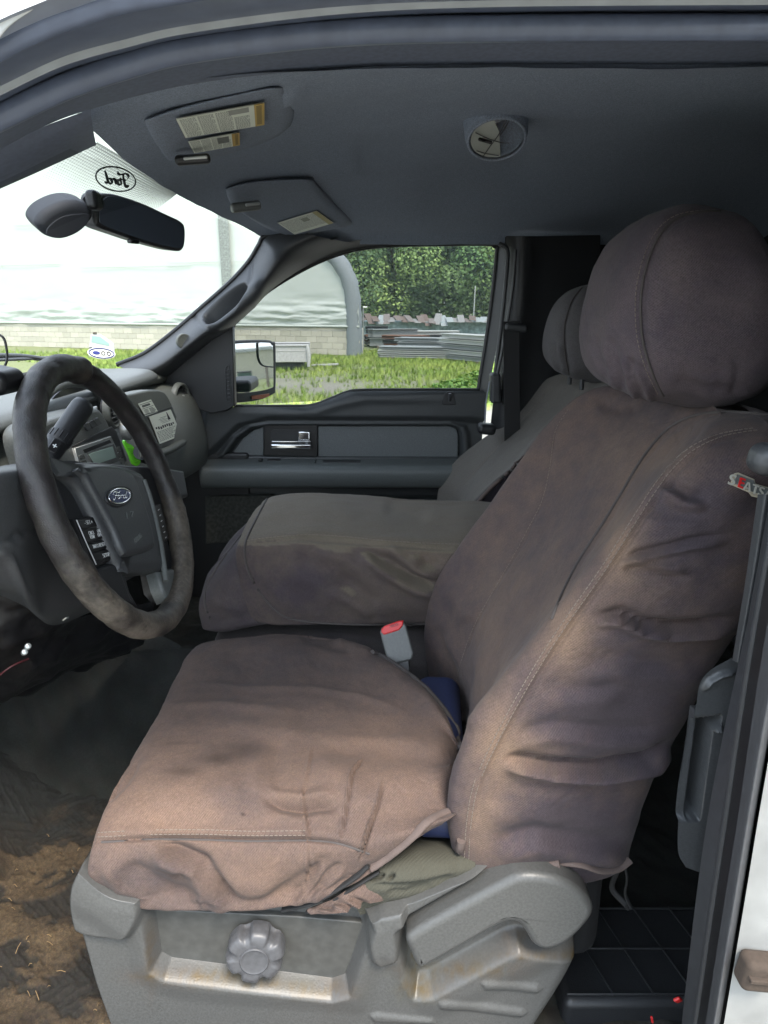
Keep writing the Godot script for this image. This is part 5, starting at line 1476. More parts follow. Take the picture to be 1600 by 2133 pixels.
func label_image(kind: int) -> ImageTexture:
	var w := 256
	var h := 128
	if kind == 4:
		w = 128
		h = 192
	var im := Image.create_empty(w, h, false, Image.FORMAT_RGB8)
	im.fill(Color(0.90, 0.92, 0.86))
	var r := RandomNumberGenerator.new()
	r.seed = 40 + kind
	var ink := Color(0.22, 0.23, 0.22)
	if kind <= 2:
		for col in 4:
			var x0 := 8 + col * 52
			for i in 24:
				if col == 3 and i < 8:
					continue
				var y := 8 + i * 5
				var x := x0
				while x < x0 + 46 - (r.randi() % 14 if i % 6 == 5 else 0):
					var l := r.randi_range(2, 6)
					im.fill_rect(Rect2i(x, y, mini(l, x0 + 46 - x), 2), ink)
					x += l + 2
		if kind == 1:
			im.fill_rect(Rect2i(226, 0, 30, 128), Color(0.78, 0.66, 0.36))
			im.fill_rect(Rect2i(150, 6, 60, 26), Color(0.60, 0.61, 0.58))
		elif kind == 2:
			im.fill_rect(Rect2i(216, 0, 40, 128), Color(0.75, 0.62, 0.34))
			im.fill_rect(Rect2i(140, 14, 60, 60), Color(0.45, 0.46, 0.44))
		for y in 110:
			if y % 5 < 3:
				im.fill_rect(Rect2i(232, 8 + y, 16, 1), Color(0.4, 0.34, 0.2))
	elif kind == 3:
		im.fill_rect(Rect2i(14, 14, 228, 4), ink)
		im.fill_rect(Rect2i(40, 26, 150, 20), Color(0.08, 0.09, 0.1))
		for i in 6:
			im.fill_rect(Rect2i(60 + i * 22, 26, 5, 20), Color(0.7, 0.73, 0.68))
		im.fill_rect(Rect2i(20, 56, 216, 4), ink)
		for i in 5:
			im.fill_rect(Rect2i(30, 70 + i * 10, 60 + r.randi() % 30, 4), ink)
			im.fill_rect(Rect2i(130, 70 + i * 10, 70 + r.randi() % 40, 5), Color(0.12, 0.13, 0.15))
	elif kind == 4:
		for i in 26:   # a small tree and some blocks, then lines of print
			im.fill_rect(Rect2i(96 - i / 4, 8 + i * 2, 3 + i / 2, 2), Color(0.1, 0.11, 0.1))
		for i in 5:
			im.fill_rect(Rect2i(40 + r.randi() % 12, 30 + i * 9, 30 + r.randi() % 20, 2), ink)
		for i in 9:
			im.fill_rect(Rect2i(10 + i * 12, 78 + r.randi() % 10, 8, 12 + r.randi() % 10), Color(0.1, 0.11, 0.11))
		for i in 8:
			var x := 8
			while x < 116 - i % 3 * 16:
				var l := r.randi_range(4, 12)
				im.fill_rect(Rect2i(x, 112 + i * 9, mini(l, 118 - x), 3), ink)
				x += l + 3
	elif kind == 5:
		for i in 20:
			var x := 8
			while x < 240:
				var l := r.randi_range(2, 7)
				im.fill_rect(Rect2i(x, 10 + i * 5, mini(l, 246 - x), 2), Color(0.34, 0.35, 0.32))
				x += l + 3
		im.fill_rect(Rect2i(130, 20, 44, 30), Color(0.6, 0.62, 0.55))
		im.fill_rect(Rect2i(226, 0, 30, 128), Color(0.72, 0.69, 0.50))
	return tex(im)

func label_on(t: Node3D, x: Transform3D, q: Array, kind: int) -> void:
	var c := PackedVector3Array()
	for i in range(0, 8, 2):
		c.append(UP(q[i], q[i + 1], x.origin, x.basis.z))
	sheet(t, c, kind, x.basis.z)

func sheet(t: Node3D, c: PackedVector3Array, kind: int, n: Vector3) -> void:   # a sheet of paper with thickness: printed face and a backing
	var P := PackedVector3Array()
	for i in 6:
		for j in 8:
			P.append(c[0].lerp(c[1], j / 7.0).lerp(c[3].lerp(c[2], j / 7.0), i / 5.0))
	var m := StandardMaterial3D.new()
	m.albedo_texture = label_image(kind)
	m.roughness = 0.75
	put("print", gmesh(P, 6, 8, false, c[0] - n, PackedColorArray(), true), m, t)
	var B := PackedVector3Array()
	for p in P:
		B.append(p - n * 0.0008)
	put("backing", gmesh(B, 6, 8, false, c[0] + n), M.paper, t)

func steering_wheel() -> void:
	var s := thing("steering_wheel", "worn black steering wheel with a thick wrapped rim and a blue oval badge", "steering wheel")
	var tl := deg_to_rad(18.69)
	var o := Vector3(-0.3738, -0.2604, -0.9554)
	var x := Transform3D(Basis(Vector3(0, 0, -1), Vector3(-sin(tl), cos(tl), 0), Vector3(cos(tl), sin(tl), 0)), o)
	var nu := 220
	var nv := 40
	var P := PackedVector3Array()
	var C := PackedColorArray()
	for i in nu + 1:
		var a := TAU * i / nu
		var thin := smoothstep(0.30, 0.38, a) * smoothstep(1.95, 1.6, a)   # the unwrapped stretch at the upper right
		var r0 := lerpf(0.0182, 0.0160, thin)
		if absf(a - 0.31) < 0.09:
			r0 += 0.0022 * exp(-pow((a - 0.29) / 0.05, 2)) - 0.003 * exp(-pow((a - 0.36) / 0.03, 2))
		for j in nv:
			var b := TAU * j / nv
			var dir := Vector3(sin(a), cos(a), 0)
			var n := dir * cos(b) + Vector3(0, 0, 1) * sin(b)
			var c := dir * 0.1868 + n * r0
			var bump := 0.0018 * noise.get_noise_3dv(c * 22.0) + 0.0006 * noise.get_noise_3dv(c * 90.0)
			var crack := noise.get_noise_3dv(c * 55.0 + Vector3(3, 1, 0))
			if crack > 0.50 and a > 3.9:
				bump -= 0.0014 * (crack - 0.50) * 6.0
			P.append(x * (c + n * bump))
			var wear := clampf(0.42 + 1.1 * noise.get_noise_3dv(c * 12.0) + 0.5 * noise.get_noise_3dv(c * 46.0) + 0.5 * smoothstep(0.05, -0.16, c.y), 0, 1)
			var base := Color(0.022, 0.019, 0.018).lerp(Color(0.135, 0.115, 0.092), wear * wear * (0.45 + 0.65 * smoothstep(0.12, -0.15, c.y)))
			C.append(base.lerp(Color(0.02, 0.018, 0.018), 0.7 * thin))
	var m := mat(Color(1, 1, 1), 0.5, {"vc": true, "tex": T.fine_soft, "tile": 0.06, "h": T.leather, "hs": 0.045})
	rim_mesh(s, P, nu + 1, nv, x, C, m)
	# hub and spokes
	var b := x.translated_local(Vector3(0, 0, -0.012))
	put("spoke_frame", plate(local(b, [98, 970, 130, 964, 200, 961, 262, 968, 330, 972, 384, 980, 394, 1034, 362, 1042, 338, 1046, 350, 1120, 366, 1180, 380, 1236, 356, 1246, 338, 1226, 330, 1186, 262, 1192, 272, 1232, 292, 1266, 250, 1258, 214, 1226, 178, 1176, 150, 1110, 128, 1040, 112, 1000]), 0.03, 0.006, b, 4), M.plastic_dark, s)
	var c1 := x.translated_local(Vector3(0, 0, 0.004))
	put("hub_shell", plate(cr2(local(c1, [104, 972, 150, 964, 220, 962, 268, 970, 300, 985, 316, 1030, 336, 1110, 346, 1180, 330, 1186, 262, 1190, 252, 1178, 226, 1128, 196, 1064, 170, 1016, 140, 988]), 90), 0.03, 0.014, c1, 5), M.plastic, s)
	var c2 := x.translated_local(Vector3(0, 0, 0.013))
	var pad := put("airbag_pad", plate(cr2(local(c2, [164, 975, 200, 966, 240, 967, 266, 976, 284, 992, 296, 1024, 314, 1076, 326, 1128, 318, 1144, 272, 1156, 258, 1146, 240, 1102, 216, 1056, 198, 1024, 180, 992]), 90), 0.02, 0.009, c2, 5), M.plastic, s)
	var eo := x.origin + x.basis.z * 0.0145
	var ex := Transform3D(x.basis, eo)
	var oval := []
	for i in 40:
		oval.append_array([250.0 + 22.0 * cos(TAU * i / 40), 1033.0 + 15.5 * sin(TAU * i / 40) - 2.0 * cos(TAU * i / 40)])
	var bd := put("badge", plate(local(ex, oval), 0.004, 0.0012, ex), mat(Color(0.012, 0.022, 0.09), 0.35), s)
	var e := Transform3D(Basis(UP(272, 1031, eo, x.basis.z) - UP(228, 1035, eo, x.basis.z), UP(250, 1011, eo, x.basis.z) - UP(250, 1055, eo, x.basis.z), x.basis.z), UP(250, 1033, eo, x.basis.z))
	put("badge_rim", ellipse_ring(e, 0.5, 0.355, 0.0013), M.chrome, bd)
	e.origin += x.basis.z * 0.0008
	put("badge_script", logo_script(e, 0.68, 0.0008, false), M.chrome, bd)
	e.origin -= x.basis.z * 0.002
	put("badge_seat", ellipse_ring(e, 0.60, 0.46, 0.0020), M.plastic_dark, s)
	var t1 := facing(UP(288, 1121, x.origin + x.basis.z * 0.0135, x.basis.z), x.basis.x, x.basis.y)
	words("AIRBAG", 0.0065, M.plastic_grey, t1, pad, "embossed_lettering")
	put("embossed_mark", tube(PackedVector3Array([UP(264, 1068, c2.origin + x.basis.z * 0.0006, x.basis.z), UP(266, 1080, c2.origin + x.basis.z * 0.0006, x.basis.z)]), 0.0009, 5), M.plastic_grey, pad)
	put("embossed_mark", tube(PackedVector3Array([UP(272, 1066, c2.origin + x.basis.z * 0.0006, x.basis.z), UP(278, 1065, c2.origin + x.basis.z * 0.0006, x.basis.z), UP(275, 1076, c2.origin + x.basis.z * 0.0006, x.basis.z)]), 0.0009, 5), M.plastic_grey, pad)
	# switch packs
	var k := x.translated_local(Vector3(0, 0, -0.004))
	var sw := put("switch_pack", plate(local(k, [150, 1080, 198, 1072, 204, 1078, 236, 1160, 232, 1168, 196, 1182, 186, 1182]), 0.012, 0.003, k), M.black, s)
	var kb := k.translated_local(Vector3(0, 0, 0.002))
	for q in [[162, 1082, 196, 1076, 204, 1097, 170, 1103], [172, 1106, 206, 1099, 216, 1122, 182, 1130], [183, 1133, 217, 1125, 224, 1141, 191, 1149], [192, 1152, 226, 1144, 232, 1158, 200, 1170]]:
		put("switch", plate(local(kb, q), 0.004, 0.0012, kb), M.black, sw)
	var dx := UP(210, 1090, kb.origin, x.basis.z) - UP(176, 1096, kb.origin, x.basis.z)
	for q in [["- SET +", 185, 1088, 0.0052], ["CNCL", 191, 1110, 0.0046], ["RSM", 193, 1118, 0.0046], ["ON", 206, 1106, 0.0044], ["OFF", 208, 1114, 0.0044], ["INFO RESET", 207, 1136, 0.0046], ["SETUP", 222, 1156, 0.005]]:
		words(q[0], q[3], M.ink_white, facing(UP(q[1], q[2], kb.origin + x.basis.z * 0.0008, x.basis.z), dx, UP(185, 1080, kb.origin, x.basis.z) - UP(190, 1100, kb.origin, x.basis.z)), sw)
	put("switch_edge", tube(PackedVector3Array([UP(160, 1083, kb.origin, x.basis.z), UP(180, 1130, kb.origin, x.basis.z), UP(201, 1176, kb.origin, x.basis.z)]), 0.0009, 5), M.silver, sw)
	var sr := put("switch_pack", plate(local(k, [322, 1052, 336, 1050, 352, 1118, 350, 1126, 340, 1128]), 0.012, 0.002, k), M.black, s)
	for i in 6:
		var q := UP(331.0 + i * 3.0, 1062.0 + i * 11.5, kb.origin + x.basis.z * 0.0005, x.basis.z)
		put("switch_mark", box(Vector3(0.006, 0.0012, 0.001), 0.0003, Transform3D(x.basis, q)), M.ink_white, sr)
	put("spoke_trim", tube(cr(PackedVector3Array([UP(300, 1000, c1.origin, x.basis.z), UP(316, 1050, c1.origin, x.basis.z), UP(334, 1130, c1.origin, x.basis.z), UP(346, 1210, c1.origin, x.basis.z)]), 24), 0.0042, 10), M.plastic_grey, s)
	put("lower_spoke", plate(local(k, [192, 1188, 240, 1170, 254, 1190, 274, 1244, 290, 1264, 240, 1246]), 0.02, 0.006, k, 4), M.plastic_dark, s)
	put("lower_spoke", plate(local(k, [330, 1190, 360, 1182, 388, 1196, 386, 1240, 352, 1252, 340, 1226]), 0.02, 0.006, k, 4), M.plastic_grey, s)
	put("column_boss", lathe([0.0, -0.12, 0.05, -0.12, 0.055, -0.03, 0.05, -0.02, 0.0, -0.02], x), M.plastic_dark, s)

func rim_mesh(s: Node3D, P: PackedVector3Array, nu: int, nv: int, x: Transform3D, C: PackedColorArray, m: Material) -> void:
	# a ring has no single point inside: build it and turn the normals by the tube's own centre line
	var mesh := gmesh(P, nu, nv, true, x.origin, C)
	var A := mesh.surface_get_arrays(0)
	var N: PackedVector3Array = A[Mesh.ARRAY_NORMAL]
	var i := nu / 2
	var c := Vector3.ZERO
	for j in nv:
		c += P[i * nv + j] / nv
	if N[i * nv].dot(P[i * nv] - c) < 0.0:
		for k in N.size():
			N[k] = -N[k]
		var I: PackedInt32Array = A[Mesh.ARRAY_INDEX]
		for k in range(0, I.size(), 3):
			var t := I[k]
			I[k] = I[k + 1]
			I[k + 1] = t
		A[Mesh.ARRAY_NORMAL] = N
		A[Mesh.ARRAY_INDEX] = I
		mesh = ArrayMesh.new()
		mesh.add_surface_from_arrays(Mesh.PRIMITIVE_TRIANGLES, A)
	put("rim", mesh, m, s)

# ---------------------------------------------------------------- roof fittings
func roof_patch(top: Array, bot: Array, left: Array, right: Array, thick: float, nu := 40, nv := 60, edge := 0.12) -> PackedVector3Array:
	var f := func(a): 
		var o := PackedVector3Array()
		for i in range(0, a.size(), 2):
			o.append(Vector3(a[i], a[i + 1], 0))
		return o
	var Q := coons(f.call(top), f.call(bot), f.call(left), f.call(right), nu, nv)
	var P := PackedVector3Array()
	for i in nu:
		for j in nv:
			var e := minf(minf(i, nu - 1 - i) / (nu - 1.0) * 1.6, minf(j, nv - 1 - j) / (nv - 1.0))
			var g := sqrt(clampf(e / edge, 0.0, 1.0) * (2.0 - clampf(e / edge, 0.0, 1.0)))
			var q := Q[i * nv + j]
			P.append(on_roof(q.x, q.y, -0.004 + thick * g))
	return P

func roof_label(t: Node3D, q: Array, gap: float, kind: int) -> void:
	var c := PackedVector3Array()
	for i in range(0, 8, 2):
		c.append(on_roof(q[i], q[i + 1], gap))
	var n := (c[1] - c[0]).cross(c[3] - c[0]).normalized()
	sheet(t, c, kind, n if n.y < 0 else -n)

func roof_fittings() -> void:
	var v := thing("sun_visor", "driver's sun visor folded up against the headliner, bearing two printed warning labels", "sun visor", "sun visors")
	var P := roof_patch([297, 250, 360, 226, 460, 200, 560, 180, 602, 182], [350, 337, 420, 334, 500, 316, 570, 290, 608, 262], [297, 250, 310, 282, 328, 312, 350, 337], [602, 182, 616, 210, 616, 240, 608, 262], 0.009)
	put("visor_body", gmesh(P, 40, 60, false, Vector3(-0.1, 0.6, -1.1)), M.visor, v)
	var hx := Transform3D(Basis.from_euler(Vector3(0.1, 0.2, 0.1)), on_roof(402, 333, 0.022))
	put("pivot_clip", box(Vector3(0.045, 0.012, 0.018), 0.005, hx, 3), M.plastic_dark, v)
	put("clip_shine", box(Vector3(0.03, 0.004, 0.004), 0.0015, hx.translated_local(Vector3(0.004, 0.001, 0.010))), M.silver, v)
	var a := thing("warning_label", "larger pale printed warning label with a yellow end on the driver's visor", "label")
	roof_label(a, [367, 249, 551, 215, 551, 261, 387, 288], 0.0088, 1)
	a = thing("warning_label", "smaller pale label with a yellow end, below the larger one on the driver's visor", "label")
	roof_label(a, [392, 296, 499, 277, 500, 303, 405, 320], 0.0088, 2)
	v = thing("sun_visor", "passenger's sun visor folded against the headliner with one pale label", "sun visor", "sun visors")
	P = roof_patch([468, 392, 520, 377, 600, 370, 652, 370], [500, 442, 556, 476, 612, 497, 690, 502], [468, 392, 472, 412, 484, 430, 500, 442], [652, 370, 690, 415, 738, 470, 690, 502], 0.014)
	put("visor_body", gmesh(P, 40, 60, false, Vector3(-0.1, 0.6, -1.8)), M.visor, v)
	var px := Transform3D(Basis.from_euler(Vector3(0.0, 0.4, 0.15)), on_roof(512, 431, 0.03))
	put("pivot_clip", box(Vector3(0.06, 0.018, 0.024), 0.006, px, 3), M.plastic_grey, v)
	put("clip_shine", box(Vector3(0.03, 0.006, 0.006), 0.002, px.translated_local(Vector3(0.012, 0.002, 0.012))), M.silver, v)
	a = thing("warning_label", "pale printed label on the passenger's visor", "label")
	roof_label(a, [578, 465, 660, 440, 695, 465, 614, 489], 0.0138, 5)
	# dome lamp
	var dl := thing("dome_lamp", "round dome lamp with a painted outdoor reflection on half its lens, mid headliner", "dome lamp")
	var c := on_roof(1034, 286, 0.022)
	var dn := Vector3(0.0, -0.86, 0.50).normalized()
	var dx := Transform3D(Basis(Vector3.RIGHT, dn.cross(Vector3.RIGHT), dn), c)
	var r := 0.041
	put("housing", lathe([r * 1.10, -0.05, r * 1.08, -0.022, r * 1.05, -0.004, r * 1.0, 0.001], dx, 40), M.headliner, dl)
	put("bezel", lathe([r * 1.03, -0.006, r * 1.0, 0.005, r * 0.93, 0.007, r * 0.90, 0.004], dx, 40), M.visor, dl)
	put("reflector", lathe([r * 0.92, 0.000, r * 0.7, -0.012, 0.0, -0.018], dx, 40), M.headliner, dl)
	var half := PackedVector2Array()
	for i in 25:
		var t := PI * 0.58 + PI * 1.02 * i / 24.0
		half.append(Vector2(r * 0.86 * cos(t), r * 0.86 * sin(t)))
	half.append(Vector2(r * 0.22, -r * 0.55))
	half.append(Vector2(r * 0.05, r * 0.3))
	put("lens", plate(half, 0.002, 0.0008, dx.translated_local(Vector3(0, 0, 0.003))), M.lens, dl)  # pale half plate: the reflection of outdoors as a painted shape
	var gm := StandardMaterial3D.new()
	gm.transparency = BaseMaterial3D.TRANSPARENCY_ALPHA
	gm.albedo_color = Color(0.1, 0.12, 0.12, 0.18)
	gm.roughness = 0.04
	put("cover", lathe([r * 0.93, 0.005, r * 0.7, 0.010, r * 0.35, 0.013, 0.0, 0.014], dx, 40), gm, dl)
	for q in [[[0.20, 1.02], [0.02, 0.3], [-0.22, -0.3], [-0.42, -0.86]], [[-0.85, 0.42], [-0.4, 0.16], [0.1, -0.05], [0.5, -0.10]], [[0.30, 1.0], [0.2, 0.6], [0.08, 0.28]], [[-0.7, -0.5], [-0.4, -0.62], [0.0, -0.72], [0.2, -0.76]]]:
		var line := PackedVector3Array()
		for w in q:
			line.append(dx * Vector3(w[0] * r * 0.88, w[1] * r * 0.88 * 1.0, 0.0065))
		put("lens_line", tube(cr(line, 12), 0.0007, 5), M.plastic, dl)
	put("bulb_clip", box(Vector3(r * 0.5, r * 0.10, 0.004), 0.0015, dx * Transform3D(Basis(Vector3(0, 0, 1), -0.35), Vector3(-r * 0.38, -r * 0.02, 0.0055))), M.plastic_dark, dl)
	# inside mirror
	var m := thing("rear_view_mirror", "dark framed inside mirror hanging at the top of the windscreen", "mirror")
	var n := Vector3(0.86, -0.10, 0.50).normalized()
	var o := UX(290, 465, -0.43)
	var mx := facing(o, Vector3.UP.cross(n), n.cross(Vector3.UP.cross(n)))
	put("housing", plate(cr2(local(mx, [202, 407, 220, 403, 250, 407, 300, 424, 352, 448, 380, 462, 388, 476, 388, 505, 383, 520, 372, 524, 340, 517, 290, 503, 240, 486, 212, 476, 200, 464, 197, 430]), 90), 0.035, 0.007, mx, 5), M.plastic_dark, m)
	var gx := mx.translated_local(Vector3(0, 0, 0.0012))
	put("mirror_glass", plate(cr2(local(gx, [218, 414, 240, 410, 300, 430, 352, 454, 378, 468, 385, 480, 384, 504, 378, 517, 340, 511, 290, 497, 240, 479, 214, 468, 208, 458, 211, 430]), 80), 0.002, 0.0008, gx), mat(Color(0.055, 0.068, 0.09), 0.12, {"spec": 0.8}), m)
	put("day_night_tab", box(Vector3(0.02, 0.008, 0.012), 0.003, mx * Transform3D(Basis(), mx.affine_inverse() * UP(278, 503, o, n))), M.black, m)
	put("mount_arm", tube(PackedVector3Array([UX(205, 425, -0.455), UX(192, 418, -0.47), UX(184, 408, -0.475)]), 0.011, 10), M.black, m)
	put("mount_button", box(Vector3(0.02, 0.03, 0.03), 0.008, at(UX(196, 418, -0.46)), 3), M.black, m)
	var po := thing("sensor_pod", "black rounded sensor pod stuck to the glass beside the inside mirror", "sensor pod")
	var qn := Vector3(0.62, -0.35, 0.70).normalized()
	var qo := UX(135, 460, -0.50)
	var qx := facing(qo, Vector3.UP.cross(qn), qn.cross(Vector3.UP.cross(qn)))
	put("pod_body", plate(cr2(local(qx, [76, 464, 92, 442, 128, 424, 162, 421, 190, 432, 198, 452, 186, 470, 162, 489, 130, 501, 102, 496, 84, 482]), 60), 0.05, 0.014, qx, 6), M.pod, po)
	put("pod_face", plate(cr2(local(qx.translated_local(Vector3(0, 0, 0.001)), [97, 486, 104, 470, 130, 452, 165, 446, 186, 448, 180, 468, 158, 486, 130, 496, 108, 494]), 50), 0.003, 0.001, qx.translated_local(Vector3(0, 0, 0.002)), 3), M.pod, po)

# ---------------------------------------------------------------- floor
func floor_things() -> void:
	var nu := 150
	var nv := 170
	var P := PackedVector3Array()
	var C := PackedColorArray()
	for i in nu:
		var z := lerpf(-0.54, -2.16, i / (nu - 1.0))
		for j in nv:
			var x := lerpf(-1.0, 1.0, j / (nv - 1.0))
			var hump := 0.17 * exp(-pow((z + 1.42) / 0.20, 2)) * smoothstep(0.5, -0.2, x)
			var toe := maxf(0.0, -0.62 - x) * 1.0
			var y := FLOOR + hump + toe + 0.012 * noise.get_noise_2d(x * 7, z * 7) + 0.006 * noise.get_noise_2d(x * 24, z * 24)
			P.append(Vector3(x, y, z))
			# dried mud on the near half of the driver's mat, bare dark rubber in the tread marks
			var mud := smoothstep(-1.10, -0.98, z + 0.10 * noise.get_noise_2d(x * 8, z * 8)) * smoothstep(0.3, -0.1, x)
			mud = maxf(mud, 0.5 * smoothstep(-0.76, -0.66, z) * smoothstep(0.2, 0.3, x))
			var black := smoothstep(0.05, 0.30, noise.get_noise_2d(x * 6 + z * 4 + 4, z * 11 - x * 4) + 0.30 * noise.get_noise_2d(x * 26, z * 34) + 0.12 * noise.get_noise_2d(x * 90, z * 90))
			var c := Color(0.050, 0.032, 0.017).lerp(Color(0.155, 0.097, 0.047), clampf(0.45 + 0.9 * noise.get_noise_2d(x * 5, z * 7) + 0.6 * noise.get_noise_2d(x * 22, z * 26), 0, 1))
			c = c.lerp(Color(0.014, 0.012, 0.010), black * 0.92)
			var bare := Color(0.024, 0.026, 0.022) * (1.0 + 0.6 * noise.get_noise_2d(x * 12, z * 12))
			C.append(bare.lerp(c, mud))
	struct("cab_floor", gmesh(P, nu, nv, false, Vector3(0, -1.4, -1.35), C), mat(Color(1, 1, 1), 0.95, {"vc": true, "tex": T.speck, "tile": 0.3, "h": T.mud, "hs": 0.10}), "cab floor covered in dried brown mud on the driver's side")
	var dmt := thing("muddy_floor_mat", "driver's floor mat caked with trodden brown mud and dark boot marks", "floor mat")
	nu = 230
	nv = 240
	P = PackedVector3Array()
	C = PackedColorArray()
	for i in nu:
		var z := lerpf(-0.57, -1.20, i / (nu - 1.0))
		for j in nv:
			var x := lerpf(-0.80, -0.15, j / (nv - 1.0))
			var low := noise.get_noise_2d(x * 6 + z * 4 + 4, z * 11 - x * 4)
			var clod := maxf(0.0, noise.get_noise_2d(x * 34, z * 34 + 9))
			var fine := noise.get_noise_2d(x * 130, z * 130)
			var rib := 0.0012 * smoothstep(0.55, 0.8, cos((x * 0.8 + absf(fposmod(z, 0.10) - 0.05)) * TAU / 0.018))
			var mud := smoothstep(-1.12, -0.95, z + 0.12 * noise.get_noise_2d(x * 8, z * 8) + 0.03 * fine)
			var bare := smoothstep(-0.02, 0.16, low + 0.35 * noise.get_noise_2d(x * 26, z * 34) + 0.15 * fine)
			var toe := maxf(0.0, -0.62 - x)
			P.append(Vector3(x, FLOOR + 0.024 + toe + 0.012 * noise.get_noise_2d(x * 7, z * 7) + mud * (1.0 - bare) * (0.003 + 0.0035 * clod + 0.0012 * fine) + rib * (0.4 + bare), z))
			var c := Color(0.034, 0.023, 0.013).lerp(Color(0.112, 0.075, 0.039), clampf(0.40 + 0.8 * noise.get_noise_2d(x * 7, z * 9) + 0.35 * clod + 0.5 * fine, 0, 1))
			c = c.lerp(Color(0.017, 0.015, 0.012) * (1.0 + 0.8 * fine), bare * 0.9)
			C.append((Color(0.020, 0.021, 0.019) * (1.0 + 0.7 * fine)).lerp(c, mud))
	put("mat_sheet", gmesh(P, nu, nv, false, Vector3(-0.4, -1.4, -0.9), C), mat(Color(1, 1, 1), 0.95, {"vc": true, "tex": T.speck, "tile": 0.3}), dmt)
	# ridged rubber mat lying on it, kicked up at the tunnel
	var mt := thing("floor_mat", "crumpled dark rubber mat lying by the transmission hump", "floor mat")
	var Q := net([p3([60, 1560, -1.30, 140, 1440, -1.42, 220, 1330, -1.52, 330, 1318, -1.56]), p3([30, 1640, -1.20, 150, 1560, -1.28, 270, 1440, -1.42, 400, 1370, -1.52]), p3([30, 1700, -1.09, 140, 1690, -1.12, 260, 1560, -1.26, 380, 1440, -1.42])], 60, 80)
	Q = deform(Q, 60, 80, false, Vector3(-0.5, -1.4, -1.4), [crease([260, 1400, 300, 1420, 340, 1440], 0.012, 7, 1), crease([270, 1440, 320, 1450, 350, 1470], 0.010, 7, 1), crease([240, 1470, 280, 1490, 330, 1490], 0.010, 8, 1), crease([225, 1520, 260, 1530, 300, 1530], 0.008, 8, 1)], 0.012, 8.0)
	put("mat_sheet", gmesh(Q, 60, 80, false, Vector3(-0.5, -1.4, -1.4)), mat(Color(0.034, 0.037, 0.033), 0.8, {"tex": T.fine_soft, "tile": 0.25, "h": T.fine, "hs": 0.12}), mt)
	var r := RandomNumberGenerator.new()
	r.seed = 12
	var st := begin()
	for i in 80:
		var q := Vector3(r.randf_range(-0.62, -0.28), FLOOR + 0.008, r.randf_range(-1.02, -0.58))
		q.y = FLOOR + 0.034 + 0.012 * noise.get_noise_2d(q.x * 7, q.z * 7) + 0.006 * noise.get_noise_2d(q.x * 24, q.z * 24) + 0.003
		var a := r.randf() * TAU
		var l := r.randf_range(0.0015, 0.006)
		var e := Vector3(cos(a) * l, r.randf_range(0.0, 0.004), sin(a) * l)
		add_tube(st, PackedVector3Array([q - e, q + Vector3(0, 0.002, 0), q + e]), r.randf_range(0.0003, 0.0007), 4)
	var sw := put("straw_litter", st.commit(), mat(Color(0.20, 0.13, 0.06), 0.9))
	stuff(sw)
	sw.set_meta("label", "bits of dry straw trodden into the muddy floor")
	var card := thing("cardboard_scrap", "torn brown scrap of cardboard on the muddy floor", "cardboard")
	put("scrap", plate(v2([-0.03, -0.015, 0.015, -0.018, 0.024, 0.0, 0.01, 0.02, -0.03, 0.022]), 0.003, 0.0006, Transform3D(Basis.from_euler(Vector3(-1.45, 0.3, 0.1)), UY(0, 1735, FLOOR + 0.045))), mat(Color(0.33, 0.23, 0.13), 0.9, {"tex": T.dust, "tile": 0.05}), card)
	# behind the driver's seat
	var tr := thing("storage_tray", "black ribbed plastic tray on the floor behind the driver's seat", "tray")
	var to := UY(1330, 2010, FLOOR + 0.03)
	put("tray_base", box(Vector3(0.36, 0.05, 0.16), 0.012, at(to + Vector3(0.06, -0.02, -0.02)), 3), M.plastic_dark, tr)
	for i in 4:
		put("rib", box(Vector3(0.002, 0.004, 0.15), 0.0015, at(to + Vector3(-0.07 + i * 0.055, 0.008, -0.02), Vector3(0, 14, 0))), M.plastic_dark, tr)
	for i in 3:
		put("edge", box(Vector3(0.35, 0.004, 0.003), 0.0015, at(to + Vector3(0.06, 0.008, 0.05 - i * 0.07))), M.plastic_dark, tr)
	var w := thing("red_wrapper", "small red scrap by the foot of the near door pillar", "litter")
	put("scrap", box(Vector3(0.009, 0.012, 0.004), 0.002, at(UZ(1412, 2082, -0.66), Vector3(20, 10, 40))), M.red, w)
	w = thing("red_clip", "tiny red clip lying on the carpet behind the seat base", "litter")
	put("clip", box(Vector3(0.003, 0.010, 0.003), 0.001, at(UZ(1358, 2123, -0.68), Vector3(0, 0, 15))), M.red, w)

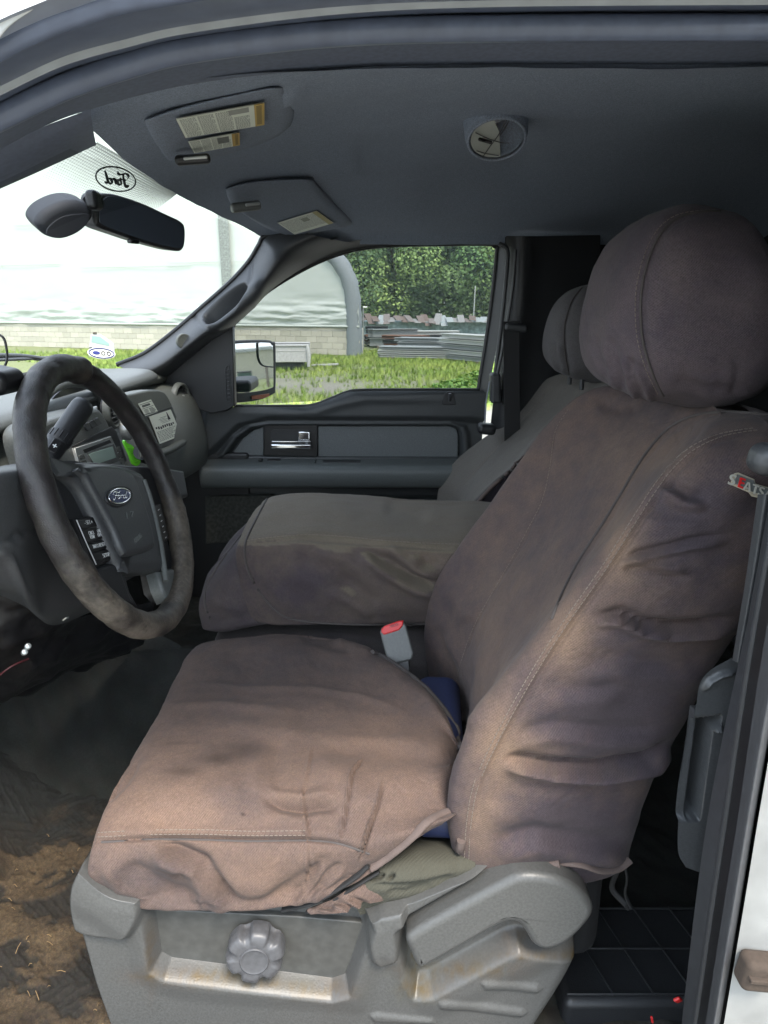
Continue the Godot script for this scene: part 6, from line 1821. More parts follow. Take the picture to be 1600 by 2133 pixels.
# ---------------------------------------------------------------- near door pillar
func near_pillar() -> void:
	var b := thing("near_door_pillar", "near door pillar with rubber weather seals, belt slot trim and a white outer skin", "pillar")
	var D := p3([1790, -120, -0.56, 1735, 300, -0.56, 1670, 700, -0.56, 1610, 1000, -0.56, 1555, 1300, -0.56, 1512, 1500, -0.56, 1474, 1700, -0.56, 1446, 1900, -0.56, 1412, 2200, -0.56])
	var Cc := p3([1810, -120, -0.535, 1755, 300, -0.535, 1690, 700, -0.535, 1630, 1000, -0.535, 1575, 1300, -0.535, 1543, 1500, -0.535, 1514, 1700, -0.535, 1484, 1900, -0.535, 1440, 2200, -0.535])
	var A := p3([1830, -120, -0.50, 1775, 300, -0.50, 1715, 700, -0.50, 1655, 1000, -0.50, 1598, 1300, -0.50, 1566, 1500, -0.50, 1537, 1700, -0.50, 1505, 1900, -0.50, 1459, 2200, -0.50])
	var Am := p3([1860, -120, -0.468, 1805, 300, -0.468, 1745, 700, -0.468, 1685, 1000, -0.468, 1628, 1300, -0.468, 1590, 1500, -0.468, 1556, 1700, -0.468, 1523, 1900, -0.468, 1474, 2200, -0.468])
	var B := p3([1890, -120, -0.475, 1830, 300, -0.475, 1765, 700, -0.475, 1703, 1000, -0.475, 1648, 1300, -0.475, 1608, 1500, -0.475, 1572, 1700, -0.475, 1539, 1900, -0.475, 1488, 2200, -0.475])
	var E := p3([1900, -120, -0.47, 1840, 300, -0.47, 1775, 700, -0.47, 1713, 1000, -0.47, 1658, 1300, -0.47, 1616, 1500, -0.47, 1580, 1700, -0.47, 1547, 1900, -0.47, 1496, 2200, -0.47])
	var back := PackedVector3Array()
	for p in D:
		back.append(p + Vector3(0.14, 0, -0.10))
	var ref := Vector3(0.6, -0.5, -0.9)
	put("pillar_side", gmesh(net([back, D], 6, 60), 6, 60, false, ref), M.plastic_dark, b)
	put("inner_seal", gmesh(net([D, Cc], 8, 60), 8, 60, false, ref), M.seal_dark, b)
	put("groove", gmesh(net([Cc, A], 6, 60), 6, 60, false, ref), M.black, b)
	put("weather_seal", gmesh(net([A, Am, B], 24, 60), 24, 60, false, ref), M.seal_light, b)
	put("seal_bead", tube(cr(Cc, 60), 0.004, 8), M.seal_dark, b)
	var far_ := PackedVector3Array()
	for p in E:
		far_.append(p + Vector3(0.5, 0, 0.03))
	put("outer_skin", gmesh(net([E, far_], 4, 60), 4, 60, false, ref), M.skin, b, "white painted outer skin of the truck body")
	var sx := Transform3D(Basis.from_euler(Vector3(0, 0, -0.12)), UZ(1582, 2022, -0.46))
	var sk := put("striker", box(Vector3(0.034, 0.030, 0.02), 0.006, sx, 3), M.rust, b, "rusty brown striker fixing")
	put("striker_lip", box(Vector3(0.030, 0.004, 0.022), 0.001, sx.translated_local(Vector3(0, 0.002, 0.003))), M.rust, sk)
	# trim with the belt slot
	var z := -0.59
	var nu := 90
	var nv := 50
	var P := coons(pz([1524, 1370, 1545, 1385, 1570, 1390], z), pz([1428, 1806, 1462, 1818, 1490, 1822], z), pz([1524, 1370, 1478, 1397, 1457, 1426, 1449, 1476, 1433, 1554, 1416, 1671, 1412, 1769, 1428, 1806], z), pz([1570, 1390, 1545, 1500, 1520, 1640, 1490, 1822], z), nu, nv)
	P = deform(P, nu, nv, false, Vector3(0.4, -0.5, -0.9), [area([1462, 1500, 1500, 1494, 1498, 1504, 1481, 1520, 1455, 1705, 1434, 1705], -0.03, 4), crease([1540, 1398, 1500, 1405, 1478, 1418, 1462, 1440], 0.006, 5), area([1440, 1500, 1464, 1498, 1436, 1706, 1405, 1706], -0.008, 4), area([1484, 1510, 1500, 1508, 1496, 1518, 1482, 1520], 0.01, 3)])
	put("belt_trim", gmesh(P, nu, nv, false, Vector3(0.4, -0.5, -0.9)), M.plastic, b)
	put("belt_end", box(Vector3(0.012, 0.008, 0.01), 0.002, at(UZ(1447, 1700, -0.605))), M.paper, b)
	var s := net([p3([1578, 1030, -0.575, 1553, 1204, -0.575, 1525, 1375, -0.575]), p3([1596, 1030, -0.562, 1568, 1204, -0.562, 1536, 1380, -0.562]), p3([1620, 1035, -0.57, 1588, 1210, -0.57, 1550, 1395, -0.57])], 14, 50)
	put("upper_trim", gmesh(s, 14, 50, false, Vector3(0.5, -0.4, -0.9)), M.plastic, b)
	put("height_knob", box(Vector3(0.03, 0.026, 0.03), 0.011, at(UZ(1602, 958, -0.56), Vector3(0, 0, -10)), 4), M.plastic, b)

# ---------------------------------------------------------------- the yard outside
func grassy(x: float, z: float) -> float:
	var bare := exp(-pow((x + 2.0) / 3.2, 2) - pow((z + 15.5) / 2.6, 2)) * 0.95 + exp(-pow((x + 1.0) / 2.0, 2) - pow((z + 19.5) / 1.0, 2)) * 0.4
	return smoothstep(-11.4, -12.6, z + 0.7 * noise.get_noise_2d(x * 0.8, z * 0.8)) * clampf(1.1 - bare + 0.5 * noise.get_noise_2d(x * 0.7 + 9, z * 0.7), 0.0, 1.0)

func yard() -> void:
	var xs := []
	var zs := []
	for i in 110:
		var t := i / 109.0 * 2.0 - 1.0
		xs.append(22.0 * t + 130.0 * t * t * t * t * t)
		zs.append(-18.0 + 20.0 * t + 130.0 * t * t * t * t * t)
	var P := PackedVector3Array()
	var C := PackedColorArray()
	for x in xs:
		for z in zs:
			P.append(Vector3(x, GROUND + 0.03 * noise.get_noise_2d(x * 0.6, z * 0.6), z))
			var g := grassy(x, z)
			if x > 31.0:
				g = 0.8
			var n := noise.get_noise_2d(x * 2.1, z * 2.1)
			C.append(Color(0.24, 0.228, 0.195).lerp(Color(0.20, 0.225, 0.09), clampf(g * 1.3 + 0.3 * n, 0, 1)) * (1.0 + 0.2 * n))
	struct("ground", gmesh(P, 110, 110, false, Vector3(0, -50, -20), C), mat(Color(1, 1, 1), 0.95, {"vc": true, "tex": T.dust, "tile": 1.7, "h": T.fine, "hs": 1.0}))
	fabric_building()
	# grass
	var st := begin()
	for i in 7:
		var a := TAU * i / 7.0 + 0.4
		var b := Vector3(cos(a), 0, sin(a)) * 0.05
		var tip := Vector3(cos(a) * 0.10, 0.20 + 0.06 * (i % 3), sin(a) * 0.10)
		var w := Vector3(-sin(a), 0, cos(a)) * 0.012
		tri(st, b - w, tip, b + w, Vector3(0, 0.8, 0.6), Vector3(0, 0.8, 0.6), Vector3(0, 0.8, 0.6))
	var tuft := st.commit()
	var where := []
	var cols := []
	var r := RandomNumberGenerator.new()
	r.seed = 5
	while where.size() < 38000:
		var z := -11.0 - 16.0 * pow(r.randf(), 0.8)
		var x := r.randf_range(-9.0, 7.5) * (-z / 24.0) * 1.2
		if where.size() > 32000:
			x = r.randf_range(-22.0, -6.0)
			z = -21.0 - (-x - 1.0) * 0.36 + r.randf_range(-0.8, 3.0)
		if where.size() > 36500:
			x = r.randf_range(32.0, 50.0)
			z = r.randf_range(-6.0, 2.0)
		elif r.randf() > pow(grassy(x, z), 1.6) or (z < -23.6 - (-x - 0.9) * 0.36 and x < -0.9):
			continue
		var s := r.randf_range(0.18, 0.46) * (1.0 + 0.5 * maxf(0.0, noise.get_noise_2d(x * 0.9, z * 0.9)))
		where.append(Transform3D(Basis(Vector3.UP, r.randf() * TAU).scaled(Vector3(s, s * r.randf_range(0.7, 1.4), s)), Vector3(x, GROUND, z)))
		var t := clampf(0.5 + 0.8 * noise.get_noise_2d(x * 0.5, z * 0.5) + r.randf_range(-0.25, 0.25), 0, 1)
		cols.append(Color(0.17, 0.29, 0.04).lerp(Color(0.36, 0.44, 0.10), t))
	scatter("grass", tuft, where, cols, mat(Color(1, 1, 1), 0.8, {"vc": true, "backlight": Color(0.35, 0.4, 0.15)}), "green grass and weeds growing over the yard")
	trees()
	steel_yard()
	bushes()
	# what the outside mirror shows: the yard behind the truck
	var wh := thing("low_warehouse", "long low cream building across the yard, seen in the outside mirror", "building")
	put("wall", box(Vector3(0.6, 2.6, 44), 0.05, at(Vector3(62, GROUND + 1.3, -14))), mat(Color(0.50, 0.47, 0.36), 0.8, {"tex": T.dust, "tile": 3.0}), wh)
	put("roof", box(Vector3(1.0, 0.3, 44.4), 0.05, at(Vector3(62, GROUND + 2.55, -14))), mat(Color(0.35, 0.36, 0.35), 0.7), wh)
	var up := thing("utility_pole", "thin wooden pole behind the truck, seen in the outside mirror", "pole")
	put("post", tube(v3([40, GROUND, -2.6, 40, GROUND + 7.5, -2.6]), 0.09, 8), mat(Color(0.16, 0.13, 0.10), 0.9), up)
	var bn := thing("dark_bin", "dark green bin standing in the grass, seen in the outside mirror", "bin")
	put("bin_body", box(Vector3(0.9, 0.9, 0.9), 0.08, at(Vector3(44, GROUND + 0.45, -1.2))), mat(Color(0.02, 0.06, 0.04), 0.6), bn)
	put("bin_lid", box(Vector3(0.95, 0.08, 0.95), 0.03, at(Vector3(44, GROUND + 0.95, -1.2))), M.plastic_dark, bn)

func scatter(called: String, mesh: Mesh, where: Array, cols: Array, m: Material, label: String, parent: Node = null) -> MultiMeshInstance3D:
	var mm := MultiMesh.new()
	mm.transform_format = MultiMesh.TRANSFORM_3D
	mm.use_colors = true
	mm.mesh = mesh
	mm.instance_count = where.size()
	for i in where.size():
		mm.set_instance_transform(i, where[i])
		mm.set_instance_color(i, cols[i])
	var o := MultiMeshInstance3D.new()
	o.name = called if parent else numbered(called)
	o.multimesh = mm
	o.material_override = m
	if parent == null:
		parent = self
	parent.add_child(o, true)
	stuff(o)
	if label:
		o.set_meta("label", label)
	return o

func fabric_building() -> void:
	var t := thing("fabric_building", "big white fabric-covered storage building with an arched grey edge", "building")
	var a := UY(750, 741, GROUND)
	var dir := Vector3(-12.9, 0, -4.9).normalized()
	var nor := Vector3(-dir.z, 0, dir.x)
	if nor.z < 0:
		nor = -nor
	var arch := v2([0, 0, 0.0, 1.1, 0.05, 1.9, 0.22, 2.55, 0.7, 3.2, 1.7, 3.95, 4, 5.4, 8, 7.4, 13, 9.2, 20, 10.2, 27, 9.2, 32, 7.4, 36, 5.4, 38.3, 3.95, 39.8, 1.9, 40, 0])
	var line := cr2(arch, 120, false)
	var white := mat(Color(0.45, 0.49, 0.45), 0.75, { "backlight": Color(0.1, 0.1, 0.1)})
	# gable: from the hem to the arch
	var P := PackedVector3Array()
	var nu := 70
	var nv := 220
	for i in nu:
		var v := i / (nu - 1.0)
		for j in nv:
			var u := pow(j / (nv - 1.0), 1.5) * 40.0
			var top := 0.0
			for k in line.size() - 1:
				if line[k].x <= u and line[k + 1].x >= u:
					top = lerpf(line[k].y, line[k + 1].y, (u - line[k].x) / maxf(line[k + 1].x - line[k].x, 1e-4))
			var h := lerpf(0.93, maxf(top, 0.95), pow(v, 1.6))
			var sag := 0.05 * exp(-pow((h - 1.35) / 0.28, 2)) + 0.05 * noise.get_noise_2d(u * 0.5, h * 4.0) * exp(-pow((h - 1.3) / 0.5, 2)) * 2.0
			sag += 0.012 * sin((u + h * 0.4) * 1.9) + 0.02 * noise.get_noise_2d(u * 0.3, h * 0.5)
			P.append(a + dir * u + Vector3(0, h, 0) + nor * sag)
	put("gable_sheet", gmesh(P, nu, nv, false, a - nor * 20 + dir * 20), white, t)
	put("hem", tube(PackedVector3Array([a + Vector3(0, 0.95, 0) + nor * 0.06, a + dir * 20 + Vector3(0, 0.95, 0) + nor * 0.06, a + dir * 40 + Vector3(0, 0.95, 0) + nor * 0.06]), 0.035, 8), white, t)
	# the pleated grey edge and the long barrel behind it
	var e := PackedVector3Array()
	var rad := []
	var line2 := even3(line, a, dir, 420)
	for k in line2.size():
		e.append(line2[k] - nor * 0.1)
		rad.append(0.27 + 0.012 * sin(k * 1.3) + 0.008 * sin(k * 2.9))
	put("arch_edge", tube(e, rad, 12), mat(Color(0.22, 0.25, 0.26), 0.7, {"tex": T.dust, "tile": 1.0}), t)
	P = PackedVector3Array()
	for k in 120:
		P.append(a + dir * line[k].x + Vector3(0, line[k].y, 0) - nor * 0.15)
	for k in 120:
		P.append(a + dir * line[k].x + Vector3(0, line[k].y, 0) - nor * 12.0 + Vector3(-7.5, 0, -1))
	put("roof_sheet", gmesh(P, 2, 120, false, a + dir * 20 - nor * 10), white, t)
	put("weathered_strap", box(Vector3(0.40, 2.9, 0.02), 0.005, facing(UP(468, 510, a + nor * 0.12, nor), dir * -1.0, Vector3.UP)), mat(Color(0.30, 0.33, 0.30), 0.8, {"tex": T.fine_soft, "tile": 0.7}), t)
	for q in [[5.0, 3.1], [9.0, 3.0], [12.0, 4.6], [15.0, 3.15]]:
		put("seam", box(Vector3(5.0, 0.02, 0.01), 0.003, facing(a + dir * q[0] + Vector3(0, q[1], 0) + nor * 0.06, dir * -1.0, Vector3.UP)), mat(Color(0.40, 0.44, 0.41), 0.8), t)
	# concrete blocks it stands on
	var w := thing("block_wall", "low concrete block wall along the foot of the white fabric building", "wall")
	put("core", box(Vector3(40.0, 0.9, 0.25), 0.01, facing(a + dir * 20.0 + Vector3(0, 0.45, 0) - nor * 0.17, dir * -1.0, Vector3.UP)), mat(Color(0.46, 0.45, 0.38), 0.9), w)
	var bm := box(Vector3(0.393, 0.193, 0.12), 0.006)
	var mats := [mat(Color(0.52, 0.50, 0.41), 0.9, {"tex": T.dust, "tile": 0.5}), mat(Color(0.47, 0.455, 0.37), 0.9, {"tex": T.dust, "tile": 0.5}), mat(Color(0.56, 0.54, 0.44), 0.9, {"tex": T.dust, "tile": 0.5})]
	var r := RandomNumberGenerator.new()
	r.seed = 77
	for row in 4:
		for col in 60:
			var u := 0.2 + col * 0.4 + (0.2 if row % 2 else 0.0)
			var o := put("block", bm, mats[r.randi() % 3], w)
			o.transform = facing(a + dir * u + Vector3(0, 0.1 + row * 0.2, 0) - nor * (0.035 + r.randf() * 0.006), dir * -1.0, Vector3.UP)

func even3(line: PackedVector2Array, a: Vector3, dir: Vector3, n: int) -> PackedVector3Array:
	var o := PackedVector3Array()
	for v in line:
		o.append(a + dir * (v.x + 0.24) + Vector3(0, v.y, 0))
	return even(o, n)

func trees() -> void:
	var r := RandomNumberGenerator.new()
	r.seed = 31
	var leaf := mat(Color(1, 1, 1), 0.7, {"vc": true, "backlight": Color(0.3, 0.35, 0.2)})
	var tints := [Color(1, 1, 1), Color(0.55, 0.66, 0.60), Color(1.3, 1.2, 0.95), Color(0.75, 0.88, 0.72)]
	var leaves := []
	for c in tints:
		leaves.append(mat(c, 0.7, {"vc": true, "backlight": Color(0.3, 0.35, 0.2)}))
	var bark := mat(Color(0.07, 0.055, 0.04), 0.95)
	var protos := []
	for k in 3:
		var c := PackedVector3Array()
		var n := PackedVector3Array()
		var col := PackedColorArray()
		var lumps := []
		for i in 30:
			var v := Vector3(r.randfn(), r.randfn(), r.randfn()).normalized() * pow(r.randf(), 0.25)
			lumps.append([Vector3(v.x * 3.0, 7.2 + v.y * 5.2, v.z * 3.0), r.randf_range(0.8, 1.9), r.randf_range(0.0, 1.0)])
		for l in lumps:
			for i in 640:
				var v := Vector3(r.randfn(), r.randfn() * 0.8 + 0.15, r.randfn()).normalized()
				var p: Vector3 = l[0] + v * l[1] * r.randf_range(0.86, 1.04)
				var s := r.randf_range(0.08, 0.16)
				var nn := (v + Vector3(r.randfn(), r.randfn() + 0.8, r.randfn()) * 0.5).normalized()
				var u := nn.cross(Vector3(r.randfn(), r.randfn(), r.randfn())).normalized() * s
				var w := nn.cross(u) * 0.7
				var tone: float = l[2]
				var cc := Color(0.06, 0.13, 0.052).lerp(Color(0.30, 0.45, 0.17), clampf(tone * 0.85 + r.randf() * 0.2, 0, 1))
				for q in [p - u, p + w, p + u, p - u, p + u, p - w]:
					c.append(q)
					n.append(nn)
					col.append(cc)
		var A := []
		A.resize(Mesh.ARRAY_MAX)
		A[Mesh.ARRAY_VERTEX] = c
		A[Mesh.ARRAY_NORMAL] = n
		A[Mesh.ARRAY_COLOR] = col
		var m := ArrayMesh.new()
		m.add_surface_from_arrays(Mesh.PRIMITIVE_TRIANGLES, A)
		var st := begin()
		add_tube(st, v3([0, -0.2, 0, 0.1, 3, 0.1, 0.0, 6, 0, 0.2, 9, 0.1]), [0.26, 0.2, 0.15, 0.06], 8)
		for i in 6:
			var h := 3.2 + i * 0.9
			var an := i * 2.3
			add_tube(st, PackedVector3Array([Vector3(0, h, 0), Vector3(cos(an) * 1.2, h + 0.8, sin(an) * 1.2), Vector3(cos(an) * 2.2, h + 2.0, sin(an) * 2.2)]), [0.1, 0.07, 0.03], 6)
		protos.append([m, st.commit()])
	var spots := []
	for i in 10:
		spots.append([Vector3(-5.0 + i * 2.1 + r.randf_range(-0.5, 0.5), 0, -50.0 - r.randf_range(0, 4)), r.randf_range(0.85, 1.1), i])
	for i in 9:
		spots.append([Vector3(-7.0 + i * 2.8 + r.randf_range(-0.5, 0.5), 0, -58.0 - r.randf_range(0, 4)), r.randf_range(1.2, 1.5), i + 10])
	for q in spots:
		var nth: String = ["first", "second", "third", "fourth", "fifth", "sixth", "seventh", "eighth", "ninth", "tenth"][q[2] % 10]
		var t := thing("tree", "%s tree from the left in the %s row of the wood beyond the steel" % [nth, "front" if q[2] < 10 else "back"], "tree", "trees in the wood beyond the yard")
		t.position = q[0] + Vector3(0, GROUND - 1.5, 0)
		t.rotation.y = q[2] * 1.7
		t.scale = Vector3.ONE * q[1]
		stuff(put("crown", protos[q[2] % 3][0], leaves[(q[2] * 7 + 1) % 4], t))
		put("trunk", protos[q[2] % 3][1], bark, t)
	var where := []
	var cols := []
	var st := begin()
	var nn := Vector3(0, 0.7, 0.7)
	quad(st, Vector3(-0.16, 0, 0), Vector3(0, 0.1, 0.05), Vector3(0.16, 0, 0), Vector3(0, -0.1, 0.02), nn)
	for i in 9000:
		var x := r.randf_range(-8.0, 18.0)
		where.append(Transform3D(Basis.from_euler(Vector3(r.randf() * TAU, r.randf() * TAU, 0)), Vector3(x, GROUND - 1.0 + r.randf() * r.randf() * 5.5, -47.0 - r.randf() * 4.0 + noise.get_noise_2d(x * 0.4, 0) * 2)))
		cols.append(Color(0.035, 0.07, 0.02).lerp(Color(0.09, 0.15, 0.04), r.randf()))
	scatter("undergrowth", st.commit(), where, cols, leaf, "dense undergrowth along the foot of the wood")

func ibeam(l: float, h: float, w: float, t := 0.02) -> ArrayMesh:
	var st := begin()
	add_box(st, Vector3(l, t, w), 0.004, at(Vector3(0, h / 2 - t / 2, 0)), 1)
	add_box(st, Vector3(l, t, w), 0.004, at(Vector3(0, -h / 2 + t / 2, 0)), 1)
	add_box(st, Vector3(l - 0.004, h - 2 * t - 0.001, t), 0.004, at(Vector3.ZERO), 1)
	return st.commit()

func deck(w: float, l: float) -> ArrayMesh:   # a trapezoid-ribbed sheet, ribs running away from the viewer
	var p := PackedVector2Array()
	var n := 10
	for i in n:
		var x := -w / 2 + w * i / n
		p.append_array(PackedVector2Array([Vector2(x, 0.0), Vector2(x + 0.06, 0.0), Vector2(x + 0.09, 0.055), Vector2(x + 0.17, 0.055)]))
	p.append(Vector2(w / 2, 0.0))
	var st := begin()
	for i in p.size() - 1:
		var a := Vector3(p[i].x, p[i].y, l / 2)
		var b := Vector3(p[i + 1].x, p[i + 1].y, l / 2)
		var back := Vector3(0, 0, -l)
		var up := Vector3(0, 0.012, 0)
		var nn := Vector3(a.y - b.y, b.x - a.x, 0).normalized()
		quad(st, a + up, b + up, b + up + back, a + up + back, nn)
		quad(st, a, b, b + back, a + back, -nn)
		quad(st, a, b, b + up, a + up, Vector3(0, 0, 1))
	return st.commit()

func steel_yard() -> void:
	var grey := mat(Color(0.26, 0.285, 0.28), 0.6, {"tex": T.dust, "tile": 0.7})
	var pale := mat(Color(0.46, 0.48, 0.45), 0.6, {"tex": T.dust, "tile": 0.7})
	var rusty := mat(Color(0.17, 0.085, 0.05), 0.9, {"tex": T.dust, "tile": 0.5})
	var darks := mat(Color(0.045, 0.05, 0.05), 0.7, {"tex": T.dust, "tile": 0.5})
	# px, py of the middle of its foot, distance, turn, rows, columns, length, height and width of a beam, materials, label
	var kinds := [
		[820, 735, -29.0, 8, 2, 2, 1.9, 0.30, 0.26, [grey, grey, darks], "stack of deep grey steel girders beside the fabric building"],
		[842, 738, -27.0, 6, 2, 1, 1.0, 0.34, 0.24, [pale, grey, pale], "two deep pale girders one on the other, seen from the side"],
		[785, 728, -32.0, 14, 4, 2, 1.0, 0.14, 0.2, [darks, darks, grey], "stack of short dark beams tight against the building's corner"],
		[845, 744, -25.5, -6, 4, 3, 1.5, 0.11, 0.2, [darks, rusty, darks], "low bundle of dark rusty channels in the grass"],
		[905, 733, -27.5, 4, 4, 3, 1.7, 0.13, 0.22, [rusty, pale, darks], "stack of rust-topped steel plates in the middle of the yard"],
		[893, 762, -22.5, -16, 3, 3, 3.2, 0.085, 0.2, [pale, grey, pale], "long bundle of pale galvanised sections lying in the grass"],
		[935, 752, -23.5, -18, 4, 3, 3.4, 0.11, 0.2, [pale, grey, grey], "long grey beams stacked behind the pale bundle"],
		[975, 768, -21.5, -58, 5, 3, 2.2, 0.12, 0.16, [pale, pale, grey], "white-grey box sections seen end-on at the yard's right"],
		[965, 738, -28.0, 3, 4, 2, 2.4, 0.095, 0.3, [darks, darks, rusty], "tall stack of dark flat frames at the right of the yard"],
		[1010, 742, -27.0, 6, 4, 2, 1.6, 0.10, 0.3, [darks, grey, darks], "dark stacked frames at the far right, partly behind the window frame"]]
	var r := RandomNumberGenerator.new()
	r.seed = 3
	for k in kinds:
		var t := thing("beam_stack", k[10], "steel beams", "stacks of steel in the yard")
		var o := UZ(k[0], k[1], k[2])
		t.position = Vector3(o.x, GROUND, o.z)
		t.rotation.y = deg_to_rad(k[3])
		var m := ibeam(k[6], k[7], k[8])
		for row in k[4]:
			for c in k[5]:
				var b := put("beam", m, k[9][r.randi() % 3] if row < k[4] - 1 else k[9][1], t)
				b.position = Vector3(r.randf_range(-0.12, 0.12), 0.08 + k[7] * (row + 0.5) + row * 0.035, (c - (k[5] - 1) / 2.0) * (k[8] + 0.05))
		for s in [-0.35, 0.35]:
			put("bearer", box(Vector3(0.1, 0.09, k[5] * (k[8] + 0.05)), 0.01, at(Vector3(s * k[6], 0.04, 0))), mat(Color(0.14, 0.11, 0.08), 0.9), t)
	# packs of corrugated decking, their wavy ends towards the cab
	var dm := deck(2.0, 0.9)
	for k in [[865, 716, -26.5, 6, "rust-topped pack of corrugated decking in the middle of the steel yard"], [950, 708, -29.5, -4, "dark corrugated decking stacked below the shed roof"], [930, 738, -24.0, -12, "pale corrugated decking pack nearest the grass"], [985, 730, -25.0, -24, "corrugated decking pack at the right, rusty along one side"], [800, 722, -30.0, 10, "dark corrugated decking close to the fabric building"]]:
		var t := thing("decking_pack", k[4], "steel decking", "stacks of steel in the yard")
		var o := UZ(k[0], k[1], k[2])
		t.position = Vector3(o.x, GROUND, o.z)
		t.rotation.y = deg_to_rad(k[3])
		var lift := clampf(o.y - GROUND - 0.30, 0.08, 0.5)
		for i in 6:
			var b := put("sheet", dm, [darks, rusty, grey, pale, rusty, pale][(i + int(k[0])) % 6] if i < 5 else [rusty, pale][int(k[0] / 10) % 2], t)
			b.position = Vector3(r.randf_range(-0.05, 0.05), lift + i * 0.062, r.randf_range(-0.05, 0.05))
			b.rotation.y = r.randf_range(-0.03, 0.03)
		for e in [-0.6, 0.6]:
			put("bearer", box(Vector3(0.12, lift, 0.8), 0.01, at(Vector3(e, lift / 2 - 0.04, 0))), darks, t)
	var sh := thing("low_shed", "long low shed with pale blue walls and a patchy rusty tin roof behind the steel", "shed")
	put("wall", box(Vector3(14, 1.6, 3.0), 0.03, at(Vector3(5.6, GROUND + 0.0, -38.5))), mat(Color(0.33, 0.45, 0.47), 0.8, {"tex": T.fine_soft, "tile": 2.0}), sh)
	var tin := []
	for c in [Color(0.26, 0.225, 0.20), Color(0.36, 0.36, 0.34), Color(0.20, 0.145, 0.115), Color(0.42, 0.47, 0.46), Color(0.30, 0.28, 0.25), Color(0.24, 0.19, 0.16)]:
		tin.append(mat(c, 0.85, {"tex": T.fine_soft, "tile": 0.6}))
	for i in 52:
		put("roof_sheet", box(Vector3(0.34, 0.02, r.randf_range(1.2, 2.0)), 0.006, at(Vector3(-1.9 + i * 0.29, GROUND + 0.90 + r.randf_range(-0.06, 0.10), -37.2 + r.randf_range(-0.3, 0.3)), Vector3(10 + r.randf_range(-5, 6), r.randf_range(-10, 10), r.randf_range(-5, 5)))), tin[r.randi() % 6], sh)
	var lp := thing("lamp_post", "slim lamp post with a small white head at the building's corner", "lamp post")
	var lo := UZ(757, 700, -27.0)
	put("post", tube(PackedVector3Array([Vector3(lo.x, GROUND, lo.z), Vector3(lo.x, UZ(750, 641, -27.0).y, lo.z)]), 0.025, 8), grey, lp)
	put("lamp_head", box(Vector3(0.16, 0.06, 0.1), 0.02, at(Vector3(lo.x + 0.07, UZ(750, 640, -27.0).y, lo.z))), M.paper, lp)
	var wp := thing("thin_mast", "thin pale mast standing among the trees", "mast")
	var wo := UZ(986, 650, -40.0)
	put("post", tube(PackedVector3Array([Vector3(wo.x, GROUND, wo.z), UZ(990, 596, -40.0)]), 0.03, 6), pale, wp)
	# the white pickup bed standing on the grass
	var pb := thing("pickup_bed", "white pickup truck bed lying on the grass by the block wall", "truck bed")
	var bo := UY(598, 769, GROUND)
	pb.position = Vector3(bo.x - 0.55, GROUND, bo.z)
	pb.rotation.y = 0.06
	put("side_panel", box(Vector3(2.3, 0.42, 0.05), 0.02, at(Vector3(0, 0.42, 0.45))), M.white_paint, pb)
	put("side_panel", box(Vector3(2.3, 0.42, 0.05), 0.02, at(Vector3(0, 0.42, -0.75))), M.white_paint, pb)
	put("end_panel", box(Vector3(0.05, 0.40, 1.14), 0.015, at(Vector3(1.12, 0.41, -0.15))), M.white_paint, pb)
	put("end_panel", box(Vector3(0.05, 0.40, 1.14), 0.015, at(Vector3(-1.12, 0.41, -0.15))), M.white_paint, pb)
	put("bed_floor", box(Vector3(2.2, 0.05, 1.13), 0.01, at(Vector3(0, 0.24, -0.15))), darks, pb)
	put("rail", box(Vector3(2.32, 0.05, 0.10), 0.02, at(Vector3(0, 0.645, 0.46))), M.white_paint, pb)
	put("rail", box(Vector3(2.32, 0.05, 0.10), 0.02, at(Vector3(0, 0.645, -0.76))), M.white_paint, pb)
	put("corner_post", tube(v3([1.15, 0.1, 0.5, 1.17, 0.4, 0.53, 1.13, 0.66, 0.50]), [0.04, 0.06, 0.04], 8), M.white_paint, pb)
	put("rib", box(Vector3(2.2, 0.02, 0.02), 0.006, at(Vector3(0, 0.5, 0.475))), M.white_paint, pb)
	put("under_frame", box(Vector3(2.1, 0.2, 0.9), 0.02, at(Vector3(-0.05, 0.11, -0.15))), darks, pb)
	var pk := thing("white_board", "white board lying flat in the grass", "board")
	put("board", box(Vector3(0.75, 0.05, 0.16), 0.01, at(UY(677, 760, GROUND + 0.06), Vector3(0, -8, 3))), M.white_paint, pk)
	# a loose white truck door seen through the windscreen
	var td := thing("loose_truck_door", "loose white truck door standing on end before the block wall", "car door")
	var dx := Transform3D(Basis.from_euler(Vector3(-0.12, 0.3, 0)), UY(212, 748, GROUND))
	put("door_skin", plate(local(dx, [184, 745, 186, 735, 187, 716, 190, 696, 208, 696, 222, 704, 238, 716, 239, 732, 241, 747]), 0.12, 0.012, dx), M.white_paint, td)
	var ex := dx.translated_local(Vector3(0, 0, 0.01))
	put("window", plate(local(ex, [192, 700, 208, 701, 228, 716, 228, 721, 191, 713]), 0.01, 0.004, ex), mat(Color(0.22, 0.34, 0.31), 0.15), td)
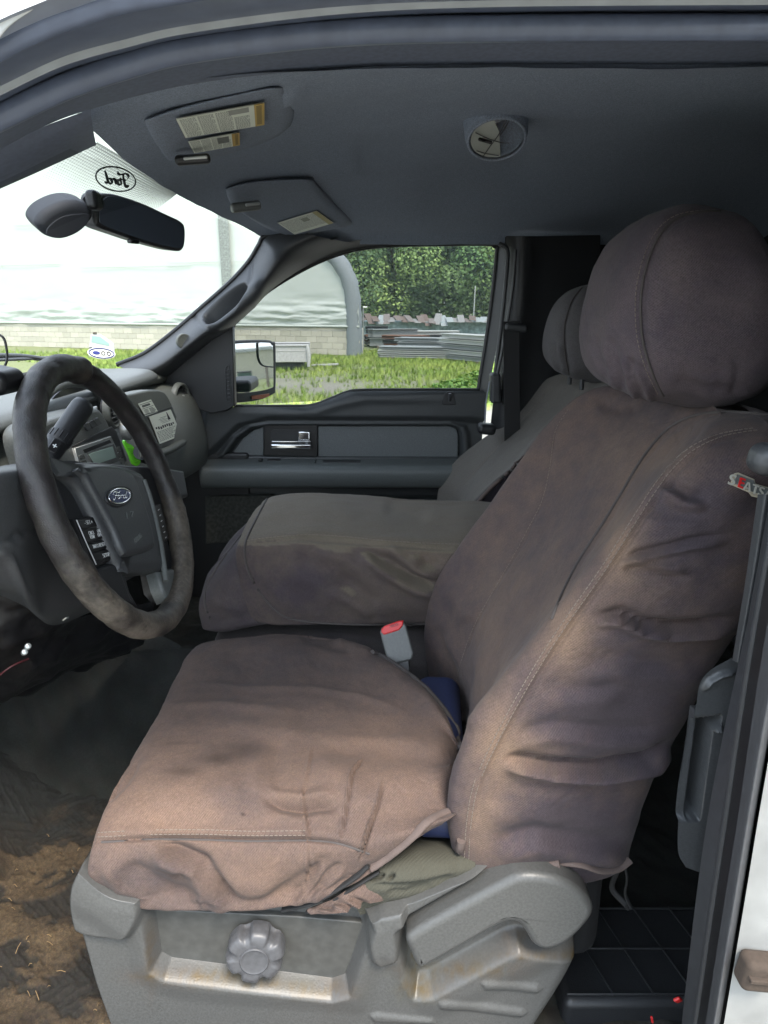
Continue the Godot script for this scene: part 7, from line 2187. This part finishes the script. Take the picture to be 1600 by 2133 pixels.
	put("door_handle", box(Vector3(0.09, 0.05, 0.02), 0.01, Transform3D(dx.basis, UP(190, 725, ex.origin, ex.basis.z))), M.black, td)
	put("top_clip", box(Vector3(0.12, 0.05, 0.05), 0.01, Transform3D(dx.basis, UP(198, 694, ex.origin, ex.basis.z))), M.rust, td)

func bushes() -> void:
	var r := RandomNumberGenerator.new()
	r.seed = 8
	var leaf := mat(Color(1, 1, 1), 0.6, {"vc": true, "backlight": Color(0.4, 0.45, 0.15)})
	var st := begin()
	var n := Vector3(0, 0.9, 0.45).normalized()
	quad(st, Vector3(-0.05, 0, 0), Vector3(0, 0.012, 0.028), Vector3(0.05, 0, 0), Vector3(0, 0.012, -0.028), n)
	var m := st.commit()
	for b in [[960, 806, -12.6, 0.55, 0.42, "bright green leafy weeds just below the far corner of the window"], [905, 812, -12.2, 0.6, 0.26, "low green weeds left of the leafy clump under the window"], [1010, 800, -13.4, 0.5, 0.5, "green weeds rising at the right end of the window"]]:
		var where := []
		var cols := []
		var o := UZ(b[0], b[1], b[2])
		for i in 700:
			var v: Vector3 = Vector3(r.randfn(), 0, r.randfn()) * 0.5 * b[3]
			v.y = r.randf() * b[4] * exp(-v.length_squared() * 1.2)
			where.append(Transform3D(Basis.from_euler(Vector3(r.randf_range(-0.7, 0.7), r.randf() * TAU, r.randf_range(-0.7, 0.7))).scaled(Vector3.ONE * r.randf_range(0.7, 1.5)), v))
			cols.append(Color(0.08, 0.19, 0.02).lerp(Color(0.20, 0.33, 0.05), r.randf() * (0.4 + v.y)))
		var t := thing("bush", b[5], "bush")
		t.position = Vector3(o.x, GROUND, o.z)
		scatter("leaves", m, where, cols, leaf, "", t)
		var sb := begin()
		for i in 9:
			var e := Vector3(r.randfn() * 0.3 * b[3], b[4] * 0.7, r.randfn() * 0.3 * b[3])
			add_tube(sb, PackedVector3Array([e * 0.2 - Vector3(0, e.y * 0.2, 0), e * 0.6, e]), 0.006, 4)
		put("stems", sb.commit(), mat(Color(0.10, 0.13, 0.03), 0.8), t)
